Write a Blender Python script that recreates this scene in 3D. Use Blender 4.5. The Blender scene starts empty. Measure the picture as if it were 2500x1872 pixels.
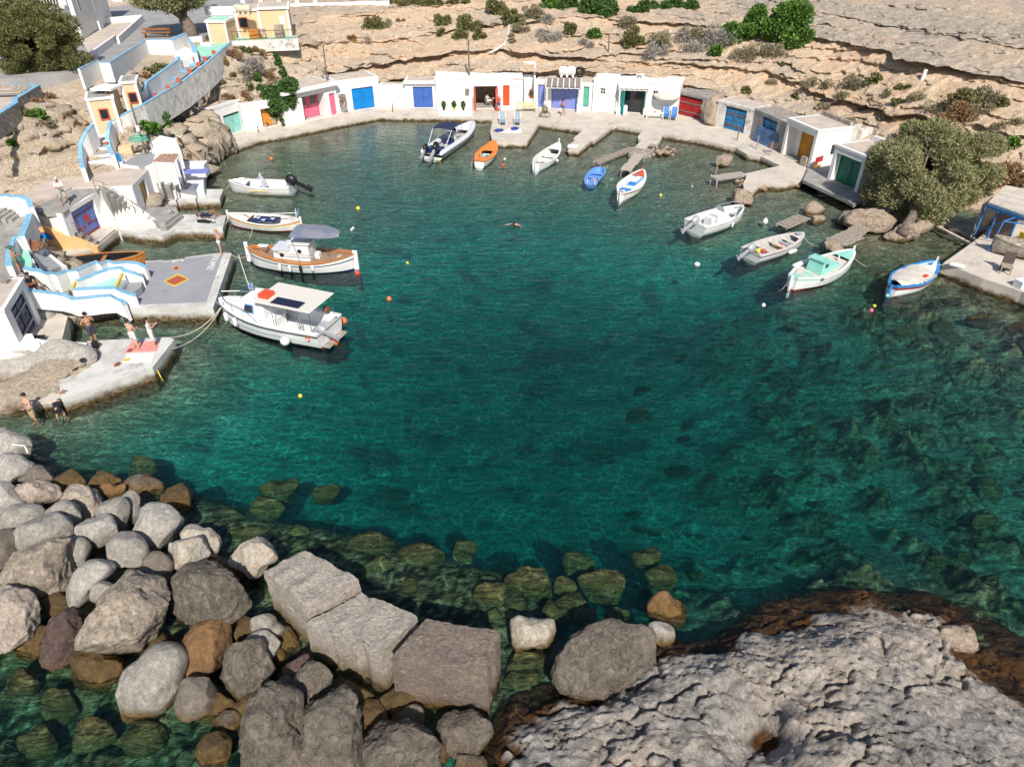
import bpy,math,random
import numpy as np
from mathutils import Vector,Matrix,Euler
# camera, sky, sun, exposure
scene = bpy.context.scene
COL = scene.collection
FOC,PITCH,CAMZ = 1732.0,math.radians(35.2),20.0
cam_data = bpy.data.cameras.new('camera')
cam_data.sensor_width = 36.0
cam_data.lens = FOC/2500.0*36.0
cam_data.clip_start = 0.5
cam_data.clip_end = 2000.0
cam = bpy.data.objects.new('camera',cam_data)
cam.location = (0,0,CAMZ)
cam.rotation_euler = (math.pi/2 - PITCH,0,0)
COL.objects.link(cam)
scene.camera = cam
SUN_EL,SUN_AZ = math.radians(44),math.radians(11)          # towards the sun: behind the camera,a little to the right
sun_dir = Vector((math.sin(SUN_AZ)*math.cos(SUN_EL),-math.cos(SUN_AZ)*math.cos(SUN_EL),math.sin(SUN_EL)))
world = bpy.data.worlds.new('World')
scene.world = world
world.use_nodes = True
wn = world.node_tree
wn.nodes.clear()
sky = wn.nodes.new('ShaderNodeTexSky')
sky.sky_type = 'NISHITA'
sky.sun_disc = False
sky.sun_elevation = SUN_EL
sky.sun_rotation = math.pi - SUN_AZ
bg = wn.nodes.new('ShaderNodeBackground')
bg.inputs['Strength'].default_value = 0.10
wo = wn.nodes.new('ShaderNodeOutputWorld')
wn.links.new(sky.outputs[0],bg.inputs[0])
wn.links.new(bg.outputs[0],wo.inputs[0])
sun = bpy.data.lights.new('sun','SUN')
sun.energy = 4.6
sun.angle = math.radians(0.5)
sun.color = (1.0,0.94,0.85)
sun_ob = bpy.data.objects.new('sun',sun)
sun_ob.rotation_euler = sun_dir.to_track_quat('Z','Y').to_euler()
sun_ob.location = (0,0,60)
COL.objects.link(sun_ob)
scene.view_settings.view_transform = 'Standard'
scene.view_settings.look = 'None'
scene.view_settings.exposure = 0.18
scene.view_settings.gamma = 1.0
scene.view_settings.use_curve_mapping = False
scene.render.engine = 'CYCLES'
cy = scene.cycles
cy.use_denoising = True
cy.use_adaptive_sampling = True
cy.adaptive_threshold = 0.02
cy.max_bounces = 8
cy.diffuse_bounces = 3
cy.glossy_bounces = 3
cy.transmission_bounces = 4
cy.transparent_max_bounces = 12
cy.caustics_reflective = False
cy.caustics_refractive = False
# placing helpers: photo point -> world point
_s,_c = math.sin(PITCH),math.cos(PITCH)
def ray(px,py):
 u = 936.0 - py
 return (px - 1250.0,FOC*_c + u*_s,-FOC*_s + u*_c)
def G(px,py,z=0.0):
 d = ray(px,py); t = (z - CAMZ)/d[2]
 return Vector((d[0]*t,d[1]*t,z))
def A(px,py,Y):
 d = ray(px,py); t = Y/d[1]
 return Vector((d[0]*t,Y,CAMZ + d[2]*t))
def HT(base,py):
 """height above ground of a point straight over base that the photo shows at row py"""
 u = 936.0 - py
 k = (-FOC*_s + u*_c)/(FOC*_c + u*_s)
 return CAMZ + k*base[1] - base[2]
R = random.Random(7)
# numpy noise
_rng = np.random.RandomState(5)
_perm = _rng.permutation(256); _perm = np.concatenate([_perm,_perm,_perm])
_grad = _rng.normal(size=(256,3)); _grad /= np.linalg.norm(_grad,axis=1)[:,None]
def perlin(P):
 P = np.asarray(P,float)
 i = np.floor(P).astype(int); f = P - i; i &= 255
 w = f*f*f*(f*(f*6 - 15) + 10)
 out = 0.0
 for dx in (0,1):
  wx = w[:,0] if dx else 1 - w[:,0]
  for dy in (0,1):
   wy = w[:,1] if dy else 1 - w[:,1]
   for dz in (0,1):
    wz = w[:,2] if dz else 1 - w[:,2]
    h = _perm[_perm[_perm[(i[:,0] + dx) & 255] + ((i[:,1] + dy) & 255)] + ((i[:,2] + dz) & 255)]
    g = _grad[h]
    out = out + wx*wy*wz*((f[:,0] - dx)*g[:,0] + (f[:,1] - dy)*g[:,1] + (f[:,2] - dz)*g[:,2])
 return out*1.5
def fbm(P,octaves=4,gain=0.5,lac=2.03):
 P = np.asarray(P,float); a = 1.0; o = 0.0
 for k in range(octaves):
  o = o + a*perlin(P + k*17.3); P = P*lac; a *= gain
 return o
def ridged(P,octaves=4,gain=0.5,lac=2.1):
 P = np.asarray(P,float); a = 1.0; o = 0.0
 for k in range(octaves):
  o = o + a*(1 - 2*np.abs(perlin(P + k*9.1))); P = P*lac; a *= gain
 return o
def sstep(a,b,x):
 t = np.clip((x - a)/(b - a),0,1)
 return t*t*(3 - 2*t)
# materials
MATS = {}
def nodes_of(name):
 m = bpy.data.materials.new(name); m.use_nodes = True
 nt = m.node_tree
 return m,nt,nt.nodes['Principled BSDF']
def nd(nt,kind,**kw):
 n = nt.nodes.new(kind)
 for k,v in kw.items():
  if k in n.inputs: n.inputs[k].default_value = v
  else: setattr(n,k,v)
 return n
def mix_rgb(nt,fac,c1,c2):
 n = nt.nodes.new('ShaderNodeMix'); n.data_type = 'RGBA'
 for sock,v in ((n.inputs[0],fac),(n.inputs[6],c1),(n.inputs[7],c2)):
  if hasattr(v,'links'): nt.links.new(v,sock)
  else: sock.default_value = v if not isinstance(v,tuple) or len(v)==4 else (*v,1)
 return n.outputs[2]
def ramp(nt,src,a,b):
 n = nt.nodes.new('ShaderNodeMapRange'); n.inputs[1].default_value = a; n.inputs[2].default_value = b
 nt.links.new(src,n.inputs[0])
 return n.outputs[0]
def coord(nt,world_space=False):
 if world_space:
  return nt.nodes.new('ShaderNodeNewGeometry').outputs['Position']
 return nt.nodes.new('ShaderNodeTexCoord').outputs['Object']
def noise(nt,co,scale,detail=4,rough=0.55,dist=0.0):
 n = nd(nt,'ShaderNodeTexNoise',Scale=scale,Detail=detail,Roughness=rough,Distortion=dist)
 nt.links.new(co,n.inputs['Vector'])
 return n.outputs['Fac']
def M(name,col,col2=None,rough=0.6,scale=3.0,lo=0.4,hi=0.62,bump=0.0,bscale=30.0,metal=0.0,
  spec=0.4,col3=None,scale3=0.6,lo3=0.5,hi3=0.62,ws=False,wet=None,wet_lo=0.02,wet_hi=0.4,coat=0.0,alpha=None,trans=0.0):
 if name in MATS: return MATS[name]
 m,nt,b = nodes_of(name)
 co = coord(nt,ws)
 base = (*col,1)
 if col2 is not None:
  base = mix_rgb(nt,ramp(nt,noise(nt,co,scale),lo,hi),(*col,1),(*col2,1))
 if col3 is not None:
  base = mix_rgb(nt,ramp(nt,noise(nt,co,scale3,6,0.65,0.6),lo3,hi3),base,(*col3,1))
 if wet is not None:
  sep = nt.nodes.new('ShaderNodeSeparateXYZ'); nt.links.new(coord(nt,True),sep.inputs[0])
  wob = nd(nt,'ShaderNodeMath',operation='MULTIPLY_ADD'); wob.inputs[1].default_value = -0.5
  nt.links.new(noise(nt,coord(nt,True),2.2,5),wob.inputs[0]); nt.links.new(sep.outputs[2],wob.inputs[2])
  add = nd(nt,'ShaderNodeMath',operation='ADD'); add.inputs[1].default_value = 0.25
  nt.links.new(wob.outputs[0],add.inputs[0])
  wc = mix_rgb(nt,ramp(nt,noise(nt,coord(nt,True),5.0,4),0.4,0.6),(*wet,1),tuple(c*0.35 for c in wet) + (1,))
  base = mix_rgb(nt,ramp(nt,add.outputs[0],wet_hi,wet_lo),base,wc)
 if hasattr(base,'links'): nt.links.new(base,b.inputs['Base Color'])
 else: b.inputs['Base Color'].default_value = base
 b.inputs['Roughness'].default_value = rough
 b.inputs['Metallic'].default_value = metal
 b.inputs['Specular IOR Level'].default_value = spec
 b.inputs['Coat Weight'].default_value = coat
 b.inputs['Transmission Weight'].default_value = trans
 if bump:
  bp = nd(nt,'ShaderNodeBump',Strength=min(1.0,bump),Distance=0.6/bscale*max(1,bump))
  nt.links.new(noise(nt,co,bscale,5,0.65),bp.inputs['Height'])
  nt.links.new(bp.outputs[0],b.inputs['Normal'])
 MATS[name] = m
 return m
def leafmat(name,cols,rough=0.6,trans=0.0):
 if name in MATS: return MATS[name]
 m,nt,b = nodes_of(name)
 g = nt.nodes.new('ShaderNodeNewGeometry')
 cr = nt.nodes.new('ShaderNodeValToRGB')
 el = cr.color_ramp.elements
 while len(el) < len(cols): el.new(0.5)
 for i,c in enumerate(cols):
  el[i].position = i/(len(cols) - 1); el[i].color = (*c,1)
 nt.links.new(g.outputs['Random Per Island'],cr.inputs[0])
 nt.links.new(cr.outputs[0],b.inputs['Base Color'])
 b.inputs['Roughness'].default_value = rough
 b.inputs['Specular IOR Level'].default_value = 0.25
 MATS[name] = m
 return m
# objects
def tag(o,label=None,cat=None,group=None,kind=None):
 if label: o['label'] = label
 if cat: o['category'] = cat
 if group: o['group'] = group
 if kind: o['kind'] = kind
 return o
WM = {}
def wmat(o):
 return WM.get(o.name,Matrix.Identity(4))
def thing(name,label,cat,loc=(0,0,0),rz=0.0,group=None,rot=None,scale=1.0):
 o = bpy.data.objects.new(name,None)
 o.empty_display_size = 0.3
 COL.objects.link(o)
 e = Euler(rot if rot else (0,0,rz))
 o.location = loc; o.rotation_euler = e; o.scale = (scale,)*3
 WM[o.name] = Matrix.LocRotScale(Vector(loc),e,Vector((scale,)*3))
 return tag(o,label,cat,group)
class MB:
 def __init__(s): s.v = []; s.f = []
 def add(s,vs,fs):
  n = len(s.v); s.v += [tuple(v) for v in vs]; s.f += [tuple(i + n for i in f) for f in fs]; return s
 def box(s,x0,x1,y0,y1,z0,z1):
  return s.add([(x0,y0,z0),(x1,y0,z0),(x1,y1,z0),(x0,y1,z0),(x0,y0,z1),(x1,y0,z1),(x1,y1,z1),(x0,y1,z1)],
      [(0,3,2,1),(4,5,6,7),(0,1,5,4),(1,2,6,5),(2,3,7,6),(3,0,4,7)])
 def obox(s,c,sz,mat=None,rz=0.0):
  hx,hy,hz = sz[0]/2,sz[1]/2,sz[2]/2
  m = Matrix.Translation(Vector(c)) @ (mat if mat is not None else Matrix.Rotation(rz,4,'Z'))
  vs = [m @ Vector(v) for v in ((-hx,-hy,-hz),(hx,-hy,-hz),(hx,hy,-hz),(-hx,hy,-hz),(-hx,-hy,hz),(hx,-hy,hz),(hx,hy,hz),(-hx,hy,hz))]
  return s.add(vs,[(0,3,2,1),(4,5,6,7),(0,1,5,4),(1,2,6,5),(2,3,7,6),(3,0,4,7)])
 def beam(s,a,b,w,h,up=(0,0,1)):
  a = Vector(a); b = Vector(b); d = b - a; L = d.length
  if L < 1e-6: return s
  x = d/L; y = Vector(up).cross(x)
  if y.length < 1e-4: y = Vector((0,1,0)).cross(x)
  y.normalize(); z = x.cross(y)
  m = Matrix((x,y,z)).transposed().to_4x4()
  return s.obox((a + b)/2,(L,w,h),m)
 def tube(s,pts,r,n=8,cap=True):
  pts = [Vector(p) for p in pts]
  rs = r if isinstance(r,(list,tuple)) else [r]*len(pts)
  base = len(s.v); prev = None
  for i,p in enumerate(pts):
   t = (pts[min(i + 1,len(pts) - 1)] - pts[max(i - 1,0)])
   if t.length < 1e-9: t = Vector((0,0,1))
   t.normalize()
   if prev is None:
    a = t.cross(Vector((0,0,1)))
    if a.length < 1e-3: a = t.cross(Vector((1,0,0)))
   else:
    a = prev - t*prev.dot(t)
    if a.length < 1e-4: a = t.cross(Vector((1,0.3,0)))
   a.normalize(); prev = a; b2 = t.cross(a)
   for k in range(n):
    q = 2*math.pi*k/n
    s.v.append(tuple(p + (a*math.cos(q) + b2*math.sin(q))*rs[i]))
  for i in range(len(pts) - 1):
   for k in range(n):
    k2 = (k + 1) % n
    s.f.append((base + i*n + k,base + i*n + k2,base + (i + 1)*n + k2,base + (i + 1)*n + k))
  if cap:
   s.f.append(tuple(base + k for k in reversed(range(n))))
   s.f.append(tuple(base + (len(pts) - 1)*n + k for k in range(n)))
  return s
 def lathe(s,prof,c=(0,0,0),n=16,axis='Z',m=None):
  base = len(s.v); c = Vector(c)
  for r,h in prof:
   for k in range(n):
    q = 2*math.pi*k/n
    p = Vector((r*math.cos(q),r*math.sin(q),h))
    if axis=='X': p = Vector((p.z,p.x,p.y))
    elif axis=='Y': p = Vector((p.y,p.z,p.x))
    if m is not None: p = m @ p
    s.v.append(tuple(c + p))
  for i in range(len(prof) - 1):
   for k in range(n):
    k2 = (k + 1) % n
    s.f.append((base + i*n + k,base + i*n + k2,base + (i + 1)*n + k2,base + (i + 1)*n + k))
  s.f.append(tuple(base + k for k in reversed(range(n))))
  s.f.append(tuple(base + (len(prof) - 1)*n + k for k in range(n)))
  return s
 def ball(s,c,r,n=10,squash=(1,1,1)):
  prof = [(max(1e-3,math.sin(math.pi*i/n))*r,-math.cos(math.pi*i/n)*r) for i in range(n + 1)]
  m = Matrix.Diagonal(Vector(squash)).to_4x4()
  return s.lathe(prof,c,max(8,n),m=m)
 def prism(s,poly,z0,z1):
  """poly: world xy points (counter-clockwise or not); z0, z1 numbers or lists"""
  n = len(poly)
  ar = sum(poly[i][0]*poly[(i + 1) % n][1] - poly[(i + 1) % n][0]*poly[i][1] for i in range(n))
  if ar < 0: poly = list(reversed(poly)); z1 = list(reversed(z1)) if isinstance(z1,list) else z1
  zt = z1 if isinstance(z1,list) else [z1]*n
  b = len(s.v)
  s.v += [(p[0],p[1],z0) for p in poly] + [(p[0],p[1],zt[i]) for i,p in enumerate(poly)]
  s.f.append(tuple(b + i for i in reversed(range(n)))); s.f.append(tuple(b + n + i for i in range(n)))
  for i in range(n):
   j = (i + 1) % n
   s.f.append((b + i,b + j,b + n + j,b + n + i))
  return s
 def quad(s,a,b,c,d): return s.add([a,b,c,d],[(0,1,2,3)])
 def build(s,name,mat,parent=None,world=False,smooth=False,bevel=0.0,kind=None,label=None,sub=0):
  me = bpy.data.meshes.new(name)
  vs = s.v
  if parent is not None and world:
   inv = wmat(parent).inverted()
   vs = [tuple(inv @ Vector(v)) for v in vs]
  me.from_pydata(vs,[],s.f)
  me.materials.append(mat)
  if smooth:
   me.polygons.foreach_set('use_smooth',[True]*len(me.polygons))
  me.update()
  o = bpy.data.objects.new(name,me)
  COL.objects.link(o)
  if parent is not None:
   o.parent = parent; WM[o.name] = wmat(parent)
  if bevel:
   bv = o.modifiers.new('bevel','BEVEL'); bv.width = bevel; bv.segments = 2; bv.limit_method = 'ANGLE'; bv.angle_limit = 0.6
  if kind: o['kind'] = kind
  if label: o['label'] = label
  return o
def copy_tree(o,loc=None,rz=None,label=None,rot=None,scale=None):
 kids = {}
 for q in bpy.data.objects:
  if q.parent is not None: kids.setdefault(q.parent.name,[]).append(q)
 def rec(src,par):
  c = src.copy(); COL.objects.link(c)
  if par is not None: c.parent = par
  for ch in kids.get(src.name,[]): rec(ch,c)
  return c
 c = rec(o,None)
 if loc is not None: c.location = loc
 if rz is not None: c.rotation_euler = (0,0,rz)
 if rot is not None: c.rotation_euler = rot
 if scale is not None: c.scale = (scale,)*3
 if label: c['label'] = label
 return c
def grid_mesh(name,P,mat,kind='structure',cols=None,smooth=True):
 """P: (rows, cols, 3) array"""
 r,c,_ = P.shape
 me = bpy.data.meshes.new(name)
 idx = np.arange(r*c).reshape(r,c)
 q = np.stack([idx[:-1,:-1],idx[:-1,1:],idx[1:,1:],idx[1:,:-1]],-1).reshape(-1,4)
 me.vertices.add(r*c); me.vertices.foreach_set('co',P.reshape(-1).astype(np.float32))
 me.loops.add(q.size); me.loops.foreach_set('vertex_index',q.reshape(-1).astype(np.int32))
 me.polygons.add(len(q)); me.polygons.foreach_set('loop_start',(np.arange(len(q))*4).astype(np.int32))
 if smooth: me.polygons.foreach_set('use_smooth',np.ones(len(q),bool))
 me.update(calc_edges=True)
 me.materials.append(mat)
 if cols is not None:
  ca = me.color_attributes.new('tone','FLOAT_COLOR','POINT')
  rgba = np.ones((r*c,4),np.float32); rgba[:,:3] = cols.reshape(-1,3)
  ca.data.foreach_set('color',rgba.reshape(-1))
 o = bpy.data.objects.new(name,me); COL.objects.link(o)
 if kind: o['kind'] = kind
 return o
def rbf(pts,vals,Q,smooth=0.02):
 pts = np.array(pts,float); vals = np.array(vals,float)
 d = np.linalg.norm(pts[:,None] - pts[None],axis=2)
 n = len(pts)
 K = np.zeros((n + 3,n + 3)); K[:n,:n] = d + np.eye(n)*smooth; K[:n,n] = 1; K[:n,n + 1:] = pts; K[n,:n] = 1; K[n + 1:,:n] = pts.T
 w = np.linalg.solve(K,np.concatenate([vals,np.zeros(3)]))
 out = np.zeros(len(Q))
 for i in range(0,len(Q),20000):
  q = Q[i:i + 20000]
  out[i:i + 20000] = np.linalg.norm(q[:,None] - pts[None],axis=2) @ w[:n] + w[n] + q @ w[n + 1:]
 return out
def seg_dist(Q,poly):
 best = np.full(len(Q),1e9)
 for a,b in zip(poly[:-1],poly[1:]):
  a = np.array(a,float); b = np.array(b,float); ab = b - a
  t = np.clip(((Q - a) @ ab)/(ab @ ab + 1e-9),0,1)
  best = np.minimum(best,np.linalg.norm(Q - a - t[:,None]*ab,axis=1))
 return best
# rock and ground materials
def tone_mat(name,cols,rough=0.9,bump=0.6,bscale=6.0,spec=0.2,grain=0.35,gscale=9.0,bdist=.22):
 """vertex colour 'tone' (r: weathering, g: wet/algae, b: free) mixes the rock's own colours"""
 m,nt,b = nodes_of(name)
 co = coord(nt,True)
 at = nt.nodes.new('ShaderNodeAttribute'); at.attribute_name = 'tone'
 sep = nt.nodes.new('ShaderNodeSeparateColor'); nt.links.new(at.outputs['Color'],sep.inputs[0])
 fresh = mix_rgb(nt,ramp(nt,noise(nt,co,0.7,6,0.6),0.38,0.62),(*cols[0],1),(*cols[1],1))
 grey = mix_rgb(nt,ramp(nt,noise(nt,co,1.6,7,0.68,0.5),0.36,0.62),(*cols[2],1),(*cols[3],1))
 n3 = nd(nt,'ShaderNodeMath',operation='MULTIPLY_ADD'); n3.inputs[1].default_value = 1.1;
 nt.links.new(noise(nt,co,1.1,6,0.7),n3.inputs[0]); n3.inputs[2].default_value = -0.55
 ad = nd(nt,'ShaderNodeMath',operation='ADD'); ad.use_clamp = True
 nt.links.new(n3.outputs[0],ad.inputs[0]); nt.links.new(sep.outputs[0],ad.inputs[1])
 base = mix_rgb(nt,ad.outputs[0],fresh,grey)
 spk = mix_rgb(nt,ramp(nt,noise(nt,co,gscale,6,0.75),0.35,0.65),(1 - grain,)*3 + (1,),(1 + grain*0.3,)*3 + (1,))
 mu = nt.nodes.new('ShaderNodeMix'); mu.data_type = 'RGBA'; mu.blend_type = 'MULTIPLY'; mu.inputs[0].default_value = 1
 nt.links.new(base,mu.inputs[6]); nt.links.new(spk,mu.inputs[7])
 wetc = mix_rgb(nt,ramp(nt,noise(nt,co,3.0,6,0.7),0.35,0.65),(*cols[4],1),(*cols[5],1))
 fin = mix_rgb(nt,sep.outputs[1],mu.outputs[2],wetc)
 nt.links.new(fin,b.inputs['Base Color'])
 b.inputs['Roughness'].default_value = rough; b.inputs['Specular IOR Level'].default_value = spec
 bp = nd(nt,'ShaderNodeBump',Strength=bump,Distance=bdist)
 vo = nd(nt,'ShaderNodeTexVoronoi',Scale=bscale*0.6,feature='DISTANCE_TO_EDGE')
 nt.links.new(co,vo.inputs['Vector'])
 hh = nd(nt,'ShaderNodeMath',operation='MULTIPLY_ADD'); hh.inputs[1].default_value = 1.6
 nt.links.new(noise(nt,co,bscale,8,0.72,0.4),hh.inputs[0])
 mn = nd(nt,'ShaderNodeMath',operation='MINIMUM'); mn.inputs[1].default_value = 0.08
 nt.links.new(vo.outputs['Distance'],mn.inputs[0]); nt.links.new(mn.outputs[0],hh.inputs[2])
 nt.links.new(hh.outputs[0],bp.inputs['Height']); nt.links.new(bp.outputs[0],b.inputs['Normal'])
 MATS[name] = m
 return m
cliff_mat = tone_mat('layered_cliff_rock',[(0.82,0.65,0.47),(0.80,0.56,0.37),(0.40,0.35,0.295),(0.68,0.57,0.45),(0.2,0.17,0.1),(0.35,0.25,0.15)],bump=0.8,grain=.4,gscale=5)
hill_mat = tone_mat('hillside_rock',[(0.80,0.67,0.52),(0.76,0.60,0.43),(0.44,0.385,0.325),(0.68,0.59,0.49),(0.12,0.09,0.05),(0.3,0.16,0.07)],bump=0.9,grain=.45,gscale=6)
shelf_mat = tone_mat('foreground_shelf_rock',[(0.58,0.51,0.44),(0.48,0.40,0.33),(0.25,0.235,0.22),(0.52,0.485,0.44),(0.13,0.06,0.02),(0.04,0.022,0.01)],bump=0.9,bscale=6.0,grain=0.5,gscale=3.5,bdist=.12)
def smooth_interp(xs,ys,x):
 """monotone-ish smooth interpolation of control values"""
 return np.interp(x,xs,ys)
# the cliff round the far and right shore
CX = [560,640,720,800,950,1100,1250,1400,1565,1742,1850,1966,2070,2170,2292,2414,2560,2800,3200]
LINES = [  # (row in the photo,distance Y) per column: ledge lines from the foot of the cliff to the plateau
 ([330,300,290,282,272,272,268,272,280,292,318,352,400,440,480,530,600,700,900],
  [73.5,77.5,79,80.5,82,82,81.5,81,79.5,77.5,75,71,63,58,53,50,48,45,40]),
 ([260,232,218,205,196,180,172,172,180,222,255,300,345,372,400,430,480,560,700],
  [72.5,76.5,78.5,80.5,81.5,81.5,81,80.5,79,76.5,74,70.5,66.5,62,57.5,54.5,52,48,43]),
 ([200,185,182,178,152,125,122,140,155,160,172,210,250,275,300,320,350,400,520],
  [74,77.5,79.5,82,83.5,84,83.5,82.5,81.5,80.5,78.5,75.5,71.5,67.5,63,60,57,53,47]),
 ([140,128,118,104,100,74,58,40,53,64,72,84,105,124,148,181,215,280,400],
  [76,78.5,81,85.5,86.5,88,88.5,88.5,87,85.5,84,81.5,78,74.5,70.5,67,64,59,52]),
 ([115,108,70,36,24,12,4,-2,4,16,22,22,42,62,82,104,130,190,320],
  [77,79.3,86,91,92.5,93.5,94,94,93,91,89,87.5,84,80.5,76.5,72.5,69,64,56]),
 ([30,30,0,-30,-40,-50,-55,-60,-58,-50,-46,-45,-30,-15,0,15,40,100,240],
  [95,95,100,106,108,109,110,110,108,105,102,99,95,91,87,83,80,74,66]),
]
def build_cliff():
 nc = 860
 px = np.concatenate([np.linspace(560,2600,nc - 60),np.linspace(2604,3200,60)])
 rows = []
 for (ys,Ys) in LINES:
  y = smooth_interp(CX,ys,px); Y = smooth_interp(CX,Ys,px)
  k = np.ones(25)/25
  y = np.convolve(np.pad(y,12,'edge'),k,'valid'); Y = np.convolve(np.pad(Y,12,'edge'),k,'valid')
  u = 936 - y
  d0 = px - 1250; d1 = FOC*_c + u*_s; d2 = -FOC*_s + u*_c
  t = Y/d1
  rows.append(np.stack([d0*t,Y,CAMZ + d2*t],-1))
 foot = rows[0].copy(); foot[:,2] = -1.5
 rows = [foot] + rows
 top = rows[-1].copy(); top[:,1] += 120; top[:,0] *= 1.9; top[:,2] += 14*sstep(600,900,px)
 n_b = [6,44,50,60,60,46]
 amp = [0.0,0.75,1.5,1.6,1.0,0.6]
 tang = np.gradient(rows[3],axis=0); nrm = np.stack([tang[:,1],-tang[:,0]],-1)
 kk = np.ones(41)/41
 nrm = np.stack([np.convolve(np.pad(nrm[:,i],20,'edge'),kk,'valid') for i in (0,1)],-1)
 nrm /= np.linalg.norm(nrm,axis=1)[:,None]
 out = []; tone = []
 for b in range(6):
  L,U = rows[b],rows[b + 1]
  n = n_b[b]
  for i in range(n):
   t = i/n
   base = L*(1 - t) + U*t
   s = np.stack([base[:,0]*0.11,base[:,1]*0.11,np.full(nc,b*7.0)],-1)
   big = fbm(s,3)
   v = np.stack([base[:,0]*0.5,base[:,1]*0.5,base[:,2]*1.1],-1)
   jag = fbm(v,4,0.6)
   tt = np.clip(t + 0.09*fbm(np.stack([base[:,0]*0.35,np.full(nc,b*3.0),base[:,1]*0.3],-1),3),0,1)
   lip = sstep(0.0,0.10,tt)*(1 - 0.85*sstep(0.22,0.96,tt))
   zz = base[:,2]*1.0 + 0.5*big
   fine = ((zz*1.25 + 0.25*jag) % 1.0)
   fine = sstep(0,0.2,fine)*(1 - sstep(0.45,1.0,fine))
   rough_zone = sstep(-0.15,0.25,fbm(s*1.7 + 30,2))
   if b==0: d = np.zeros(nc)
   elif b==1: d = 0.25*(lip - .8) + .15*jag
   else:
    am = amp[b]*(0.85 + 1.1*big)*(1 + (2.4*sstep(1880,2080,px) if b==4 else 0))
    d = am*(lip - 0.35) + 0.5*(fine - 0.3)*(0.25 + rough_zone) + 0.45*jag + .22*ridged(v*1.7 + 5,3)
   P = base.copy()
   P[:,0] += nrm[:,0]*d; P[:,1] += nrm[:,1]*d
   P[:,2] += 0.12*fbm(v*2.3 + 50,3)*(b > 0)
   out.append(P)
   w = 0.12 + 0.5*(lip - 0.5) + 0.3*rough_zone*(b > 1)
   w = w + .45*fbm(np.stack([base[:,0]*.05,base[:,2]*1.3 + .4*big,np.full(nc,3.3)],-1),3)
   pink = (sstep(1700,2000,px)*(1 - sstep(0.0,0.12,np.abs(b - 3 + 0*px)*1.0))*sstep(0.45,0.6,tt))
   if b==3: w = w - 0.9*sstep(1900,2050,px)*(0.4 + 0.6*sstep(0.3,0.6,tt))
   if b>=4: w = w + 0.5*sstep(1500,1900,px)
   tone.append(np.stack([np.clip(w,0,1),np.zeros(nc),np.zeros(nc)],-1))
 out.append(rows[-1]); tone.append(tone[-1])
 for q in (0.1,0.3,1.0):
  out.append(rows[-1]*(1 - q) + top*q); tone.append(tone[-1])
 return grid_mesh('cliff',np.array(out),cliff_mat,cols=np.array(tone))
build_cliff()
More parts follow.
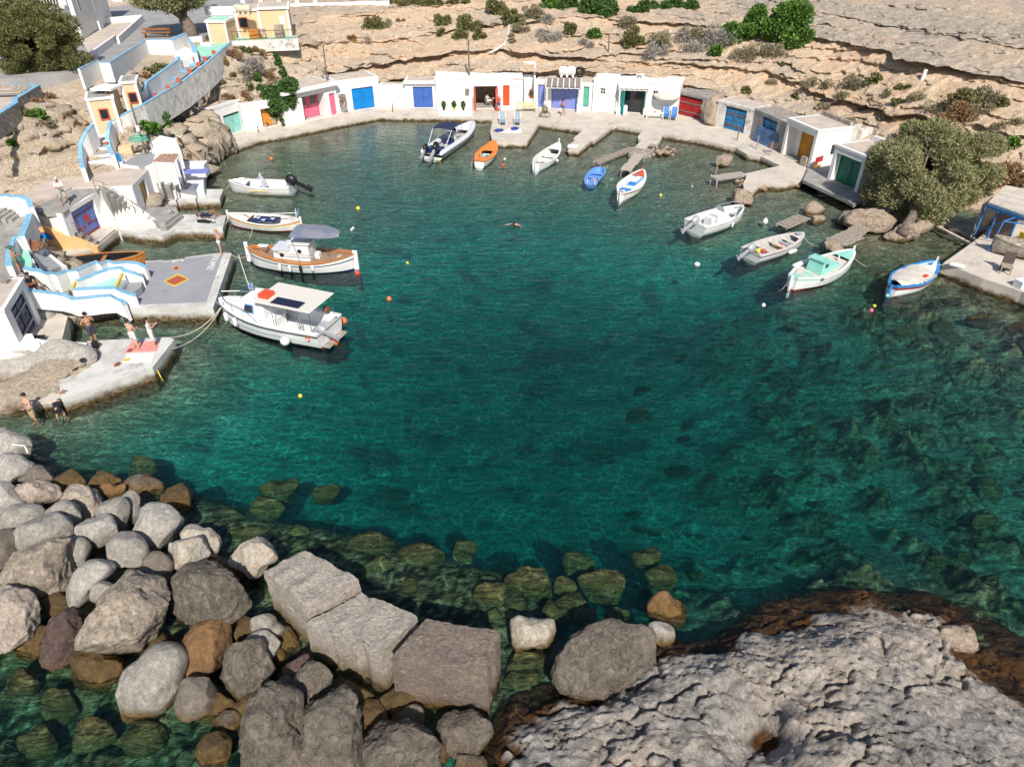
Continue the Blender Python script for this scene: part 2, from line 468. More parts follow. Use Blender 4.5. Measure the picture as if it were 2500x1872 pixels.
# the hillside on the left
COAST = [(-600,1000),(0,985),(165,975),(300,905),(390,872),(428,838),(415,828),(240,822),(160,835),(155,785),(320,768),(330,752),(529,765),(562,625),(545,612),(355,640),(240,648),(136,640),
   (240,600),(290,565),(400,573),(545,562),(555,532),(440,522),(385,505),(480,490),(545,482),(545,465),(500,455),(499,405),(517,385),(558,368),(592,355),(630,342),(705,328),
   (784,312),(870,295),(927,286),(1100,288),(1202,290),(1200,350),(1288,350),(1318,303),(1422,320),(1385,362),(1415,370),(1500,312),(1565,320),(1600,355),(1620,330),(1733,350),(1797,366),
   (1906,408),(1820,428),(1816,480),(1840,490),(1900,460),(1960,445),(2065,492),(2080,540),(2130,590),(2280,560),(2370,595),(2303,655),(2500,735),(2800,850),(3400,1000)]
HILL = [(480,380,-.4),(510,352,-.4),(472,400,-.3),(495,366,-.4),(530,346,-.4),(475,355,.5),(560,335,-.3),(650,318,-.3),(740,300,-.3),(500,412,-.4),(450,345,1.6),(470,325,2.3),(440,320,3.5),
  (600,215,4.2),(560,160,6.0),(540,128,6.9),(650,205,4.0),(700,150,5.0),(760,120,5.6),
  (318,302,4.9),(350,280,5.35),(400,250,5.65),(450,219,5.75),(495,178,6.35),(530,144,6.8),(400,300,4.4),(450,270,4.35),(500,240,4.4),(540,205,4.8),(350,335,4.2),(300,372,3.4),(400,352,2.9),
  (420,375,2.0),(440,400,0.8),(330,400,2.4),
  (100,430,2.9),(60,442,2.7),(0,442,2.7),(130,402,3.1),(100,375,4.0),(170,350,4.5),(50,325,5.3),(0,315,5.5),
  (150,285,5.5),(60,275,6.2),(130,240,6.5),(0,280,6.3),(95,215,6.3),(0,255,6.3),(175,300,4.4),(190,330,3.9),(185,380,3.2),(200,240,6.0),
  (230,200,6.6),(265,172,6.9),(330,135,6.8),(380,120,6.8),(300,190,6.3),(350,180,6.1),(400,150,6.4),(470,120,6.9),
  (300,110,6.8),(250,60,6.8),(450,60,6.8),(620,70,6.8),(600,10,6.9),(450,-60,6.9),(100,100,6.8),(-200,150,6.8),(700,30,6.9),(0,180,6.6),
  (-300,440,3),(-300,300,6),(-300,700,2.3),(-300,900,1.2),(-200,560,2.4),(900,-40,9.5),
  (0,560,2.2),(60,600,1.9),(0,690,2.0),(120,600,-.3),(150,645,-.5),(110,690,1.0),(60,740,1.6),(260,690,-.2),(430,690,-.2),(100,770,.8),(130,745,1.5),
  (170,725,1.35),(240,742,1.0),(300,752,.6),(320,765,.1),(200,765,.55),(160,790,-.1),(240,795,-.5),(0,862,1.3),(70,855,1.5),(150,850,1.35),(215,850,.7),(190,900,.75),
  (120,900,1.1),(60,925,.9),(0,940,.8),(120,945,.4),(0,965,.3),(-150,950,.8),(240,840,.2),(300,800,-.6),(250,600,-.8),(350,600,-.9),(200,560,.1),(330,540,.2),(420,505,-.4),
  (330,470,1.8),(250,470,2.2),(150,470,2.4),(400,450,.2),(440,430,-.2),(480,470,-.8),(560,450,-1.5),(600,380,-1.2),(560,590,-1.5),(600,700,-2),(100,1000,-2),(0,1060,-4),(200,1050,-5),(300,920,-3),(-100,1050,-3),(-300,1100,-3),(500,900,-7),(600,450,-4),(700,500,-7),(800,400,-7),(900,350,-6),(650,380,-2.5),(700,1000,-9),(600,800,-6),(300,1120,-8)]
def hill_height(X,Y):
 sh = X.shape
 pts = [G(*h)[:2] for h in HILL]
 vals = [h[2] for h in HILL]
 a_,b_ = G(527,342,.45),G(600,315,.45); dd = (b_ - a_).normalized(); nn = Vector((-dd.y,dd.x,0))
 for u in (0.05,.5,.95):
  q = a_.lerp(b_,u)
  for off,z in ((-3.0,-1.2),(-1.0,-1.0),(1.3,3.1),(2.6,4.9),(4.2,5.9)): pts.append((q + nn*off)[:2]); vals.append(z)
 a_,b_ = G(600,322,.45),G(700,303,.45); dd = (b_ - a_).normalized(); nn = Vector((-dd.y,dd.x,0))
 for u in (0.15,.6):
  q = a_.lerp(b_,u)
  for off,z in ((-2.0,-1.0),(1.3,3.0),(3.0,4.3)): pts.append((q + nn*off)[:2]); vals.append(z)
 return rbf(pts,vals,np.stack([X.ravel(),Y.ravel()],-1)).reshape(sh)
def build_hill():
 xs = np.arange(-62,-11.5,0.2); ys = np.arange(22,112,0.2)
 X,Y = np.meshgrid(xs,ys)
 Z = hill_height(X,Y)
 kz = np.exp(-(np.arange(-9,10)/4.5) ** 2); kz /= kz.sum()
 Z = np.apply_along_axis(lambda v: np.convolve(np.pad(v,9,'edge'),kz,'valid'),0,Z); Z = np.apply_along_axis(lambda v: np.convolve(np.pad(v,9,'edge'),kz,'valid'),1,Z)
 Z = Z - 14*sstep(770,860,1250 + FOC*X/(Y*_c + (CAMZ - np.clip(Z,0,9))*_s))*sstep(6.9,5.5,Z)
 Z = np.where(Z < -.6,-.6 + (Z + .6)*5,Z);
 cst = [tuple(G(*c)[:2]) for c in COAST]; wp_ = np.stack([X.ravel(),Y.ravel()],-1)
 dc = seg_dist(wp_,cst); ins = np.zeros(len(wp_),bool); pl = cst + [(400,-50),(-20,5),(-45,20)]
 for (xa,ya),(xb,yb) in zip(pl,pl[1:] + pl[:1]):
  cr_ = ((ya > wp_[:,1]) != (yb > wp_[:,1])) & (wp_[:,0] < (xb - xa)*(wp_[:,1] - ya)/(yb - ya + 1e-12) + xa); ins ^= cr_
 Z = Z - (np.where(ins,9*sstep(.25,1.6,dc),0)).reshape(Z.shape)
 for (pa,pb) in (((527,342),(600,315)),((600,322),(700,303))):
  a_,b_ = G(*pa,.45),G(*pb,.45); dd = (b_ - a_).normalized(); Ln = (b_ - a_).length
  u_ = (X - a_.x)*dd.x + (Y - a_.y)*dd.y; v_ = -(X - a_.x)*dd.y + (Y - a_.y)*dd.x
  Z = np.where((u_ > -.4) & (u_ < Ln + .4) & (v_ > -5) & (v_ < .95),np.minimum(Z,-2.5),Z)
 P = np.stack([X,Y,Z],-1).reshape(-1,3)
 gy,gx = np.gradient(Z,0.2)
 slope = np.hypot(gx,gy).reshape(-1)
 a = np.clip(slope*1.2,0.08,.85)*sstep(-0.2,0.5,P[:,2])
 a = a*np.where((P[:,2] > 6.6),0.15,1.0)
 q = P*np.array([0.45,0.45,0.9])
 n = 0.75*ridged(q,5,0.6) - 0.35 + .35*ridged(P*np.array([1.6,1.6,3.0]),4,.6)
 beds = ((P[:,2]*1.3 + 0.4*fbm(P*0.2,3)) % 1.0)
 beds = sstep(0,.25,beds)*(1 - sstep(.5,1,beds))
 hn = np.stack([gx.reshape(-1),gy.reshape(-1)],-1); hn /= (np.linalg.norm(hn,axis=1)[:,None] + 1e-6)
 d = a*(0.55*n + 0.6*(beds - .3) + .3*fbm(P*1.9 + 3,4,.6))
 P[:,0] -= hn[:,0]*d; P[:,1] -= hn[:,1]*d
 P[:,2] += a*0.3*fbm(q*1.7 + 9,4) + np.clip(a,.1,.6)*.22*fbm(P*1.3 + 2,4,.6)*(P[:,2] < 6.4)
 tone = np.zeros((len(P),3))
 tone[:,0] = np.clip(0.08 + 0.5*fbm(P*0.25 + 4,3) + 0.35*sstep(1.6,0.2,P[:,2]),0,1)
 tone[:,1] = sstep(0.3,-0.05,P[:,2] + 0.15*fbm(P*1.5,3))*0.9
 return grid_mesh('hillside',P.reshape(X.shape + (3,)),hill_mat,cols=tone.reshape(X.shape + (3,)))
build_hill()
# rock shelf in the right foreground
SHELF = [(2500,1640,-.1),(2430,1560,-.1),(2340,1495,-.1),(2200,1495,-.05),(2140,1462,-.15),(2050,1460,-.15),(1930,1480,-.15),(1830,1520,-.2),(1730,1575,-.3),(1590,1590,-.1),(1560,1640,.05),
   (1640,1480,-1.6),(1800,1430,-1.6),(1750,1480,-1.0),(2100,1380,-1.5),(2400,1400,-1.6),(2480,1480,-1.2),(2600,1500,-1.4),(2700,1400,-2),(1200,1480,-2),(1000,1600,-2),(1300,1600,-1.2),(1450,1620,-1.0),(1100,1800,-2),
   (1780,1600,.45),(1900,1560,.7),(2050,1548,.75),(2200,1570,.75),(2300,1600,.6),(2350,1650,.5),(2400,1720,.5),(2480,1770,.35),(2560,1760,-.2),(2440,1650,.0),
   (1680,1640,.75),(1600,1700,.8),(1800,1680,1.05),(2000,1680,1.2),(2200,1700,1.2),(2300,1750,1.0),(2450,1830,.9),(2100,1780,1.35),(1950,1760,1.2),
   (1480,1700,.05),(1350,1700,-.1),(1250,1720,-.1),(1500,1760,.6),(1400,1740,.35),(1300,1790,.35),(1230,1860,.2),(1190,1800,-.4),(1180,1880,-.5),(1350,1850,.7),(1550,1830,1.0),(1700,1780,1.1),
   (1760,1850,.9),(1850,1830,.15),(1800,1870,.3),(1900,1800,.35),(1920,1770,.95),(1960,1840,1.1),(2000,1860,1.3),(2200,1860,1.5),(2500,1950,1.2),(2800,2000,.8),
   (1500,2100,1.4),(2000,2200,1.8),(2500,2300,1.8),(1200,2200,1.0),(1700,2600,2.0),(1900,1610,.85),(1400,1900,.8)]
def build_shelf():
 xs = np.arange(-1.5,27,0.06); ys = np.arange(3.0,18.5,0.06)
 X,Y = np.meshgrid(xs,ys)
 pts = [G(*h)[:2] for h in SHELF]
 Z = rbf(pts,[h[2] for h in SHELF],np.stack([X.ravel(),Y.ravel()],-1),0.05)
 P = np.stack([X.ravel(),Y.ravel(),Z],-1)
 Z = Z + .22*fbm(P*np.array([.7,.9,0]) + 31,4)*sstep(.9,.1,np.abs(Z)); P[:,2] = Z
 m = .45 + .55*sstep(-0.35,0.45,Z)
 w = P*np.array([0.55,0.9,0.8])
 warp = fbm(w*0.8,3)[:,None]*np.array([1.2,0.6,0.3])
 n1 = ridged((P*np.array([0.5,0.85,0.5]) + warp),5,0.55)
 n2 = fbm(P*2.6 + 11,5,0.6)
 cells = fbm(P*np.array([0.9,1.5,1]) + warp*.5 + 40,3)
 terr = np.floor(cells*1.8)/1.8 + 0.6*sstep(0.0,0.9,(cells*1.8) % 1.0)/1.8
 P[:,2] += m*(sstep(-.5,.5,fbm(P*.4 + 77,3))*(0.10*(n1 - 0.3) + 0.06*n2 + 0.05*terr) + .04*fbm(P*5,4,.6) + .3*fbm(P*.45 + 9,3)) + 0.05*fbm(P*6.0,3)
 P[:,0] += 0.05*m*fbm(P*3 + 5,3); P[:,1] += 0.05*m*fbm(P*3 + 25,3)
 P[:,2] -= 2.5*sstep(-0.45,-1.0,Z)
 crack = np.maximum(sstep(0.05,0.0,np.abs(fbm(P*np.array([.22,.34,0]) + 3,4))),.6*sstep(.03,0,np.abs(fbm(P*np.array([.6,.9,0]) + 13,4))))*m
 P[:,2] -= 0.34*crack
 tone = np.zeros((len(P),3))
 tone[:,0] = np.clip(0.5 + 0.9*fbm(P*0.35 + 70,4) - 0.25*sstep(6,14,P[:,0]),0,1)
 tone[:,1] = sstep(0.42,0.12,P[:,2] + 0.16*fbm(P*1.3 + 2,4))
 return grid_mesh('rock_shelf',P.reshape(X.shape + (3,)),shelf_mat,cols=tone.reshape(X.shape + (3,)))
build_shelf()
# sea bed
COAST2 = [(-600,1150),(0,1080),(90,1130),(330,1190),(430,1230),(560,1340),(720,1340),(900,1430),(1220,1560),(1400,1600),(1560,1600),(1740,1590),(1830,1520),(2050,1470),(2150,1470),
   (2340,1510),(2440,1620),(2520,1680),(2900,1900)]
def build_seabed():
 xs = np.arange(-50,75,0.16); ys = np.concatenate([np.arange(-4,34,0.14),np.arange(34,82,0.25)])
 X,Y = np.meshgrid(xs,ys)
 Q = np.stack([X.ravel(),Y.ravel()],-1)
 c1 = [G(*c)[:2] for c in COAST]; c2 = [G(*c)[:2] for c in COAST2]
 d1 = seg_dist(Q,c1); d2 = seg_dist(Q,c2)
 d = np.minimum(d1,d2)
 P0 = np.stack([Q[:,0],Q[:,1],np.zeros(len(Q))],-1)
 wob = fbm(P0*0.12,3)
 right = sstep(2.0,11.0,Q[:,0] + 4.5*wob - 0.3*(Q[:,1] - 18))*sstep(50,36,Q[:,1])
 far = sstep(38,52,Q[:,1]); depth = 0.38 + 5.1*(1 - np.exp(-(d1/(8.0 + 9.0*far)) ** (1.7 + .3*far)))
 depth = depth*(1 - .58*sstep(34,62,Q[:,1]))
 depth = np.minimum(depth,0.9 + 4.8*(1 - np.exp(-(d2/3.2) ** 1.3)))
 depth = depth*(1 - 0.66*sstep(-2.0,18.0,Q[:,0] + 3*wob - 0.3*(Q[:,1] - 18))*sstep(52,36,Q[:,1]))
 sea = sstep(-1.5,0.5,-(Q[:,1] - (15.5 + 0.1*(Q[:,0] + 10))))*sstep(-2,-7,Q[:,0])
 brk = sstep(6.5,1.8,np.abs(Q[:,1] - (17.2 - 0.27*(Q[:,0] + 10))))*sstep(3,0,Q[:,0])
 depth = depth*(1 - sea) + sea*1.3
 depth = depth*(1 - brk) + brk*0.55
 inside = sstep(1.2,0.2,Q[:,1]*0 + d2)
 rock = right*sstep(-0.25,0.3,fbm(P0*0.45 + 8,4)) + sea
 shallow = sstep(2.6,0.9,depth)
 lump = np.clip(fbm(P0*0.8 + 3,5,0.6) + 0.1,0,2)
 rid = ridged(P0*0.55 + 5,4)
 Z = -depth + rock*(0.7*lump + 0.2*rid + .25*np.clip(fbm(P0*2.2 + 1,3),0,1)) + 0.10*shallow*fbm(P0*1.6,4) + 0.05*fbm(P0*0.7,3)
 Z = np.minimum(Z,-0.18 + 0.1*fbm(P0*1.1,3))
 sand = np.array([0.36,0.40,0.33]); brown = np.array([0.30,0.245,0.165]); dark = np.array([0.022,0.022,0.01]); mid = np.array([0.17,0.17,0.09])
 nz = fbm(P0*0.9 + 60,5,0.62)[:,None]; nf = fbm(P0*3.5 + 7,4,0.7)[:,None]
 t = sstep(.9,2.6,depth)[:,None]
 col = brown*(1 - t) + sand*t
 rk = np.clip(rock,0,1)[:,None]
 rc = dark + (mid - dark)*np.clip(0.4 + 1.2*nz + 1.5*nf + .9*fbm(P0*7,3)[:,None],0,1)
 rt = np.clip(right[:,None]*1.0*(0.55 + 0.45*rk) + sea[:,None] + brk[:,None],0,1)
 col = col*(1 - rt) + rc*rt
 patch = sstep(0.30,0.55,fbm(P0*0.22 + 90,4,0.6))[:,None]*t*(1 - rt)
 col = col*(1 - 0.45*patch)
 small = sstep(0.42,0.6,fbm(P0*0.55 + 33,3))[:,None]*t*(1 - rt)
 col = col*(1 - 0.4*small)
 col = col*(1 + 0.35*nf*(0.35 + 0.65*(1 - t)))
 col = np.clip(col,0.012,0.7)
 m,nt,b = nodes_of('sea_bed')
 at = nt.nodes.new('ShaderNodeAttribute'); at.attribute_name = 'tone'
 co = coord(nt,True)
 v = nd(nt,'ShaderNodeTexVoronoi',Scale=2.6); nt.links.new(co,v.inputs['Vector'])
 pb = mix_rgb(nt,ramp(nt,noise(nt,co,7.0,5,0.7),0.3,0.7),(0.6,0.6,0.6,1),(1.35,1.35,1.3,1))
 mu = nt.nodes.new('ShaderNodeMix'); mu.data_type = 'RGBA'; mu.blend_type = 'MULTIPLY'; mu.inputs[0].default_value = 1
 nt.links.new(at.outputs['Color'],mu.inputs[6]); nt.links.new(pb,mu.inputs[7])
 nt.links.new(mu.outputs[2],b.inputs['Base Color'])
 b.inputs['Roughness'].default_value = 1.0; b.inputs['Specular IOR Level'].default_value = 0.0
 bp = nd(nt,'ShaderNodeBump',Strength=0.8,Distance=0.12)
 nt.links.new(noise(nt,co,3.5,6,0.7),bp.inputs['Height']); nt.links.new(bp.outputs[0],b.inputs['Normal'])
 P = np.stack([Q[:,0],Q[:,1],Z],-1).reshape(X.shape + (3,))
 global SEABED
 SEABED = (xs,ys,Z.reshape(X.shape))
 return grid_mesh('seabed',P,m,cols=col.reshape(X.shape + (3,)))
build_seabed()
def bed_z(x,y):
 xs,ys,Z = SEABED
 i = int(np.clip(np.searchsorted(xs,x),0,len(xs) - 1)); j = int(np.clip(np.searchsorted(ys,y),0,len(ys) - 1))
 return float(Z[j,i])
g_mat = M('distant_sea_floor',(0.2,0.22,0.17),(0.1,0.11,0.07),scale=0.1,ws=True,rough=1.0)
MB().box(-900,900,-900,1200,-10.5,-10.0).build('deep_ground',g_mat,kind='structure')
# water
def water_material():
 m = bpy.data.materials.new('sea_water'); m.use_nodes = True
 nt = m.node_tree; nt.nodes.clear()
 out = nt.nodes.new('ShaderNodeOutputMaterial')
 co = nt.nodes.new('ShaderNodeNewGeometry').outputs['Position']
 flat = nd(nt,'ShaderNodeVectorMath',operation='MULTIPLY'); flat.inputs[1].default_value = (1,1,0)
 nt.links.new(co,flat.inputs[0])
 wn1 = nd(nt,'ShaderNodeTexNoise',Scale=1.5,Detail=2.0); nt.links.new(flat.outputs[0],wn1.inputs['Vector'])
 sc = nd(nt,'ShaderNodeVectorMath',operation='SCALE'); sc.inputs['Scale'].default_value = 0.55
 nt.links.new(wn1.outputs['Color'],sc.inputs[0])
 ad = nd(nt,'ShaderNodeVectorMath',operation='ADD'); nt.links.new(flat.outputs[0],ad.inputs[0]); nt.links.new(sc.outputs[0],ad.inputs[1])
 net = None  # caustic light net painted into the surface's transparent colour, not refracted sunlight
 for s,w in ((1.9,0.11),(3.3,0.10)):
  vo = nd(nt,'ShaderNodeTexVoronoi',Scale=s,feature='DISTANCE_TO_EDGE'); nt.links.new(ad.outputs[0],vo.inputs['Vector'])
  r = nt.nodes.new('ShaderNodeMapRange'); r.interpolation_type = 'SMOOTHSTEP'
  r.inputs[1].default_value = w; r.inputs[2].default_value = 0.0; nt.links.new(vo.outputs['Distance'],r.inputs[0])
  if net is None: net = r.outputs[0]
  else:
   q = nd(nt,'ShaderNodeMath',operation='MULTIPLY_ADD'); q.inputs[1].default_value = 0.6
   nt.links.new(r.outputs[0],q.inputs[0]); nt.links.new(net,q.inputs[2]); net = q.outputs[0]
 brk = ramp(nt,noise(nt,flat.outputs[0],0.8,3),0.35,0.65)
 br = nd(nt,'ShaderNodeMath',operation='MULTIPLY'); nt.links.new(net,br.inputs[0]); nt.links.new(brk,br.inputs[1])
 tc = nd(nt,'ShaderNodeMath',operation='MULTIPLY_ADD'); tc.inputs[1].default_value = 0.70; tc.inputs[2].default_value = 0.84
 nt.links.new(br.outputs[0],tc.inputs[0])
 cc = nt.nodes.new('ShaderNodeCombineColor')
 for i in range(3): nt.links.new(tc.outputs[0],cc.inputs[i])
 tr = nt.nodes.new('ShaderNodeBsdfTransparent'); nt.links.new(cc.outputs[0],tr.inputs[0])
 gl = nd(nt,'ShaderNodeBsdfGlossy',Roughness=0.04)
 gl.inputs['Color'].default_value = (0.95,0.97,1,1)
 st = nd(nt,'ShaderNodeMapping'); st.inputs['Scale'].default_value = (0.55,1.5,1); st.inputs['Rotation'].default_value = (0,0,0.35); nt.links.new(co,st.inputs[0])
 n1 = noise(nt,st.outputs[0],1.7,5,0.6,0.6); n2 = noise(nt,co,0.35,2,0.5)
 h = nd(nt,'ShaderNodeMath',operation='MULTIPLY_ADD'); h.inputs[1].default_value = 1.4
 nt.links.new(n2,h.inputs[0]); nt.links.new(n1,h.inputs[2])
 bp = nd(nt,'ShaderNodeBump',Strength=1.0,Distance=0.055); nt.links.new(h.outputs[0],bp.inputs['Height'])
 nt.links.new(bp.outputs[0],gl.inputs['Normal'])
 fr = nd(nt,'ShaderNodeFresnel',IOR=1.33); nt.links.new(bp.outputs[0],fr.inputs['Normal'])
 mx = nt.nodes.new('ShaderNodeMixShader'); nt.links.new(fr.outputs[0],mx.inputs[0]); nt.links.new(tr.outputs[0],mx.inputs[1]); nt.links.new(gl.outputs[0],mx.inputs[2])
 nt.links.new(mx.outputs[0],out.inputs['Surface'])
 vs_ = nt.nodes.new('ShaderNodeVolumeScatter'); vs_.inputs['Color'].default_value = (.25,.95,.9,1); vs_.inputs['Density'].default_value = 0.028; vs_.inputs['Anisotropy'].default_value = .3
 va = nt.nodes.new('ShaderNodeVolumeAbsorption'); va.inputs['Color'].default_value = WATER_COL; va.inputs['Density'].default_value = WATER_DENS
 av_ = nt.nodes.new('ShaderNodeAddShader'); nt.links.new(va.outputs[0],av_.inputs[0]); nt.links.new(vs_.outputs[0],av_.inputs[1]); nt.links.new(av_.outputs[0],out.inputs['Volume'])
 return m
WATER_COL = (0.18,0.83,0.82,1); WATER_DENS = 0.55
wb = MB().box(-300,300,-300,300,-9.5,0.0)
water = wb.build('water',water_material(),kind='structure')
# building materials
WHITE = M('white_plaster',(0.80,0.79,0.77),(0.72,0.70,0.67),scale=0.9,lo=0.45,hi=0.75,col3=(0.55,0.52,0.47),scale3=1.1,lo3=0.66,hi3=0.8,bump=0.25,bscale=7,rough=0.85,spec=0.2)
WORN = M('worn_white_plaster',(0.76,0.74,0.71),(0.62,0.58,0.53),scale=1.6,lo=0.42,hi=0.6,col3=(0.34,0.31,0.27),scale3=1.3,lo3=0.55,hi3=0.68,bump=0.5,bscale=6,rough=0.9,spec=0.15)
CONC = M('pale_concrete',(0.64,0.57,0.49),(0.54,0.48,0.41),scale=1.1,lo=0.38,hi=0.65,col3=(0.36,0.33,0.29),scale3=0.8,lo3=0.56,hi3=0.74,bump=0.4,bscale=12,rough=0.9,spec=0.15,ws=True,wet=(0.17,0.115,0.05),wet_lo=0.05,wet_hi=0.3)
GCONC = M('grey_concrete',(0.36,0.345,0.32),(0.28,0.265,0.245),scale=1.4,lo=0.38,hi=0.64,col3=(0.46,0.43,0.39),scale3=0.8,lo3=0.52,hi3=0.7,bump=0.35,bscale=12,rough=0.9,spec=0.15,ws=True,wet=(0.15,0.10,0.045),wet_lo=0.05,wet_hi=0.3)
GPAINT = M('grey_painted_concrete',(0.30,0.305,0.325),(0.335,0.34,0.36),scale=0.7,col3=(0.22,0.22,0.235),scale3=1.3,lo3=0.6,hi3=0.74,rough=0.75,bump=0.15,bscale=14,ws=True)
WQUAY = M('whitewashed_quay',(0.64,0.62,0.585),(0.50,0.48,0.45),scale=0.9,lo=0.42,hi=0.62,col3=(0.38,0.35,0.31),scale3=1.0,lo3=0.55,hi3=0.68,rough=0.9,bump=0.3,bscale=9,ws=True,wet=(0.19,0.13,0.06),wet_lo=0.12,wet_hi=0.45)
STONE = M('rubble_stone',(0.42,0.37,0.32),(0.26,0.23,0.2),scale=4,lo=0.4,hi=0.6,col3=(0.6,0.56,0.5),scale3=3,lo3=0.55,hi3=0.65,bump=1.0,bscale=5,rough=0.95,spec=0.1)
PEACH = M('peach_plaster',(0.76,0.54,0.32),(0.70,0.50,0.30),scale=1.2,col3=(0.5,0.38,0.26),scale3=0.8,lo3=0.62,hi3=0.75,rough=0.85,bump=0.2,bscale=8)
ROAD = M('grey_paving',(0.36,0.35,0.345),(0.29,0.285,0.28),scale=0.6,lo=0.4,hi=0.62,rough=0.9,bump=0.3,bscale=9,ws=True)
TERR = M('beige_paving',(0.58,0.5,0.42),(0.48,0.42,0.36),scale=0.8,rough=0.9,ws=True)
ROOFC = M('sandy_roof_screed',(0.60,0.50,0.42),(0.50,0.43,0.37),scale=0.9,col3=(0.42,0.37,0.32),scale3=1.3,lo3=0.56,hi3=0.7,rough=0.95,bump=0.3,bscale=9)
TRIM = M('light_blue_paint',(0.19,0.43,0.62),(0.28,0.52,0.68),scale=3,rough=0.6)
MINT = M('mint_paint',(0.33,0.66,0.52),(0.38,0.70,0.57),scale=1,rough=0.7)
YEL = M('yellow_paint',(0.78,0.52,0.03),rough=0.6)
REDP = M('orange_red_paint',(0.62,0.11,0.04),(0.5,0.09,0.04),scale=4,rough=0.6)
def paint(n,c,k=0.78): return M(n,c,tuple(x*k for x in c),scale=3.5,lo=0.4,hi=0.68,rough=0.5,bump=0.2,bscale=12)
P_AQUA = paint('aqua_paint',(0.30,0.64,0.58)); P_ORANGE = paint('orange_wood_paint',(0.66,0.25,0.03)); P_PINK = paint('pink_paint',(0.80,0.16,0.27))
P_BLUE = paint('blue_paint',(0.0,0.21,0.58)); P_BLUE2 = paint('faded_blue_paint',(0.05,0.14,0.45)); P_RED = paint('bright_red_paint',(0.80,0.085,0.02)); P_LILAC = paint('lilac_paint',(0.22,0.27,0.63))
P_GREEN = paint('sea_green_paint',(0.12,0.46,0.34)); P_TEAL = paint('teal_paint',(0.0,0.36,0.32)); P_CRIM = paint('crimson_paint',(0.42,0.02,0.025)); P_SKY = paint('old_sky_blue_paint',(0.03,0.22,0.45),0.55)
P_AMBER = paint('amber_paint',(0.60,0.25,0.01)); P_DGREEN = paint('dark_green_paint',(0.0,0.16,0.09)); P_NAVY = paint('navy_paint',(0.05,0.055,0.12)); P_MID = paint('cornflower_paint',(0.12,0.2,0.52))
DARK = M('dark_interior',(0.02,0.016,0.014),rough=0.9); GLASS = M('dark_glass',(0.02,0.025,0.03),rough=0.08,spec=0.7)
METAL = M('weathered_metal',(0.32,0.3,0.28),(0.2,0.16,0.13),scale=6,metal=0.5,rough=0.5); RUST = M('rusty_metal',(0.28,0.12,0.06),(0.14,0.06,0.04),scale=9,rough=0.8)
CHROME = M('polished_metal',(0.7,0.7,0.7),metal=1.0,rough=0.2)
WOOD = M('grey_weathered_wood',(0.42,0.36,0.29),(0.27,0.23,0.19),scale=5,rough=0.9,bump=0.4,bscale=20); BROWNW = M('varnished_wood',(0.35,0.15,0.05),(0.24,0.09,0.03),scale=4,rough=0.45)
POLEM = M('dark_pole_wood',(0.13,0.1,0.08),(0.2,0.17,0.14),scale=5,rough=0.9)
WPLAST = M('white_plastic',(0.78,0.78,0.76),rough=0.4); BLACKP = M('black_plastic',(0.015,0.015,0.017),rough=0.35,coat=0.3)
FABW = M('white_cloth',(0.75,0.73,0.70),rough=0.95); FABB = M('navy_cloth',(0.03,0.06,0.28),rough=0.95)
HOUSE_G = 'whitewashed boathouses round the harbour'
def proj(P):
 x,y,z = P[0],P[1],P[2] - CAMZ
 f = y*_c - z*_s; u = y*_s + z*_c
 return 1250 + FOC*x/f,936 - FOC*u/f
def on_line(a,b,px):
 lo,hi = -0.5,1.5
 for _ in range(40):
  m = (lo + hi)/2
  if proj(a.lerp(b,m))[0] < px: lo = m
  else: hi = m
 return (lo + hi)/2
def door_parts(t,x0,x1,z0,z1,y,mat,leaves=2,bars=None,lattice=None,windows=None,knob=True,panels=True):
 """door leaves in local wall coordinates; y is the depth behind the wall face"""
 w = (x1 - x0)/leaves
 zt = z1 - (0.24 if lattice else 0)
 for k in range(leaves):
  a,b = x0 + k*w + 0.012,x0 + (k + 1)*w - 0.012
  mb = MB().box(a,b,y,y + 0.06,z0 + 0.02,zt)
  npl = max(3,int((b - a)/0.22)) if panels=='planks' else 0
  if panels is True:
   for zz in (z0 + 0.04,(z0 + zt)/2 - 0.05,zt - 0.14): mb.box(a,b,y - 0.03,y - 0.002,zz,zz + 0.1)
   for xx in (a,b - 0.1): mb.box(xx,xx + 0.1,y - 0.045,y - 0.031,z0 + 0.04,zt)
  d = mb.build('door',mat,t)
  for q in range(npl):
   pa = a + (b - a)*q/npl; pb = a + (b - a)*(q + 1)/npl
   MB().box(pa + 0.006,pb - 0.006,y - 0.028 - 0.006*(q % 2),y - 0.002,z0 + 0.03,zt - 0.02).build('plank',mat,d)
  if bars:
   for zz in (z0 + 0.35,zt - 0.45):
    MB().box(a + 0.06,b - 0.02,y - 0.075,y - 0.047,zz,zz + 0.11).build('hinge_bar',bars,d)
  if windows:
   MB().box(a + w*0.25,b - w*0.2,y - 0.06,y - 0.046,z0 + (zt - z0)*0.52,zt - 0.18).build('pane',windows,d)
  if knob and k==leaves - 1:
   MB().box(a + 0.04,a + 0.1,y - 0.1,y - 0.047,z0 + 1.05,z0 + 1.17).build('handle',METAL,d)
 if lattice:
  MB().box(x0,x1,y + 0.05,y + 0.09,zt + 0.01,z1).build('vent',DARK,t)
  n = max(4,int((x1 - x0)/0.2)); mb = MB()
  for q in range(n + 1):
   xx = x0 + (x1 - x0)*q/n; mb.box(xx - 0.02,xx + 0.02,y,y + 0.045,zt + 0.01,z1)
  mb.build('vent_slats',lattice,t)
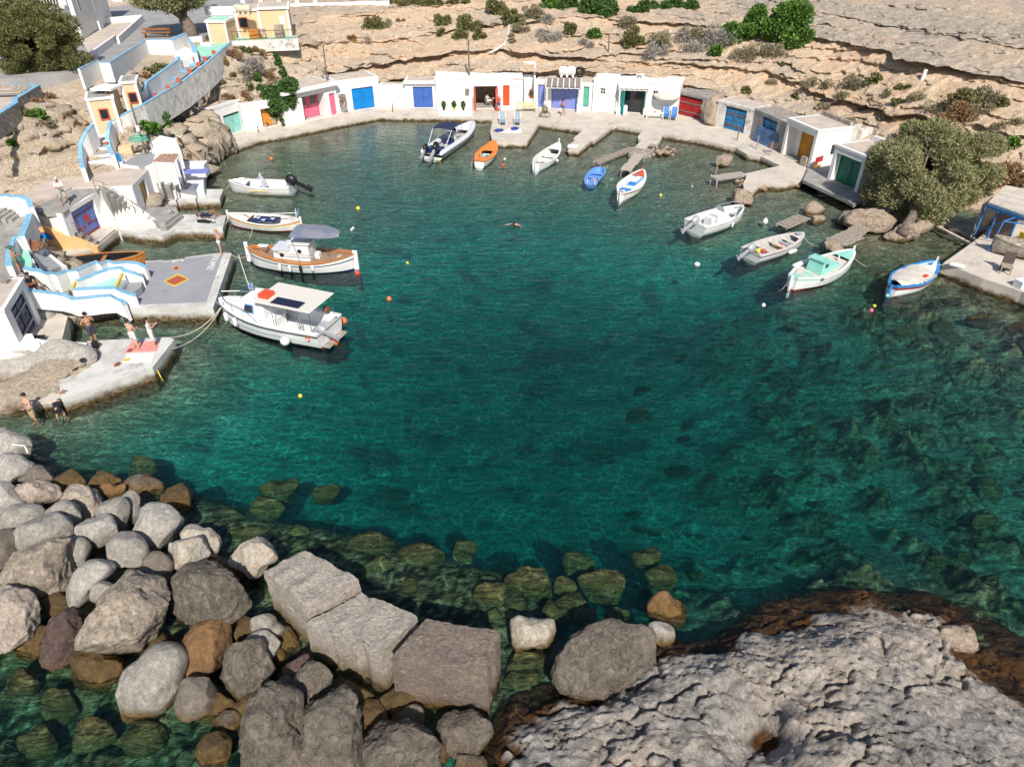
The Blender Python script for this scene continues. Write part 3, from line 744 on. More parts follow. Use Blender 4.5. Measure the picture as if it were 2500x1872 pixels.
def boathouse(name,label,base,top,openings=(),depth=3.0,z0=0.45,wall=None,roofm=None,cat='boathouse',group=HOUSE_G,
    eave=None,parapet=0.0,th=0.28,plinth=None,zb=0.3,roofth=0.22,topr=None,back=False):
 wall = wall or WHITE; roofm = roofm or ROOFC
 a = G(*base[0],z0); b = G(*base[1],z0)
 L = (b - a).length; rz = math.atan2(b.y - a.y,b.x - a.x)
 t = thing(name,label,cat,a,rz,group)
 H = HT(a,top)
 Hr = H if topr is None else HT(b,topr)
 H = (H + Hr)/2
 ops = []
 for o in openings:
  u0 = on_line(a,b,o['l'])*L; u1 = on_line(a,b,o['r'])*L
  pm = a.lerp(b,(u0 + u1)/2/L)
  zt = HT(pm,o['t']); zs = HT(pm,o['b']) if 'b' in o else 0.0
  if zs < 0.15: zs = 0.0
  zt = min(zt,H - 0.12)
  ops.append((max(u0,0.05),min(u1,L - 0.05),zs,zt,o))
 ops.sort(key=lambda q: q[0])
 mb = MB(); x = 0.0
 for (u0,u1,zs,zt,o) in ops:
  if u0 > x: mb.box(x,u0,0,th,-zb,H)
  mb.box(u0,u1,0,th,zt,H)
  if zs > 0: mb.box(u0,u1,0,th,-zb,zs)
  else: mb.box(u0,u1,0,th,-zb,0.02)
  x = u1
 if x < L: mb.box(x,L,0,th,-zb,H)
 mb.box(0,th,th,depth,-zb,H); mb.box(L - th,L,th,depth,-zb,H)
 if back: mb.box(th,L - th,depth - th,depth,-zb,H)
 if parapet:
  mb.box(-0.01,L + 0.01,-0.01,th*0.8,H + roofth,H + roofth + parapet)
 mb.build('wall',wall,t)
 e = eave or 0.0
 MB().box(-0.04,L + 0.04,-0.04,depth,H,H + roofth).build('roof',wall,t)
 MB().box(0.22,L - 0.22,0.25,depth - 0.02,H + roofth,H + roofth + 0.012).build('roof_screed',roofm,t)
 if e:
  MB().box(-0.12,L + 0.12,-e,-0.045,H - 0.02,H + roofth + 0.03).build('eave',wall,t)
 for (u0,u1,zs,zt,o) in ops:
  k = o.get('kind','door'); rec = o.get('rec',0.16)
  if k=='door':
   door_parts(t,u0 + 0.02,u1 - 0.02,zs + 0.03,zt - 0.01,rec,o['mat'],o.get('leaves',2),o.get('bars'),o.get('lattice'),o.get('windows'),panels=o.get('panels',True))
   if rec > th:
    MB().box(u0 - 0.0,u0 + 0.02,th,rec,0.02,zt + .3).box(u1 - 0.02,u1,th,rec,0.02,zt + .3).build('porch_wall',wall,t)
  elif k=='window':
   w = MB().box(u0,u1,0.2,0.23,zs,zt).build('window',GLASS,t)
   m2 = MB()
   for xx in (u0,(u0 + u1)/2 - 0.02,u1 - 0.05): m2.box(xx,xx + 0.05,0.13,0.195,zs,zt)
   for zz in (zs,(zs + zt)/2,zt - 0.05): m2.box(u0,u1,0.1,0.128,zz,zz + 0.05)
   m2.build('frame',o.get('mat',WHITE),w)
  elif k=='open':
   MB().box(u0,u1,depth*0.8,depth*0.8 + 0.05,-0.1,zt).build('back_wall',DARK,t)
   MB().box(u0 - .5,u1 + .5,th + 0.01,depth*0.8,-0.1,0.05).build('floor',GCONC,t)
 if plinth:
  MB().box(0.0,L,-plinth,-0.003,-zb,0.14).build('plinth',wall,t)
 t['L'] = L
 return t,a,b,H
def slab(name,pts,zt,zb,mat,label=None,cat=None,kind='structure',parent=None,group=None):
 z = zt if isinstance(zt,(list,tuple)) else [zt]*len(pts)
 w = [G(p[0],p[1],z[i]) for i,p in enumerate(pts)]
 o = MB().prism([(q.x,q.y) for q in w],zb,[q.z for q in w]).build(name,mat,parent,world=True)
 if parent is None:
  if label: tag(o,label,cat,group)
  else: o['kind'] = kind
 return o
def parapet(name,label,pts,down,th=0.22,mat=None,cap=None,cat='wall',capth=0.06,capw=0.03):
 """pts: (px, py, z) of the wall's top edge"""
 mat = mat or WHITE
 W = [G(p[0],p[1],p[2]) for p in pts]
 t = thing(name,label,cat,(W[0].x,W[0].y,W[0].z - down))
 def strip(w,z_off,dn):
  n = len(W); Lf = []; Rt = []
  for i in range(n):
   d = Vector((0,0));
   if i > 0: d += (W[i].xy - W[i - 1].xy).normalized()
   if i < n - 1: d += (W[i + 1].xy - W[i].xy).normalized()
   d.normalize(); nn = Vector((-d.y,d.x))
   Lf.append(W[i].xy + nn*w/2); Rt.append(W[i].xy - nn*w/2)
  mb = MB()
  for i in range(n):
   zt = W[i].z + z_off
   mb.v += [(*Lf[i],zt),(*Rt[i],zt),(*Rt[i],zt - dn),(*Lf[i],zt - dn)]
  for i in range(n - 1):
   a = 4*i; b = a + 4
   mb.f += [(a,a + 1,b + 1,b),(a + 1,a + 2,b + 2,b + 1),(a + 2,a + 3,b + 3,b + 2),(a + 3,a,b,b + 3)]
  mb.f += [(0,3,2,1),(4*n - 4,4*n - 3,4*n - 2,4*n - 1)]
  return mb
 strip(th,0,down).build('wall_body',mat,t,world=True)
 if cap: strip(max(th,.16) + .02,capth,capth).build('coping',cap,t,world=True)
 return t
def steps(name,label,lines,z0,z1,mat,edge=None,zb=None,cat='stairs',drop=0.9,ew=0.14,parent=None):
 """lines: riser lines ((px,py),(px,py)) from first to last; tread k lies between line k and k+1"""
 n = len(lines) - 1
 t = parent or thing(name,label,cat,G(*lines[0][0],z0))
 for k in range(n):
  z = z0 + (z1 - z0)*k/max(1,n - 1)
  a,b = G(*lines[k][0],z),G(*lines[k][1],z)
  zn = z0 + (z1 - z0)*min(k + 1,n - 1)/max(1,n - 1)
  c,d = G(*lines[k + 1][1],z),G(*lines[k + 1][0],z)
  MB().prism([a.xy,b.xy,c.xy,d.xy],(zb if zb is not None else z - drop),z).build('step',mat,t,world=True)
  if edge:
   if z1>=z0: p,q,r2,s2 = a,b,c,d
   else: p,q,r2,s2 = d,c,b,a
   i1 = (s2.xy - p.xy).normalized()*ew; i2 = (r2.xy - q.xy).normalized()*ew
   o1 = -(s2.xy - p.xy).normalized()*0.02; o2 = -(r2.xy - q.xy).normalized()*0.02
   MB().prism([p.xy + o1,q.xy + o2,q.xy + i2,p.xy + i1],z - 0.17,z + 0.006).build('edge_stripe',edge,t,world=True)
 return t
def bar_path(mb,pts,r=0.02,n=6): return mb.tube(pts,r,n)
def rail(name,label,pts,h=0.95,mat=None,cat='railing',posts=7,bars=2,group=None,r=0.022):
 W = [G(*p) for p in pts]; mat = mat or METAL
 t = thing(name,label,cat,W[0],0,group)
 up = Vector((0,0,1))
 MB().tube([w + up*h for w in W],r,6).build('handrail',mat,t,world=True)
 for k in range(1,bars + 1):
  MB().tube([w + up*h*(1 - k/(bars + 1.0)) for w in W],r*0.7,5).build('rail_bar',mat,t,world=True)
 tot = sum((W[i + 1] - W[i]).length for i in range(len(W) - 1))
 for k in range(posts):
  s = tot*k/(posts - 1); i = 0
  while i < len(W) - 2 and s > (W[i + 1] - W[i]).length: s -= (W[i + 1] - W[i]).length; i += 1
  p = W[i].lerp(W[i + 1],min(1,s/(W[i + 1] - W[i]).length))
  MB().tube([p - up*0.05,p + up*h],r,6).build('post',mat,t,world=True)
 return t
# quays and piers
slab('quay',[(499,413),(499,395),(517,383),(558,365),(592,352),(630,339),(705,326),(784,310),(868,293),(927,283),(967,284),(1100,285),(1202,288),(1316,301),(1363,307),(1422,316),(1498,308),
    (1506,307),(1565,317),(1650,332),(1700,339),(1732,347),(1796,361),(1824,377),(1857,382),(1906,405),(1976,420),(2010,380),(2020,330),(1900,262),(1700,222),(1500,215),(1250,214),(900,218),(700,232),(600,262),(520,300),(470,345),(455,400)],
  0.45,-1.6,CONC)
PIER_G = 'concrete piers off the far quay'
slab('pier',[(1203,286),(1197,323),(1202,347),(1286,348),(1317,300)],0.46,-1.6,CONC,'wide concrete pier holding two sun loungers and a towel','pier',group=PIER_G)
slab('pier',[(1430,312),(1399,339),(1403,343),(1382,360),(1388,366),(1413,368),(1443,343),(1449,345),(1499,307)],0.44,-1.6,CONC,'long stepped concrete pier with a white fender on its tip','pier',group=PIER_G)
slab('pier',[(1572,317),(1557,333),(1559,340),(1601,353),(1611,345),(1620,325)],0.46,-1.4,CONC,'short round-cornered concrete pier above the small rubble islet','pier',group=PIER_G)
slab('footbridge',[(1568,341),(1590,348),(1578,361),(1551,358)],0.44,0.30,CONC,'small concrete slab bridging the short pier and the rubble islet','footbridge')
slab('islet_footing',[(1545,358),(1585,362),(1598,374),(1560,379),(1535,374)],0.34,-1.2,STONE,'low stone footing between the plank gangways','footing')
slab('promontory',[(1906,404),(1819,424),(1822,433),(1814,448),(1817,462),(1835,471),(1853,452),(1870,447),(1901,452),(1960,441),(2010,420),(1976,395)],0.46,-1.5,CONC)
slab('walkway',[(1960,440),(2066,489),(2084,500),(2130,480),(2080,452),(2000,410),(1975,408)],0.72,0.5,GCONC,'raised concrete walkway in front of the green-doored boathouse','walkway')
slab('quay_right',[(2405,570),(2303,642),(2350,660),(2400,680),(2496,712),(2620,770),(2900,880),(3000,700),(2800,560),(2600,500),(2450,490)],0.75,-1.8,CONC)
slab('slipway',[(2286,552),(2335,542),(2440,512),(2455,545),(2380,584)],[0.12,0.3,0.6,0.6,0.12],-1.2,CONC)
for k,(a,b) in enumerate((((2290,556),(2384,604)),((2300,545),(2404,598)))):
 p,q = G(*a,0.2),G(*b,0.2)
 tag(MB().beam(p,q,0.22,0.22).build('slip_beam',CONC),('outer','inner')[k] + ' concrete beam along the slip edge under the big tree','beam','slip beams')
# boathouses on the far quay
D = dict
boathouse('boathouse','white boathouse with a pale aqua double door at the far left',((527,342),(600,315)),272,[D(l=555,r=594,t=277,mat=P_AQUA,lattice=P_AQUA)],depth=1.2)
boathouse('boathouse','white boathouse with an orange plank door behind the hanging vine',((600,322),(700,303)),262,[D(l=644,r=684,t=264,mat=P_ORANGE,panels='planks',rec=0.5,leaves=1)],depth=1.2)
boathouse('boathouse','white boathouse with a pink panelled double door and a narrow pink door',((700,310),(828,279)),233,[D(l=746,r=799,t=232,mat=P_PINK,rec=1.2,windows=M('screen_brown',(0.16,0.13,0.11))),D(l=810,r=824,t=228,mat=P_PINK,leaves=1)],depth=4.2,eave=0.5)
boathouse('boathouse','white boathouse with a plain bright blue double door',((828,276),(930,261)),205,[D(l=864,r=916,t=214,mat=P_BLUE)],depth=3.2)
boathouse('wall','low white wall between the two blue-doored boathouses',((930,261),(992,262)),212,[],depth=1.2,cat='wall',group=None)
boathouse('boathouse','white boathouse with a scratched faded blue door under a thick lintel',((992,264),(1067,264)),204,[D(l=1011,r=1058,t=212,mat=P_BLUE2)],depth=3.2,eave=0.25)
boathouse('house','white house with an open bright red doorway and planted wall',((1067,268),(1276,265)),196,[D(l=1158,r=1215,t=211,kind='open'),D(l=1228,r=1244,t=209,mat=P_RED,leaves=1)],depth=4.6,roofm=WHITE)
def local_door(label,base,swing,w,h,mat,z0=0.45):
 pass
boathouse('boathouse','white boathouse with lilac doors under a slatted awning',((1307,262),(1443,272)),200,[D(l=1312,r=1328,t=207,mat=P_LILAC,leaves=1),D(l=1345,r=1409,t=210,mat=P_LILAC),D(l=1422,r=1436,t=212,b=262,mat=P_GREEN,leaves=1)],depth=3.6)
boathouse('house','white windowless house wall with one small window beside the porch house',((1445,272),(1500,276)),195,[D(l=1462,r=1474,t=216,b=231,kind='window')],depth=3.5,roofm=WHITE)
boathouse('house','white porch house with teal doors and dark glass',((1500,272),(1652,285)),200,[D(l=1520,r=1570,t=214,mat=GLASS,panels=False),D(l=1588,r=1601,t=222,b=242,kind='window')],depth=3.2,roofm=WHITE,parapet=0.25)
boathouse('boathouse','boathouse with a crimson double door set in grey concrete',((1645,277),(1725,297)),226,[D(l=1652,r=1709,t=224,mat=P_CRIM,lattice=P_CRIM,bars=METAL)],depth=3,wall=GCONC,roofm=STONE)
boathouse('boathouse','boathouse with a weathered sky-blue double door in a white surround',((1744,308),(1830,332)),250,[D(l=1763,r=1814,t=256,mat=P_SKY,lattice=P_SKY,bars=RUST)],depth=2.5,wall=WORN)
boathouse('boathouse','rough concrete boathouse with a sunken blue double door',((1831,332),(1914,374)),275,[D(l=1852,r=1886,t=290,mat=P_SKY,lattice=P_SKY)],depth=2.5,wall=GCONC,roofm=STONE,topr=305)
ha = G(1158,267,0.45); hb = G(1215,266,0.45)
for (p,ang,lab) in ((ha,-80,'left'),(hb,-100,'right')):
 t = thing('door_leaf','open bright red door leaf on the %s of the dark doorway' % lab,'door',p + Vector((0,-0.03,0.03)),math.radians(ang),'open red door leaves')
 MB().box(0,1.05,0,0.05,0,2.25).build('panel',P_RED,t); MB().box(0.1,0.95,-0.012,-0.002,0.2,1.0).box(0.1,0.95,-0.012,-0.002,1.15,2.1).build('inset',P_RED,t)
def place_box(name,label,cat,px,py,z,sz,mat,rz=0.0,group=None,bev=0.0):
 p = G(px,py,z)
 o = MB().box(-sz[0]/2,sz[0]/2,-sz[1]/2,sz[1]/2,0,sz[2]).build(name,mat,bevel=bev)
 o.location = p; o.rotation_euler = (0,0,rz)
 return tag(o,label,cat,group)
place_box('doorstep','white doorstep under the closed red door','step',1237,267,0.45,(1.1,0.5,0.3),WHITE)
slab('planter_ledge',[(1070,270),(1153,269),(1153,272.5),(1070,273.5)],0.9,0.4,WHITE,'low white ledge carrying three potted plants','ledge')
t = thing('stairs','white outside stairs between the red-doored and lilac-doored houses','stairs',G(1276,268,0.45))
a0 = G(1279,270,0.45); a1 = G(1303,271,0.45)
for k in range(12):
 MB().box(a0.x,a1.x,a0.y + 0.27*k,a0.y + 0.27*(k + 1) - 0.002,0.3,0.45 + 0.24*(k + 1)).build('step',WHITE,t,world=True)
MB().box(a1.x + .002,a1.x + 0.22,a0.y + 0.3,a0.y + 3.6,0.3,3.4).build('side_wall',WHITE,t,world=True)
MB().box(a0.x - 0.1,a1.x + 0.24,a0.y + 3.61,a0.y + 3.9,0.3,4.5).box(a1.x + .003,a1.x + 0.24,a0.y + 2.6,a0.y + 3.6,3.41,4.5).build('back_wall',WHITE,t,world=True)
def awning(name,label,l,r,py_base,py_top,out,tilt,slatm,n,roofm,posts=True,group='porch roofs'):
 a = G(l,py_base,0.45); b = G(r,py_base + (2 if r > 1400 else 0),0.45); H = HT(a,py_top)
 rz = math.atan2(b.y - a.y,b.x - a.x); L = (b - a).length
 t = thing(name,label,'awning',a,rz,group)
 for k in range(n):
  x0 = L*k/n; x1 = L*(k + 1)/n
  MB().add([(x0 + .05,-0.1,H),(x1 - .05,-0.1,H),(x1 - .05,out,H + tilt),(x0 + .05,out,H + tilt),(x0 + .05,-0.1,H + .05),(x1 - .05,-0.1,H + .05),(x1 - .05,out,H + tilt + .05),(x0 + .05,out,H + tilt + .05)],
     [(0,3,2,1),(4,5,6,7),(0,1,5,4),(1,2,6,5),(2,3,7,6),(3,0,4,7)]).build('slat_panel',roofm,t)
 for k in range(n + 1):
  MB().beam((L*k/n,-0.25,H - 0.02),(L*k/n,out,H + tilt - 0.02),0.1,0.12).build('rafter',WHITE,t)
 MB().beam((-0.1,0.1,H - 0.16),(L + 0.1,0.1,H - 0.16),0.1,0.12).build('beam',WHITE,t)
 if posts:
  for x in (0.12,L - 0.12):
   MB().tube([(x,0.1,0),(x,0.1,H - 0.22)],0.075,8).build('post',WHITE,t)
   MB().box(x - 0.2,x + 0.2,-0.1,0.3,0,0.75).build('post_base',WHITE,t)
 return t
awning('awning','brown slatted awning with white rafters over the lilac doors',1331,1415,274,211,1.5,0.45,None,6,M('brown_reed_panel',(0.2,0.16,0.14),(0.28,0.24,0.2),scale=10,rough=0.95))
awning('awning','white pergola roof over the teal doors of the porch house',1506,1577,281,216,1.9,0.35,None,6,WHITE)
for (px,lab) in ((1512,'left'),(1571,'right')):
 t = thing('door_leaf','teal door leaf folded open on the %s of the dark glass' % lab,'door',G(px,277,0.47),math.radians(-75 if lab=='left' else -100),'teal door leaves')
 MB().box(0,0.9,0,0.05,0,2.3).build('panel',P_TEAL,t); MB().box(0.1,0.8,-0.02,-0.002,0.3,1.0).build('inset',P_TEAL,t)
place_box('cabinet','small white cabinet inside the porch beside the left teal door','cabinet',1524,279,0.45,(0.5,0.45,0.85),WPLAST,bev=0.02)
place_box('doormat','dark doormat on the porch floor before the glass doors','doormat',1549,272,0.47,(1.0,0.6,0.02),BLACKP)
a = G(1836,343,0.45); b = G(1890,366,0.45); rz = math.atan2(b.y - a.y,b.x - a.x)
t = thing('plank_hatch','large weathered blue plank panel leaning by the sunken door','panel',a,rz)
for k in range(7):
 MB().box(0,(b - a).length,-0.02 + 0.05*k,0.03 + 0.05*k,0.02 + 0.19*k,0.2 + 0.19*k).build('plank',paint('faded_board_blue',(0.10,0.2,0.40),0.5),t)
MB().beam((0.25,0.3,0),(0.25,0.42,1.35),0.07,0.05).beam(((b - a).length - 0.25,0.3,0),((b - a).length - .25,0.42,1.35),0.07,0.05).build('batten',WOOD,t)
# amber-doored and green-doored boathouses
def porch_house(label,bl,br,tl,dl,dr,doorm,depth_px,lattice=None,rec=2.0,depth=5.0,z0=0.46,window=False,dt=None,wall=WHITE):
 a = G(*bl,z0); b = G(*br,z0); rz = math.atan2(b.y - a.y,b.x - a.x); L = (b - a).length; H = HT(a,tl)
 t = thing('boathouse',label,'boathouse',a,rz,HOUSE_G)
 th = 0.32
 mb = MB().box(0,th,0,depth,-0.5,H).box(th,L - th,rec,rec + 0.3,H - 0.35,H)
 mb.box(th,L - th,0,th,H - 0.42,H)
 dl_,dr_ = dl*L,dr*L
 mb.box(th,dl_,rec,rec + 0.3,-0.5,H - 0.352).box(dr_,L - th,rec,rec + 0.3,-0.5,H - 0.352)
 if window:
  wy0,wy1,wz0,wz1 = depth*0.5,depth*0.5 + 0.75,0.95,1.75
  mb.box(L - th,L,0,wy0,-0.5,H).box(L - th,L,wy1,depth,-0.5,H).box(L - th,L,wy0,wy1,-0.5,wz0).box(L - th,L,wy0,wy1,wz1,H)
 else: mb.box(L - th,L,0,depth,-0.5,H)
 mb.box(th,L - th,depth - 0.3,depth,-0.5,H)
 mb.build('wall',wall,t)
 MB().box(-0.05,L + 0.05,-0.05,depth,H,H + 0.16).build('roof',wall,t)
 MB().box(0.25,L - 0.25,0.3,depth - 0.3,H + 0.16,H + 0.175).build('roof_screed',ROOFC,t)
 MB().box(0.2,L - 0.2,depth - 0.28,depth,H + 0.18,H + 0.5).build('back_parapet',STONE if window else wall,t)
 MB().box(th,L - th,0.02,rec,-0.4,0.03).build('porch_floor',GCONC,t)
 door_parts(t,dl_,dr_,0.04,H - 0.36,rec + 0.06,doorm,2,None,lattice)
 if window:
  w = MB().box(L - 0.2,L - 0.17,wy0,wy1,wz0,wz1).build('window',GLASS,t)
  g = MB()
  for q in range(4):
   g.box(L - 0.06,L - 0.03,wy0 + (wy1 - wy0)*q/3 - 0.015,wy0 + (wy1 - wy0)*q/3 + 0.015,wz0,wz1)
   g.box(L - 0.025,L + 0.0,wy0,wy1,wz0 + (wz1 - wz0)*q/3 - 0.015,wz0 + (wz1 - wz0)*q/3 + 0.015)
  g.build('grille',METAL,w)
 return t
porch_house('white porch-fronted boathouse with an amber door and a grilled side window',(1905,376),(1976,411),292,0.24,0.93,P_AMBER,None,window=True,depth=3.5,rec=1.0)
porch_house('white boathouse with a dark green double door beside the big tree',(2019,437),(2092,470),357,0.14,0.88,P_DGREEN,None,lattice=P_DGREEN,rec=0.35,depth=3.6,z0=0.72)
t = thing('boat_ramp','long orange wooden ramp propped between amber and green boathouses','ramp',G(1990,410,0.5))
p,q = G(1990,411,0.55),A(2068,338,G(2010,380,0.5).y + 4.2)
MB().beam(p,q,0.42,0.1).build('board',P_AMBER,t,world=True)
for s in (-1,1):
 o = Vector((0.22*s,0.08*s,0.06)); MB().beam(p + o,q + o,0.06,0.2).build('side_rail',paint('ochre_paint',(0.7,0.34,0.02)),t,world=True)
place_box('crate','small brown wooden crate inside the amber-doored porch','crate',1964,403,0.5,(0.55,0.6,0.7),WOOD,0.4)
cl = MB()
a = G(1992,386,1.6)
for k in range(6): cl.quad(a + Vector((0.14*k,0.1*k,0.03*(k % 2))),a + Vector((0.14*(k + 1),0.1*(k + 1),0.03*((k + 1) % 2))),a + Vector((0.14*(k + 1) + .03,0.1*(k + 1),-0.45)),a + Vector((0.14*k + .03,0.1*k,-0.43)))
tag(cl.build('cloth',M('dark_red_cloth',(0.4,0.03,0.03),rough=0.95)),'dark red cloth hanging on the amber boathouse side wall','cloth')
for k,(x0,y0,x1,y1,h) in enumerate(((2040,330,2072,318,1.6),(2078,322,2098,312,1.9),(2100,318,2128,312,1.3))):
 a = G(x0,y0,2.0); b = G(x1,y1,2.0)
 tag(MB().beam(a - Vector((0,0,.6)),b - Vector((0,0,.6)),0.35,h).build('ruined_wall',WORN),['low crumbling white wall next to the amber boathouse','tall stub of crumbling white wall behind the ramp','small crumbling white wall by the tree top'][k],'wall','crumbling white walls')
# right-hand boat shed, its blue frame and things on that quay
z0 = 0.75
ra,rb,rc,rd = G(2413,493,3.0),G(2520,533,3.0),G(2600,480,3.0),G(2455,452,3.0)
t = thing('boat_shed','open boat shed with a flat concrete slab roof on blue beams','shed',G(2413,565,.75))
nrow,ncol = 2,4
for i in range(ncol):
 for j in range(nrow):
  def bl(u,v): return ra.lerp(rb,u).lerp(rd.lerp(rc,u),v)
  u0,u1,v0,v1 = i/ncol + .004,(i + 1)/ncol - .004,j/nrow + .006,(j + 1)/nrow - .006
  MB().prism([bl(u0,v0).xy,bl(u1,v0).xy,bl(u1,v1).xy,bl(u0,v1).xy],2.86,3.0 + 0.004*((i + j) % 2)).build('roof_slab',CONC,t,world=True)
BLUEF = paint('blue_steel_paint',(0.04,0.2,0.48),0.7)
MB().beam(ra + Vector((-.1,-.12,-.25)),rb + Vector((.1,-.12,-.25)),0.1,0.14).build('front_beam',BLUEF,t,world=True)
MB().beam(ra + Vector((-.1,-.3,-.05)),rb + Vector((.1,-.3,-.05)),0.06,0.06).build('edge_pipe',BLUEF,t,world=True)
for (u,v) in ((0.0,0),(0.3,0),(0.75,0)):
 p = ra.lerp(rb,u) + Vector((0,0.1,0)); MB().beam((p.x,p.y,z0),(p.x,p.y,2.68),0.1,0.1,(1,0,0)).build('post',BLUEF,t,world=True)
back = [rd + Vector((.2,-.4,0)),rc + Vector((-.2,-.4,0))]
MB().prism([back[0].xy,back[1].xy,(back[1] + Vector((0,.3,0))).xy,(back[0] + Vector((0,.3,0))).xy],0.0,2.84).build('back_wall',STONE,t,world=True)
MB().prism([(ra + Vector((.1,.6,0))).xy,(rd + Vector((.1,-.45,0))).xy,(rd + Vector((.4,-.45,0))).xy,(ra + Vector((.4,.6,0))).xy],0.0,2.84).build('side_wall',STONE,t,world=True)
MB().prism([(ra.lerp(rb,.55) + Vector((0,1.2,0))).xy,(ra.lerp(rb,.98) + Vector((0,1.2,0))).xy,(ra.lerp(rb,.98) + Vector((0,1.3,0))).xy,(ra.lerp(rb,.55) + Vector((0,1.3,0))).xy],.75,2.6).build('boarding',M('brown_boarding',(0.22,0.14,0.11)),t,world=True)
t = thing('steel_frame','blue steel pergola frame standing before the boat shed','frame',G(2412,614,z0))
f0 = G(2412,614,z0); hT = HT(f0,545) ; fT = f0 + Vector((0.5,0,1.9))
fT = Vector((f0.x + .35,f0.y + .2,z0 + 1.95))
m1 = ra.lerp(rb,0.62) + Vector((0,-0.2,-0.3))
MB().tube([f0,fT],0.045,8).build('post',BLUEF,t,world=True)
MB().tube([fT,m1],0.04,8).build('beam',BLUEF,t,world=True)
fR = fT + Vector((4.5,-2.2,0.0)); MB().tube([fT,fR],0.04,8).build('beam',BLUEF,t,world=True)
MB().tube([fT + Vector((1.6,-0.8,0)),m1 + Vector((2,-1,0))],0.035,8).build('beam',BLUEF,t,world=True)
MB().tube([fT,fT + Vector((-0.2,1.4,-1.2))],0.035,8).build('brace',BLUEF,t,world=True)
MB().tube([fR,(fR.x,fR.y,z0)],0.045,8).build('post',BLUEF,t,world=True)
# left shore: houses, stairs, terraces
slab('road',[(200,172),(238,152),(268,156),(355,101),(414,101),(452,84),(500,90),(590,40),(700,28),(900,30),(1100,-60),(700,-160),(0,-160),(-300,60),(-300,200),(60,190)],7.35,5.5,ROAD)
slab('terrace',[(217,130),(280,88),(287,92),(346,40),(256,46),(240,75),(200,100)],7.36,6.9,TERR)
slab('lower_terrace',[(-80,300),(0,283),(35,255),(45,240),(92,212),(30,205),(-120,190),(-200,250)],6.55,5.0,TERR)
parapet('wall','white parapet beside the terrace steps near the big white building',[(217,130,7.95),(280,86,7.95)],0.7)
parapet('wall','white parapet running down from the terrace corner to the paved road',[(346,38,7.95),(286,91,7.95)],0.7)
parapet('wall','white parapet along the back of the small terrace',[(256,44,7.95),(345,37,7.95)],0.7)
parapet('wall','blue-topped white retaining wall along the edge of the paved road',[(192,170,7.95),(237,148,7.95),(244,154,7.95),(267,154,7.95),(311,126,7.95),(355,99,7.95),(414,98,7.95),(452,82,7.95)],1.5,th=0.2,cap=TRIM)
parapet('wall','blue-topped stone wall round the left terrace under the tree',[(-60,318,7.0),(0,276,7.0),(38,252,7.0),(36,243,7.0),(92,210,7.0),(28,208,7.0)],1.3,th=0.35,mat=STONE,cap=TRIM)
parapet('wall','long white parapet with stubs beside the upper road',[(570,14,8.0),(700,10,8.0),(950,2,8.6)],1.0,th=0.4)
for k in range(5):
 place_box('wall_post','%s small white post from the left on the upper road parapet' % ['first','second','third','fourth','fifth'][k],'post',595 + 44*k,9,8.0,(0.5,0.5,0.4),WHITE,group='small posts on the upper road parapet')
for k,(x,y) in enumerate(((385,92),(20,238))):
 a = G(x,y,7.36 if k==0 else 6.56)
 t = thing('bench',('dark wooden bench behind the blue-topped road wall','pale wooden bench on the left terrace')[k],'bench',a,0.15,'benches')
 for q in range(3): MB().box(-1.4,1.4,-0.3 + 0.2*q,-0.14 + 0.2*q,0.42,0.47).build('slat',(BROWNW,WOOD)[k],t)
 for sx in (-1.1,1.1): MB().box(sx - .05,sx + .05,-0.28,0.25,0,0.418).build('leg',(BROWNW,WOOD)[k],t)
 MB().box(-1.4,1.4,0.36,0.4,0.6,0.8).box(-1.1,-1.04,.33,.37,.4,.8).box(1.04,1.1,.33,.37,.4,.8).build('backrest',(BROWNW,WOOD)[k],t)
c0 = G(204,97,7.36); c1 = G(244,70,7.36)
dirv = (c1 - c0).normalized(); lft = Vector((-dirv.y,dirv.x,0));
rz = math.atan2(-lft.y,-lft.x)
t = thing('white_building','large white building with a balcony at the top left','building',c0,rz)
Lb = 14.0; Db = (c1 - c0).length
mb = MB().box(-Lb,0,0,Db + 6,-1.5,6.5); mb.build('wall',WHITE,t)
MB().box(0.002,0.35,Db - 1.0,Db + 0.3,-0.5,6.5).build('corner_pier',WHITE,t)
MB().box(-Lb - .1,0.2,-0.2,Db + 6.1,6.5,6.8).build('roof',WHITE,t)
w = MB().box(0.003,0.03,1.5,1.95,2.3,3.9).build('window',GLASS,t); MB().box(0.03,0.07,1.42,1.5,2.2,4.0).box(0.03,0.07,1.95,2.03,2.2,4.0).build('frame',WHITE,w)
MB().box(-3.4,-0.4,-1.3,-0.01,2.9,3.08).build('balcony_floor',WHITE,t)
MB().box(-3.4,-0.4,-1.3,-1.18,3.85,3.97).build('balcony_handrail',WHITE,t)
for k in range(12): MB().lathe([(0.05,0),(0.07,0.2),(0.03,0.4),(0.05,0.77)],(-3.3 + 0.255*k,-1.24,3.081),6).build('baluster',WHITE,t)
for x in (-3.35,-0.55): MB().box(x,x + 0.15,-1.29,-1.16,3.97,6.2).build('balcony_column',WHITE,t)
MB().box(-2.6,-1.2,-0.03,-0.003,3.1,5.3).build('window',GLASS,t)
for k,(x0,x1,y,dm) in enumerate(((226,262,12,WHITE),(262,300,8,P_BLUE))):
 a,b = G(x0,y,7.36),G(x1,y,7.36)
 t = thing('small_building',('plain white building far behind the road','white building with a blue door far behind the road')[k],'building',a,math.atan2(b.y - a.y,b.x - a.x))
 L = (b - a).length
 MB().box(0,L - .02,0,4,-.3,3.2).build('wall',WHITE,t); MB().box(-.1,L + .06,-.1,4.1,3.2,3.4).build('roof',WHITE,t)
 MB().box(L*.15,L*.35,-0.05,-.003,0,2.1).build('door',dm if k else P_NAVY,t)
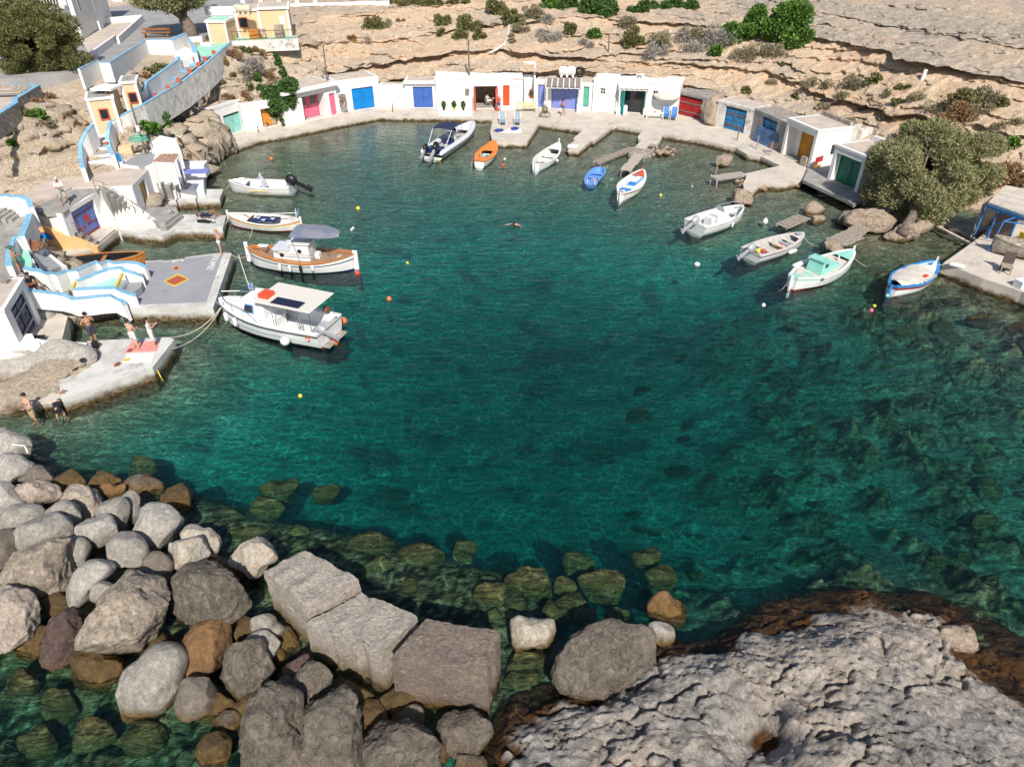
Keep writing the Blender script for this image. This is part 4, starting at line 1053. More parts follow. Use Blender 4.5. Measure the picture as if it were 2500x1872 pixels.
a = G(581,97,7.05); b = G(712,92,7.05); rz = math.atan2(b.y - a.y,b.x - a.x); L = (b - a).length; H = HT(a,33)
t = thing('peach_house','peach house with white corners and a balcony above the cliff','house',a,rz)
y0 = 1.2
def fr(u): return L*u
mb = MB().box(0,L,y0,y0 + 4,-0.6,H); mb.build('wall',PEACH,t)
for u in (0.0,0.42,0.965): MB().box(fr(u) - 0.02,fr(u) + 0.2,y0 - 0.06,y0 - 0.002,0,H).build('corner_strip',WHITE,t)
MB().box(-0.15,fr(.425),y0 - 0.15,y0 + 4.1,H,H + 0.18).box(fr(.43),L + 0.15,y0 - 0.15,y0 + 4.1,H + .08,H + 0.30).build('roof',WHITE,t)
MB().box(0.1,fr(.41),y0 + .1,y0 + 3.9,H + .18,H + .2).box(fr(.45),L - .1,y0 + .1,y0 + 3.9,H + .3,H + .32).build('roof_screed',ROOFC,t)
w = MB().box(fr(.06),fr(.2),y0 - 0.03,y0 - .003,0.95,1.75).build('window',GLASS,t)
MB().box(fr(.045),fr(.06),y0 - .07,y0 - .002,.87,1.83).box(fr(.2),fr(.215),y0 - .07,y0 - .002,.87,1.83).box(fr(.06),fr(.2),y0 - .07,y0 - .002,1.75,1.83).box(fr(.06),fr(.2),y0 - .07,y0 - .002,.87,.95).build('frame',REDP,w)
d = MB().box(fr(.8),fr(.93),y0 - 0.05,y0 - .003,0,1.95).build('door',M('ivory_door',(0.62,0.55,0.42)),t); MB().box(fr(.82),fr(.91),y0 - 0.08,y0 - .052,1.1,1.8).build('pane',FABW,d)
MB().box(-0.6,L + 0.6,-0.6,y0 - 0.01,-0.22,-0.02).build('balcony_floor',MINT,t)
MB().box(-0.62,L + 0.62,-0.7,-0.605,-1.1,-0.02).build('balcony_wall',WORN,t)
MB().tube([(-0.6,-0.55,0.8),(L + 0.6,-0.55,0.8)],0.035,6).build('balcony_handrail',RUST,t)
MB().tube([(-0.6,-0.55,0.06),(L + 0.6,-0.55,0.06)],0.025,6).build('balcony_bottom_rail',RUST,t)
for k in range(40): MB().box(-0.6 + (L + 1.2)*k/39 - .012,-0.6 + (L + 1.2)*k/39 + .012,-0.56,-0.54,0.05,0.8).build('bar',RUST,t)
place_box('table','orange wooden table on the peach house balcony','table',624,93,7.1,(1.0,0.7,0.75),P_ORANGE)
place_box('sideboard','grey wooden box by the ivory door on the balcony','box',684,91,7.1,(0.8,0.6,1.1),WOOD)
for k,x in enumerate((634,646)):
 t = thing('folding_chair',('small grey folding chair next to the orange balcony table','small dark folding chair leaning at the balcony rail')[k],'chair',G(x,95,7.05),0.2)
 MB().box(-.2,.2,-.2,.2,.42,.45).build('seat',(METAL,WOOD)[k],t); MB().box(-.2,.2,.2,.23,.5,.9).build('backrest',(METAL,WOOD)[k],t)
 for sx in (-.18,.18):
  for sy in (-.18,.19): MB().box(sx - .02,sx + .02,sy - .02,sy + .02,0,.418).build('leg',METAL,t)
a = G(514,105,7.0); b = G(560,105,7.0); L = (b - a).length; H = HT(a,56)
t = thing('peach_annex','square peach annex with a mint roof left of the balcony','house',a,0)
MB().box(0,L,0,2.6,-.5,H).build('wall',PEACH,t); MB().box(-.02,.18,-.05,-.002,-.5,H).build('corner_strip',WHITE,t); MB().box(L - .18,L + .02,-.05,-.002,-.5,H).build('corner_strip',WHITE,t)
MB().box(-.12,L + .12,-.12,2.7,H,H + .2).build('roof',WHITE,t); MB().box(.12,L - .12,.12,2.5,H + .2,H + .215).build('roof_paint',MINT,t)
place_box('roof_box','low white box wall behind the mint annex roof','wall',540,38,9.0,(3,.25,.8),WHITE)
slab('landing',[(472,122),(487,110),(560,104),(541,119),(478,126)],7.2,5.5,MINT)
parapet('wall','white stepped wall block with a blue edge under the tree',[(416,100,7.95),(452,84,7.95),(475,118,7.6),(476,130,7.4)],1.8,th=0.35,cap=TRIM)
parapet('wall','white wall under the big plaza tree',[(456,92,7.5),(490,88,7.5),(492,104,7.5),(514,105,7.5)],1.0,th=0.3)
slab('white_block',[(418,130),(448,112),(476,126),(470,142),(434,150)],6.95,5.5,WHITE,'plain white masonry block at the top of the long stairs','block')
UP = [((342,243),(360,252)),((362,225),(385,233)),((386,205),(414,214)),((408,188),(440,196)),((426,172),(466,174)),((448,156),(488,157)),((462,144),(504,144)),((470,132),(526,128)),((478,124),(541,119))]
steps('stairs','long shallow grey and light blue stairs climbing to the plaza',UP,5.6,6.9,ROAD,edge=TRIM,drop=1.2,ew=0.45)
for k,((_,(x,y))) in enumerate(UP[1:8]):
 z = 5.6 + 0.18*k
 place_box('step_marker','orange-red painted kerb block, number %s from the bottom, on the long stairs' % ['one','two','three','four','five','six','seven'][k],'kerb block',x - 3,y + 5,z + 0.25,(0.28,0.5,0.3),REDP,0.5,'red kerb blocks on the long stairs')
parapet('wall','long stone and white wall falling from the peach house to the curved stairs',[(268,299,5.3),(285,290,5.45),(310,276,5.7),(350,256,5.95),(395,229,6.05),(445,200,6.15),(500,158,6.7),(541,122,7.15),(562,104,7.3)],2.1,th=0.22,mat=WORN,cap=TRIM)
parapet('wall','white wavy wall with a blue edge above the long stairs',[(342,226,6.5),(352,218,6.6),(356,203,6.8),(385,182,6.9),(402,170,7.0),(430,150,7.1),(436,140,7.3)],1.3,th=0.25,cap=TRIM)
def hut(label,bl,br,z,top,depth,win,rise):
 a = G(*bl,z); b = G(*br,z + rise); a2 = Vector((a.x,a.y,z)); L = (b.xy - a.xy).length; rz = math.atan2(b.y - a.y,b.x - a.x); H = HT(a,top)
 t = thing('peach_hut',label,'hut',a2,rz,'peach hut blocks by the curved stairs')
 MB().box(0,L,0,depth,-0.8,H).build('wall',PEACH,t)
 MB().box(-.04,.16,-.05,-.002,-.4,H).build('corner_strip',WHITE,t); MB().box(L - .16,L + .04,-.05,-.002,-.4,H).build('corner_strip',WHITE,t)
 MB().box(-.1,L + .1,-.1,depth + .1,H,H + .16).build('roof',WHITE,t); MB().box(.1,L - .1,.1,depth - .1,H + .16,H + .17).build('roof_screed',GCONC,t)
 u = win*L
 w = MB().box(u,u + .5,-.03,-.003,H - 1.35,H - .7).build('window',GLASS,t)
 MB().box(u - .08,u,-.08,-.002,H - 1.43,H - .62).box(u + .5,u + .58,-.08,-.002,H - 1.43,H - .62).box(u,u + .5,-.08,-.002,H - 1.43,H - 1.352).box(u,u + .5,-.08,-.002,H - .698,H - .62).build('frame',REDP,w)
 return t
hut('larger peach hut with a red-framed window above the curved stairs',(236,322),(288,282),4.7,247,2.4,0.36,1.0)
hut('smaller stained peach hut with a red-framed window beside the long stairs',(312,270),(343,244),5.6,206,2.2,0.35,.7)
a = G(290,282,5.6); b = G(311,270,5.65)
t = thing('doorway','open brown door in the gap between the peach hut blocks','door',a,math.atan2(b.y - a.y,b.x - a.x))
Ld = (b - a).length; MB().box(0.0,Ld*.4,.5,.56,-.6,1.75).build('door',BROWNW,t); MB().box(Ld*.4 + .01,Ld + .3,.5,.6,-.6,1.75).build('back_wall',PEACH,t); MB().box(-.1,Ld + .3,-.05,1.6,1.76,1.9).build('roof',WHITE,t)
steps('stairs','grey steps with white edges rising beside the peach hut',[((248,313),(268,304)),((268,300),(290,291)),((288,284),(310,278)),((312,270),(330,268)),((330,254),(348,258)),((343,243),(360,252))],4.8,5.55,ROAD,edge=WHITE,drop=1.5,ew=.08)
def lerp2(p,q,t): return (p[0] + (q[0] - p[0])*t,p[1] + (q[1] - p[1])*t)
Lp = [(213,412),(214,404),(214,396),(215,382),(218,363),(221,348),(229,331),(236,321),(248,311)]
Rp = [(278,402),(277,394),(275,386),(268,376),(263,360),(261,343),(262,329),(266,318),(268,310)]
steps('stairs','curved grey stairs with white edges leading up to the peach hut',list(zip(Lp,Rp)),3.15,4.65,ROAD,edge=WHITE,drop=1.6,ew=0.07)
parapet('wall','curved white stair wall with a light blue top on the left',[(202,411,3.95),(197,388,4.1),(196,352,4.7),(209,325,5.3),(226,304,5.6)],1.5,th=0.25,cap=TRIM)
parapet('wall','curved white stair wall with a blue top, right of the steps',[(276,379,4.0),(266,360,4.2),(262,340,4.7),(264,318,5.2),(269,299,5.4)],1.5,th=0.25,cap=TRIM)
place_box('wall_mark','orange-red painted block on top of the curved stair wall','block',264,348,4.45,(0.3,0.8,0.09),REDP)
parapet('wall','tall white buttress wall below the peach hut',[(270,300,5.3),(300,288,4.9),(322,330,3.9),(330,352,3.4)],2.2,th=0.5)
parapet('wall','small bright blue-topped wall at the foot of the curved stairs',[(286,377,3.9),(295,395,3.4)],0.6,th=0.25,cap=P_BLUE)
slab('patio',[(212,413),(279,403),(300,406),(366,407),(322,453),(174,457),(136,478),(60,500),(60,470),(120,440),(170,432)],3.0,2.72,ROOFC)
slab('patio_lower',[(174,458),(245,459),(236,468),(210,480),(154,520),(104,520),(77,511),(133,479)],2.86,2.60,GCONC)
a = G(322,454,3.0); b = G(367,408,3.0)
t = thing('green_door_house','white house under the patio with a tall green and brown door','house',(a.x,a.y,0.7),math.atan2(b.y - a.y,b.x - a.x))
L = (b.xy - a.xy).length
u0,u1 = L*0.3,L*0.3 + 1.15
MB().box(0,u0,0,.35,-1.2,2.29).box(u1,L,0,.35,-1.2,2.29).box(u0,u1,0,.35,2.0,2.29).build('wall',WHITE,t)
for k in range(6):
 MB().box(u0 + .02 + (u1 - u0 - .04)*k/6,u0 + .02 + (u1 - u0 - .04)*(k + 1)/6 - .01,.12,.17,-.1,1.98).build('plank',(paint('old_green_paint',(0.06,0.14,0.06)),P_ORANGE)[1 if k in (2,3,4) else 0],t)
slab('front_wall',[(258,456),(321,456),(320,450),(262,450)],2.97,-0.5,WHITE,'plain white house front below the patio, left of the green door','wall')
a = G(150,521,2.86); b = G(240,466,2.86)
zb = 0.55; L = (b.xy - a.xy).length; rz = math.atan2(b.y - a.y,b.x - a.x)
t = thing('blue_door_house','white boathouse with a cornflower blue and red double door','boathouse',(a.x,a.y,zb),rz)
H = 2.29; u0,u1 = L*0.2,L*0.2 + 2.5
MB().box(0,u0,0,.4,-1.2,H).box(u1,L,0,.4,-1.2,H).box(u0,u1,0,.4,2.02,H).build('wall',WHITE,t)
sw = G(77,513,2.84); MB().beam((a.x,a.y + .2,1.2),(sw.x,sw.y + .2,1.2),.4,3.2).build('side_wall',WHITE,t,world=True)
for k in range(2):
 x0 = u0 + .02 + k*(u1 - u0 - .04)/2; x1 = x0 + (u1 - u0 - .04)/2 - .012
 d = MB().box(x0,x1,.2,.26,.02,2.0).build('door',P_MID,t)
 for zz in (.02,1.88): MB().box(x0,x1,.16,.198,zz,zz + .12).build('red_band',M('dark_red_paint',(0.3,0.04,0.04)),d)
 for zz in (.6,1.5): MB().box(x0 + (.1 if k else 0),x1 - .15,.165,.198,zz,zz + .07).build('red_strap',M('dark_red_paint',(0.3,0.04,0.04)),d)
MB().box((u0 + u1)/2 - .02,(u0 + u1)/2 + .4,.12,.16,.85,1.3).build('red_square',M('strong_red_paint',(0.5,0.03,0.03)),t)
slab('door_pad',[(241,553),(262,551),(289,560),(240,600),(212,580),(209,574)],0.55,-1.0,CONC)
tag(MB().beam(G(287,563,.4),G(240,602,.4),.1,.3).build('pad_edge',M('dark_red_edge',(0.2,0.05,0.04))),'dark red painted kerb on the slab edge before the blue door','kerb')
tag(MB().tube([G(248,554,.55),G(238,523,.55) + Vector((0,0,0))],.04,6).build('pole',RUST),'short rusty rod lying by the blue door','rod')
pts = [(236,468,2.8),(262,455,2.9),(330,495,1.75),(395,545,0.85),(300,556,0.75),(245,552,0.75),(232,520,1.6)]
w = [G(*p) for p in pts]
MBx = MB().prism([q.xy for q in w],-1.0,[q.z for q in w]); tag(MBx.build('white_slope',WORN),'sloping whitewashed masonry between the blue door and the outside stair','masonry')
ST = [((246,463),(258,456)),((259,471),(272,463)),((272,480),(286,471)),((286,489),(300,480)),((300,498),(314,489)),((314,507),(329,498)),((329,516),(343,507)),((345,526),(358,515))]
steps('stairs','narrow grey outside stair with a metal rail beside the white slope',ST,2.95,1.2,GCONC,zb=-.5)
rail('railing','curved grey metal rail of the narrow outside stair',[(236,468,2.9),(262,476,2.7),(300,500,1.95),(340,526,1.3),(354,532,1.1)],0.85,posts=6,bars=1,group='stair railings')
slab('stair_landing',[(345,524),(362,506),(428,505),(436,520),(402,545),(384,543)],1.05,-1.0,GCONC)
slab('lower_landing',[(384,545),(402,545),(425,532),(438,522),(446,524),(406,556),(392,556)],0.86,-1.0,GCONC)
slab('jetty',[(290,560),(345,553),(405,556),(446,523),(552,526),(543,560),(470,559),(428,560),(395,574),(340,570)],0.6,-1.6,WQUAY,'low whitewashed jetty with a sunbather on its tip','jetty')
slab('store_terrace',[(300,406),(366,407),(430,418),(470,425),(497,440),(497,462),(380,470),(366,440),(372,420)],1.15,-1.0,WHITE)
slab('inner_quay',[(430,392),(455,385),(499,402),(500,462),(480,462),(440,440)],0.85,-1.5,WQUAY)
slab('white_terrace',[(283,388),(330,352),(372,350),(425,365),(432,392),(366,408),(300,405)],3.15,.3,WHITE)
parapet('wall','rounded white wall at the mouth of the cave',[(372,352,3.9),(390,333,4.2),(420,340,4.1),(432,368,3.5)],1.4,th=0.5)
for k in range(5):
 x = 372 + 21*k
 slab('store_step',[(x,445 + 4*k),(x + 21,449 + 4*k),(x + 32,436 + 4*k),(x + 12,430 + 4*k)],1.95 - 0.24*k,.2,GCONC,'grey step block number %s of the short flight by the jetty' % ['one','two','three','four','five'][k],'step',group='grey step blocks by the jetty')
slab('jetty',[(366,478),(380,462),(470,462),(545,462),(536,486),(480,487),(430,490),(385,496)],0.6,-1.6,WQUAY,'short white jetty below the grey step blocks','jetty')
t = thing('awning','terracotta reed awning over the small white store','awning',G(375,420,2.2),0)
a = [G(374,397,4.4),G(424,399,4.4),G(434,372,4.6),G(392,372,4.6)]
for k in range(7):
 u0,u1 = k/7,(k + 1)/7 - .012
 MB().prism([a[0].lerp(a[1],u0).xy,a[0].lerp(a[1],u1).xy,a[3].lerp(a[2],u1).xy,a[3].lerp(a[2],u0).xy],4.44 + .01*(k % 2),4.5 + .01*(k % 2)).build('reed_mat',M('terracotta_reed',(0.5,0.30,0.21),(0.36,0.21,0.15),scale=9,rough=0.95),t,world=True)
for q in (a[0],a[1],a[2]): MB().tube([(q.x,q.y,2.6),(q.x,q.y,4.43)],.06,6).build('post',WHITE,t,world=True)
place_box('white_store','small white store block with a lilac lid by the inner quay','store',462,430,0.86,(3.0,1.2,1.0),WHITE,0.1)
place_box('lid_board','flat lilac board lying on the white store block','board',463,420,1.88,(2.8,1.0,0.05),P_LILAC,0.1)
rail('railing','rusty wire railing above the inner quay',[(432,372,3.0),(455,392,1.7),(480,402,1.0),(492,412,.9)],0.9,mat=RUST,posts=6,bars=2,group='stair railings')
place_box('wash_basin','small terracotta-lined white recess beside the curved stairs','basin',312,380,3.15,(.9,.8,0.7),PEACH,0.3)
slab('blue_terrace',[(300,400),(330,377),(380,372),(372,398),(350,408)],3.17,1.0,GPAINT)
t = thing('pipe_bundle','bundle of grey poles leaning at the cave mouth','poles',G(450,378,1.2),0)
for k in range(5): MB().tube([G(447 + 3*k,372 + 2*k,1.0),G(432 + 2*k,332 + k,3.6)],.045,6).build('pole',METAL,t,world=True)
t = thing('ladder','small yellow wooden ladder near the inner quay','ladder',G(448,395,1.0))
pa,pb = G(444,392,1.0),G(455,368,2.2); off = Vector((.35,-.1,0))
MB().tube([pa,pb],.03,6).build('side_rail',P_AMBER,t,world=True); MB().tube([pa + off,pb + off],.03,6).build('side_rail',P_AMBER,t,world=True)
for k in range(5):
 p = pa.lerp(pb,(k + .5)/5); MB().tube([p,p + off],.02,5).build('rung',P_AMBER,t,world=True)
t = thing('garden_hose','coiled green hose by the white terrace','hose',G(335,340,3.4)); hp = []
for k in range(40):
 q = k*.5; c = G(340,345,4.3); hp.append(c + Vector((math.cos(q)*(.75 - .005*k),math.sin(q)*.5,.01*k)))
hp += [G(330,325,4.8),G(324,318,5.0)]
MB().tube(hp,.035,5).build('hose_loop',M('green_hose',(0.08,0.4,0.28)),t,world=True)
yl = [G(68,516,2.5),G(150,560,1.6),G(240,598,0.62)]
t = thing('yellow_wall','yellow ochre wall with a blue and red half circle','wall',G(136,628,0))
wy = G(140,628,0.2).y
A0 = G(70,545,2.2); A1 = G(236,602,0.6)
yv = [Vector((A0.x,A0.y,-1)),Vector((A1.x,A1.y,-1))]
dy = (yv[1] - yv[0]).normalized(); ny = Vector((dy.y,-dy.x,0))
OCHRE = M('ochre_wall',(0.74,0.47,0.2),(0.68,0.45,0.22),scale=1.5,col3=(0.5,0.4,0.28),scale3=1.5,lo3=.58,hi3=.7,rough=.9)
MB().add([yv[0],yv[1],(A1.x,A1.y,.55),(A0.x,A0.y,2.35),yv[0] + ny*-.3,yv[1] + ny*-.3,Vector((A1.x,A1.y,.55)) - ny*.3,Vector((A0.x,A0.y,2.35)) - ny*.3],
   [(0,1,2,3),(5,4,7,6),(3,2,6,7),(0,3,7,4),(1,5,6,2)]).build('wall_face',OCHRE,t,world=True)
cpt = A0.lerp(A1,0.19) + ny*0.02
for (rad,mm,o) in ((0.52,REDP,.012),(0.45,P_BLUE,.02)):
 vs = [Vector((cpt.x,cpt.y,1.1)) + ny*o] + [Vector((cpt.x,cpt.y,1.1)) + ny*o + dy*math.cos(math.pi*k/12)*rad + Vector((0,0,math.sin(math.pi*k/12)*rad)) for k in range(13)]
 MB().add(vs,[(0,k,k + 1) for k in range(1,13)]).build('half_circle',mm,t,world=True)
n = 10; Lx = []
for k in range(n + 1):
 p = lerp2((66,512),(232,596),k/n); Lx.append(((p[0],p[1]),(p[0] + 8,p[1] - 9)))
steps('stairs','narrow grey stair with a brown rail above the yellow wall',Lx,2.6,0.7,GCONC,drop=.8)
rail('railing','brown metal rail along the stair over the yellow wall',[(62,512,2.6),(120,540,1.95),(190,575,1.1),(226,592,.7)],0.85,mat=RUST,posts=9,bars=3,group='stair railings')
slab('ochre_footing',[(63,590),(100,612),(140,634),(238,604),(246,598),(232,592),(140,585),(80,560)],0.42,-1.0,CONC)
slab('ramp',[(-200,560),(0,520),(70,500),(72,520),(50,580),(24,590),(22,650),(35,672),(0,690),(-200,700)],[3.1,2.9,2.9,2.9,2.6,2.6,2.45,2.4,2.5,3.0],0.3,GCONC)
for k in range(4):
 slab('ramp_step',[(-60,500 - 3*k),(12 + 13*k,497 + 1*k),(26 + 12*k,500 + 4*k),(-20 + 16*k,530 + 2*k),(-60,540)],3.4 - 0.13*k,2.4,GCONC,'broad grey step number %s at the left edge of the ramp' % ['one','two','three','four'][k],'step',group='broad grey steps of the ramp')
parapet('wall','white wavy parapet with a blue top at the left edge',[(-60,482,4.1),(0,479,4.1),(20,477,4.1),(32,481,4.1),(48,480,4.1),(66,486,4.0),(77,506,3.7)],1.3,th=0.25,cap=TRIM)
parapet('wall','white block with a blue top beside the ramp stair head',[(72,524,3.3),(66,545,3.3),(52,578,3.3)],1.3,th=0.35,cap=TRIM)
parapet('wall','pale blue-topped wall with mint panels beside the ramp',[(52,581,3.2),(34,582,3.2),(22,620,3.1),(22,650,3.0)],1.0,th=0.3,cap=TRIM)
slab('mint_panel',[(49,600),(66,600),(72,620),(44,628)],2.5,1.5,MINT,'upper mint green bench panel by the ramp','bench')
slab('mint_panel',[(44,634),(74,626),(84,650),(56,652)],2.2,1.0,MINT,'lower mint green bench panel by the ramp','bench')
slab('panel_surround',[(40,588),(60,588),(92,655),(52,658),(40,630)],2.15,.5,WHITE,'white masonry frame round the mint panels','masonry')
slab('grey_slope',[(70,607),(110,612),(152,648),(120,662),(98,655)],[2.3,1.9,1.35,1.5,2.1],-.3,GPAINT,'grey painted sloping roof slab above the moored rowing boat','slab')
parapet('wall','white rim around the grey sloping slab',[(94,612,2.2),(110,608,2.0),(118,620,1.8),(136,634,1.6),(160,652,1.4)],0.9,th=0.18)
t = thing('brown_frame','red-brown wooden window shutter leaning over the yellow wall recess','shutter',G(78,600,2.2))
MB().obox(G(78,598,2.6),(1.5,.08,.6),Matrix.Rotation(-.5,4,'Z') @ Matrix.Rotation(-.7,4,'X')).build('board',RUST,t,world=True)
SL = [((50,668),(-20,716)),((60,664),(0,712)),((70,662),(30,708)),((80,668),(62,686)),((103,671),(86,703)),((126,672),(105,710)),((148,673),(140,716)),((168,674),(168,722)),((184,690),(168,724))]
steps('stairs','wide grey stair running down beside the blue-topped walls to the platform',SL,2.4,1.35,GCONC,zb=-.3)
slab('stair_floor',[(168,674),(186,688),(180,702),(168,726),(215,728),(270,724),(300,735),(345,700),(352,660),(300,652),(262,655),(210,665)],1.2,-.8,GPAINT)
parapet('wall','long wavy white wall with a blue top along the basin side of the stairs',[(60,655,3.0),(80,660,2.9),(96,661,2.85),(112,668,2.7),(125,667,2.6),(137,671,2.5),(160,663,2.4),(185,661,2.3),(212,649,2.2),(235,640,2.1),(247,646,2.05),(262,638,2.0),(282,643,1.95),(310,641,1.9),(338,644,1.75),(358,654,1.5)],1.7,th=0.26,cap=TRIM)
parapet('wall','middle wavy white wall with a blue top above the mint triangle',[(189,687,2.0),(230,670,2.0),(262,659,2.0),(296,654,2.0),(303,661,1.85),(330,668,1.7),(349,676,1.4)],0.85,th=0.26,cap=TRIM)
parapet('wall','lower white wall with a blue top on the water side of the mint triangle',[(178,707,1.95),(230,705,1.95),(280,703,1.95),(296,711,1.7),(316,718,1.5),(333,722,1.35)],0.85,th=0.26,cap=TRIM)
parapet('wall','outermost wavy white wall with a blue top over the bare rock',[(70,708,2.6),(88,712,2.5),(108,714,2.4),(138,717,2.2),(160,722,2.05),(178,730,1.9),(210,728,1.85),(240,724,1.8),(270,722,1.75),(284,730,1.5),(300,736,1.3),(305,745,1.1)],1.0,th=0.24,cap=TRIM)
slab('mint_floor',[(192,704),(204,694),(250,676),(297,667),(282,702),(240,704)],1.5,.5,MINT,'mint green triangular seat floor between the blue-topped walls','bench')
for (a,b) in (((299,668),(283,702)),((187,685),(176,706))):
 tag(MB().beam(G(*a,1.9),G(*b,1.9),.12,.1).build('yellow_edge',YEL),'yellow painted end of the mint seat, %s one' % ('right' if a[0] > 250 else 'left'),'kerb','yellow edges')
steps('stairs','three grey white-edged steps down to the platform, basin side',[((303,660),(283,703)),((318,668),(300,712)),((333,672),(316,718)),((349,678),(331,722))],1.32,0.95,GPAINT,edge=WHITE,zb=-.3)
steps('stairs','small grey white-edged steps down to the platform, rock side',[((280,712),(270,724)),((293,716),(284,731)),((305,720),(296,737)),((318,724),(305,745))],1.3,0.95,GPAINT,edge=WHITE,zb=-.3)
PF = [(355,637),(395,635),(403,637),(452,631),(454,628),(540,617),(556,617),(566,618),(520,752),(330,752),(303,750),(320,742),(352,690),(358,655)]
slab('platform_base',PF,0.78,-1.6,WQUAY)
slab('platform_paint',[(357,640),(394,638),(404,640),(450,634),(455,631),(540,621),(543,625),(503,738),(330,744),(308,745),(322,738),(352,692),(360,655)],0.79,0.6,GPAINT)
def decal(name,label,pts,z,mat,cat='painted mark',parent=None):
 w = [G(*p,z) for p in pts]
 o = MB().prism([q.xy for q in w],z - 0.008,z).build(name,mat,parent,world=True)
 if parent is None: tag(o,label,cat)
 return o
t = thing('painted_diamond','orange-red diamond with a yellow border painted on the grey platform','painted mark',G(430,684,0.79))
decal('yellow_border',None,[(399,687),(434,668),(462,681),(426,700)],0.800,YEL,parent=t)
decal('red_field',None,[(404,687),(434,672),(457,681),(426,696)],0.805,M('brick_red_paint',(0.42,0.10,0.05)),parent=t)
t = thing('painted_emblem','small orange splash emblem with a black drawing on the platform','painted mark',G(431,655,0.79))
decal('orange_splash',None,[(421,656),(425,652),(430,650),(437,650),(438,655),(436,659),(428,660),(423,658)],0.800,paint('orange_print',(0.85,0.2,0.05)),parent=t)
decal('black_drawing',None,[(425,657),(431,651),(434,656),(431,657),(430,655),(427,658)],0.805,BLACKP,parent=t)
decal('white_outline','white painted outline box by the platform inner edge',[(420,641),(448,637),(446,634),(424,637)],0.803,WHITE)
decal('outline_centre','grey centre of the painted outline box',[(424,640),(443,637.6),(442,635.3),(426,637.6)],0.808,GPAINT)
def lettering(name,label,body,loc,size,rot,mat,cat='lettering',parent=None):
 cu = bpy.data.curves.new(name,'FONT'); cu.body = body; cu.size = size; cu.extrude = 0.004; cu.align_x = 'CENTER'; cu.align_y = 'CENTER'
 o = bpy.data.objects.new(name,cu); COL.objects.link(o)
 dgr = bpy.context.evaluated_depsgraph_get(); dgr.update()
 me = bpy.data.meshes.new_from_object(o.evaluated_get(dgr)); bpy.data.objects.remove(o)
 me.materials.clear(); me.materials.append(mat)
 o = bpy.data.objects.new(name,me); o.location = loc; o.rotation_euler = rot; COL.objects.link(o)
 if parent is not None: o.parent = parent
 else: tag(o,label,cat)
 return o
p = G(520,640,0.80); p0 = G(511,654,.8); p1 = G(526,626,.8)
lettering('platform_lettering','white mirrored-looking place lettering painted on the grey platform','SOLAPIZI',p,0.52,(0,0,math.atan2(p0.y - p1.y,p0.x - p1.x)),WHITE)
a = G(10,760,3.3); b = G(58,682,3.3)
rz = math.atan2(b.y - a.y,b.x - a.x); L = (b.xy - a.xy).length; zb = 0.95; H = 2.35
t = thing('cabin','white cabin with dark navy double doors at the bottom left','boathouse',(a.x,a.y,zb),rz)
u0,u1 = L*.2,L*.2 + 2.2
MB().box(0,u0,0,.35,-1,H).box(u1,L,0,.35,-1,H).box(u0,u1,0,.35,2.05,H).box(0,.35,.35,6,-1,H).box(L - .35,L,.35,6,-1,H).build('wall',WHITE,t)
MB().box(-.06,L + .06,-.06,6,H,H + .12).build('roof',WHITE,t); MB().box(.2,L - .15,.15,6,H + .12,H + .13).build('roof_screed',ROOFC,t)
door_parts(t,u0 + .02,u1 - .02,.03,2.04,.15,P_NAVY,2,GPAINT,P_NAVY)
place_box('rubble_heap','small heap of shells and driftwood on the cabin roof','heap',10,690,3.43,(.5,.4,.15),STONE)
slab('cabin_yard',[(95,850),(60,830),(90,770),(100,745),(165,772),(150,835)],0.9,-.3,CONC)
slab('basin_slip',[(150,838),(168,783),(174,784),(155,840)],0.5,-.4,GCONC)
slab('white_bench',[(-60,832),(48,826),(60,815),(78,814),(84,826),(96,836),(60,846),(-60,850)],1.5,.2,WHITE,'low whitewashed bench wall beside the cabin','bench')
slab('bench_base',[(-60,851),(60,847),(97,838),(95,860),(60,866),(-60,868)],1.2,.2,WHITE)
parapet('wall','thin curved white kerb wall on top of the bare rock',[(84,829,1.5),(125,837,1.4),(170,837,1.3),(212,839,1.1)],.7,th=.25)
slab('couple_quay',[(212,832),(412,823),(426,828),(372,897),(330,912),(150,975),(143,930),(240,880),(245,850)],0.7,-1.6,WQUAY)
slab('lower_quay_edge',[(0,975),(0,962),(100,952),(142,938),(150,975),(95,984)],0.42,-1.2,CONC)
# boats
GEL = M('white_gelcoat',(0.80,0.80,0.79),(0.74,0.74,0.72),scale=1.5,rough=0.3,spec=0.5)
OFFW = M('aged_white_boat_paint',(0.74,0.72,0.68),(0.62,0.59,0.54),scale=2.5,lo=.45,hi=.7,rough=0.55)
ANTI = M('red_antifouling',(0.30,0.045,0.03),(0.2,0.05,0.03),scale=3,rough=0.7); INS = M('boat_inside_grey',(0.5,0.5,0.48),(0.4,0.39,0.37),scale=4,rough=0.7)
TEAK = M('teak_deck',(0.36,0.24,0.16),(0.29,0.19,0.13),scale=6,rough=0.7); VARN = M('orange_varnish',(0.52,0.22,0.06),(0.42,0.16,0.04),scale=4,rough=0.35,coat=0.3)
NAVY = M('navy_stripe',(0.015,0.03,0.12),rough=0.4); RUBR = M('grey_rubrail',(0.12,0.12,0.115),rough=0.6); SILV = M('silver_engine',(0.5,0.5,0.52),metal=0.3,rough=0.35)
HYP = M('grey_inflatable_tube',(0.62,0.63,0.66),rough=0.55); BIM = M('navy_bimini_cloth',(0.025,0.03,0.075),rough=0.8); ORB = paint('orange_boat_paint',(0.85,0.26,0.05))
SKYB = paint('light_blue_boat_paint',(0.16,0.36,0.76)); MINTB = M('mint_boat_paint',(0.30,0.68,0.58),(0.26,0.6,0.5),scale=2,rough=.5); BRIB = paint('bright_blue_boat_paint',(0.04,0.26,0.62))
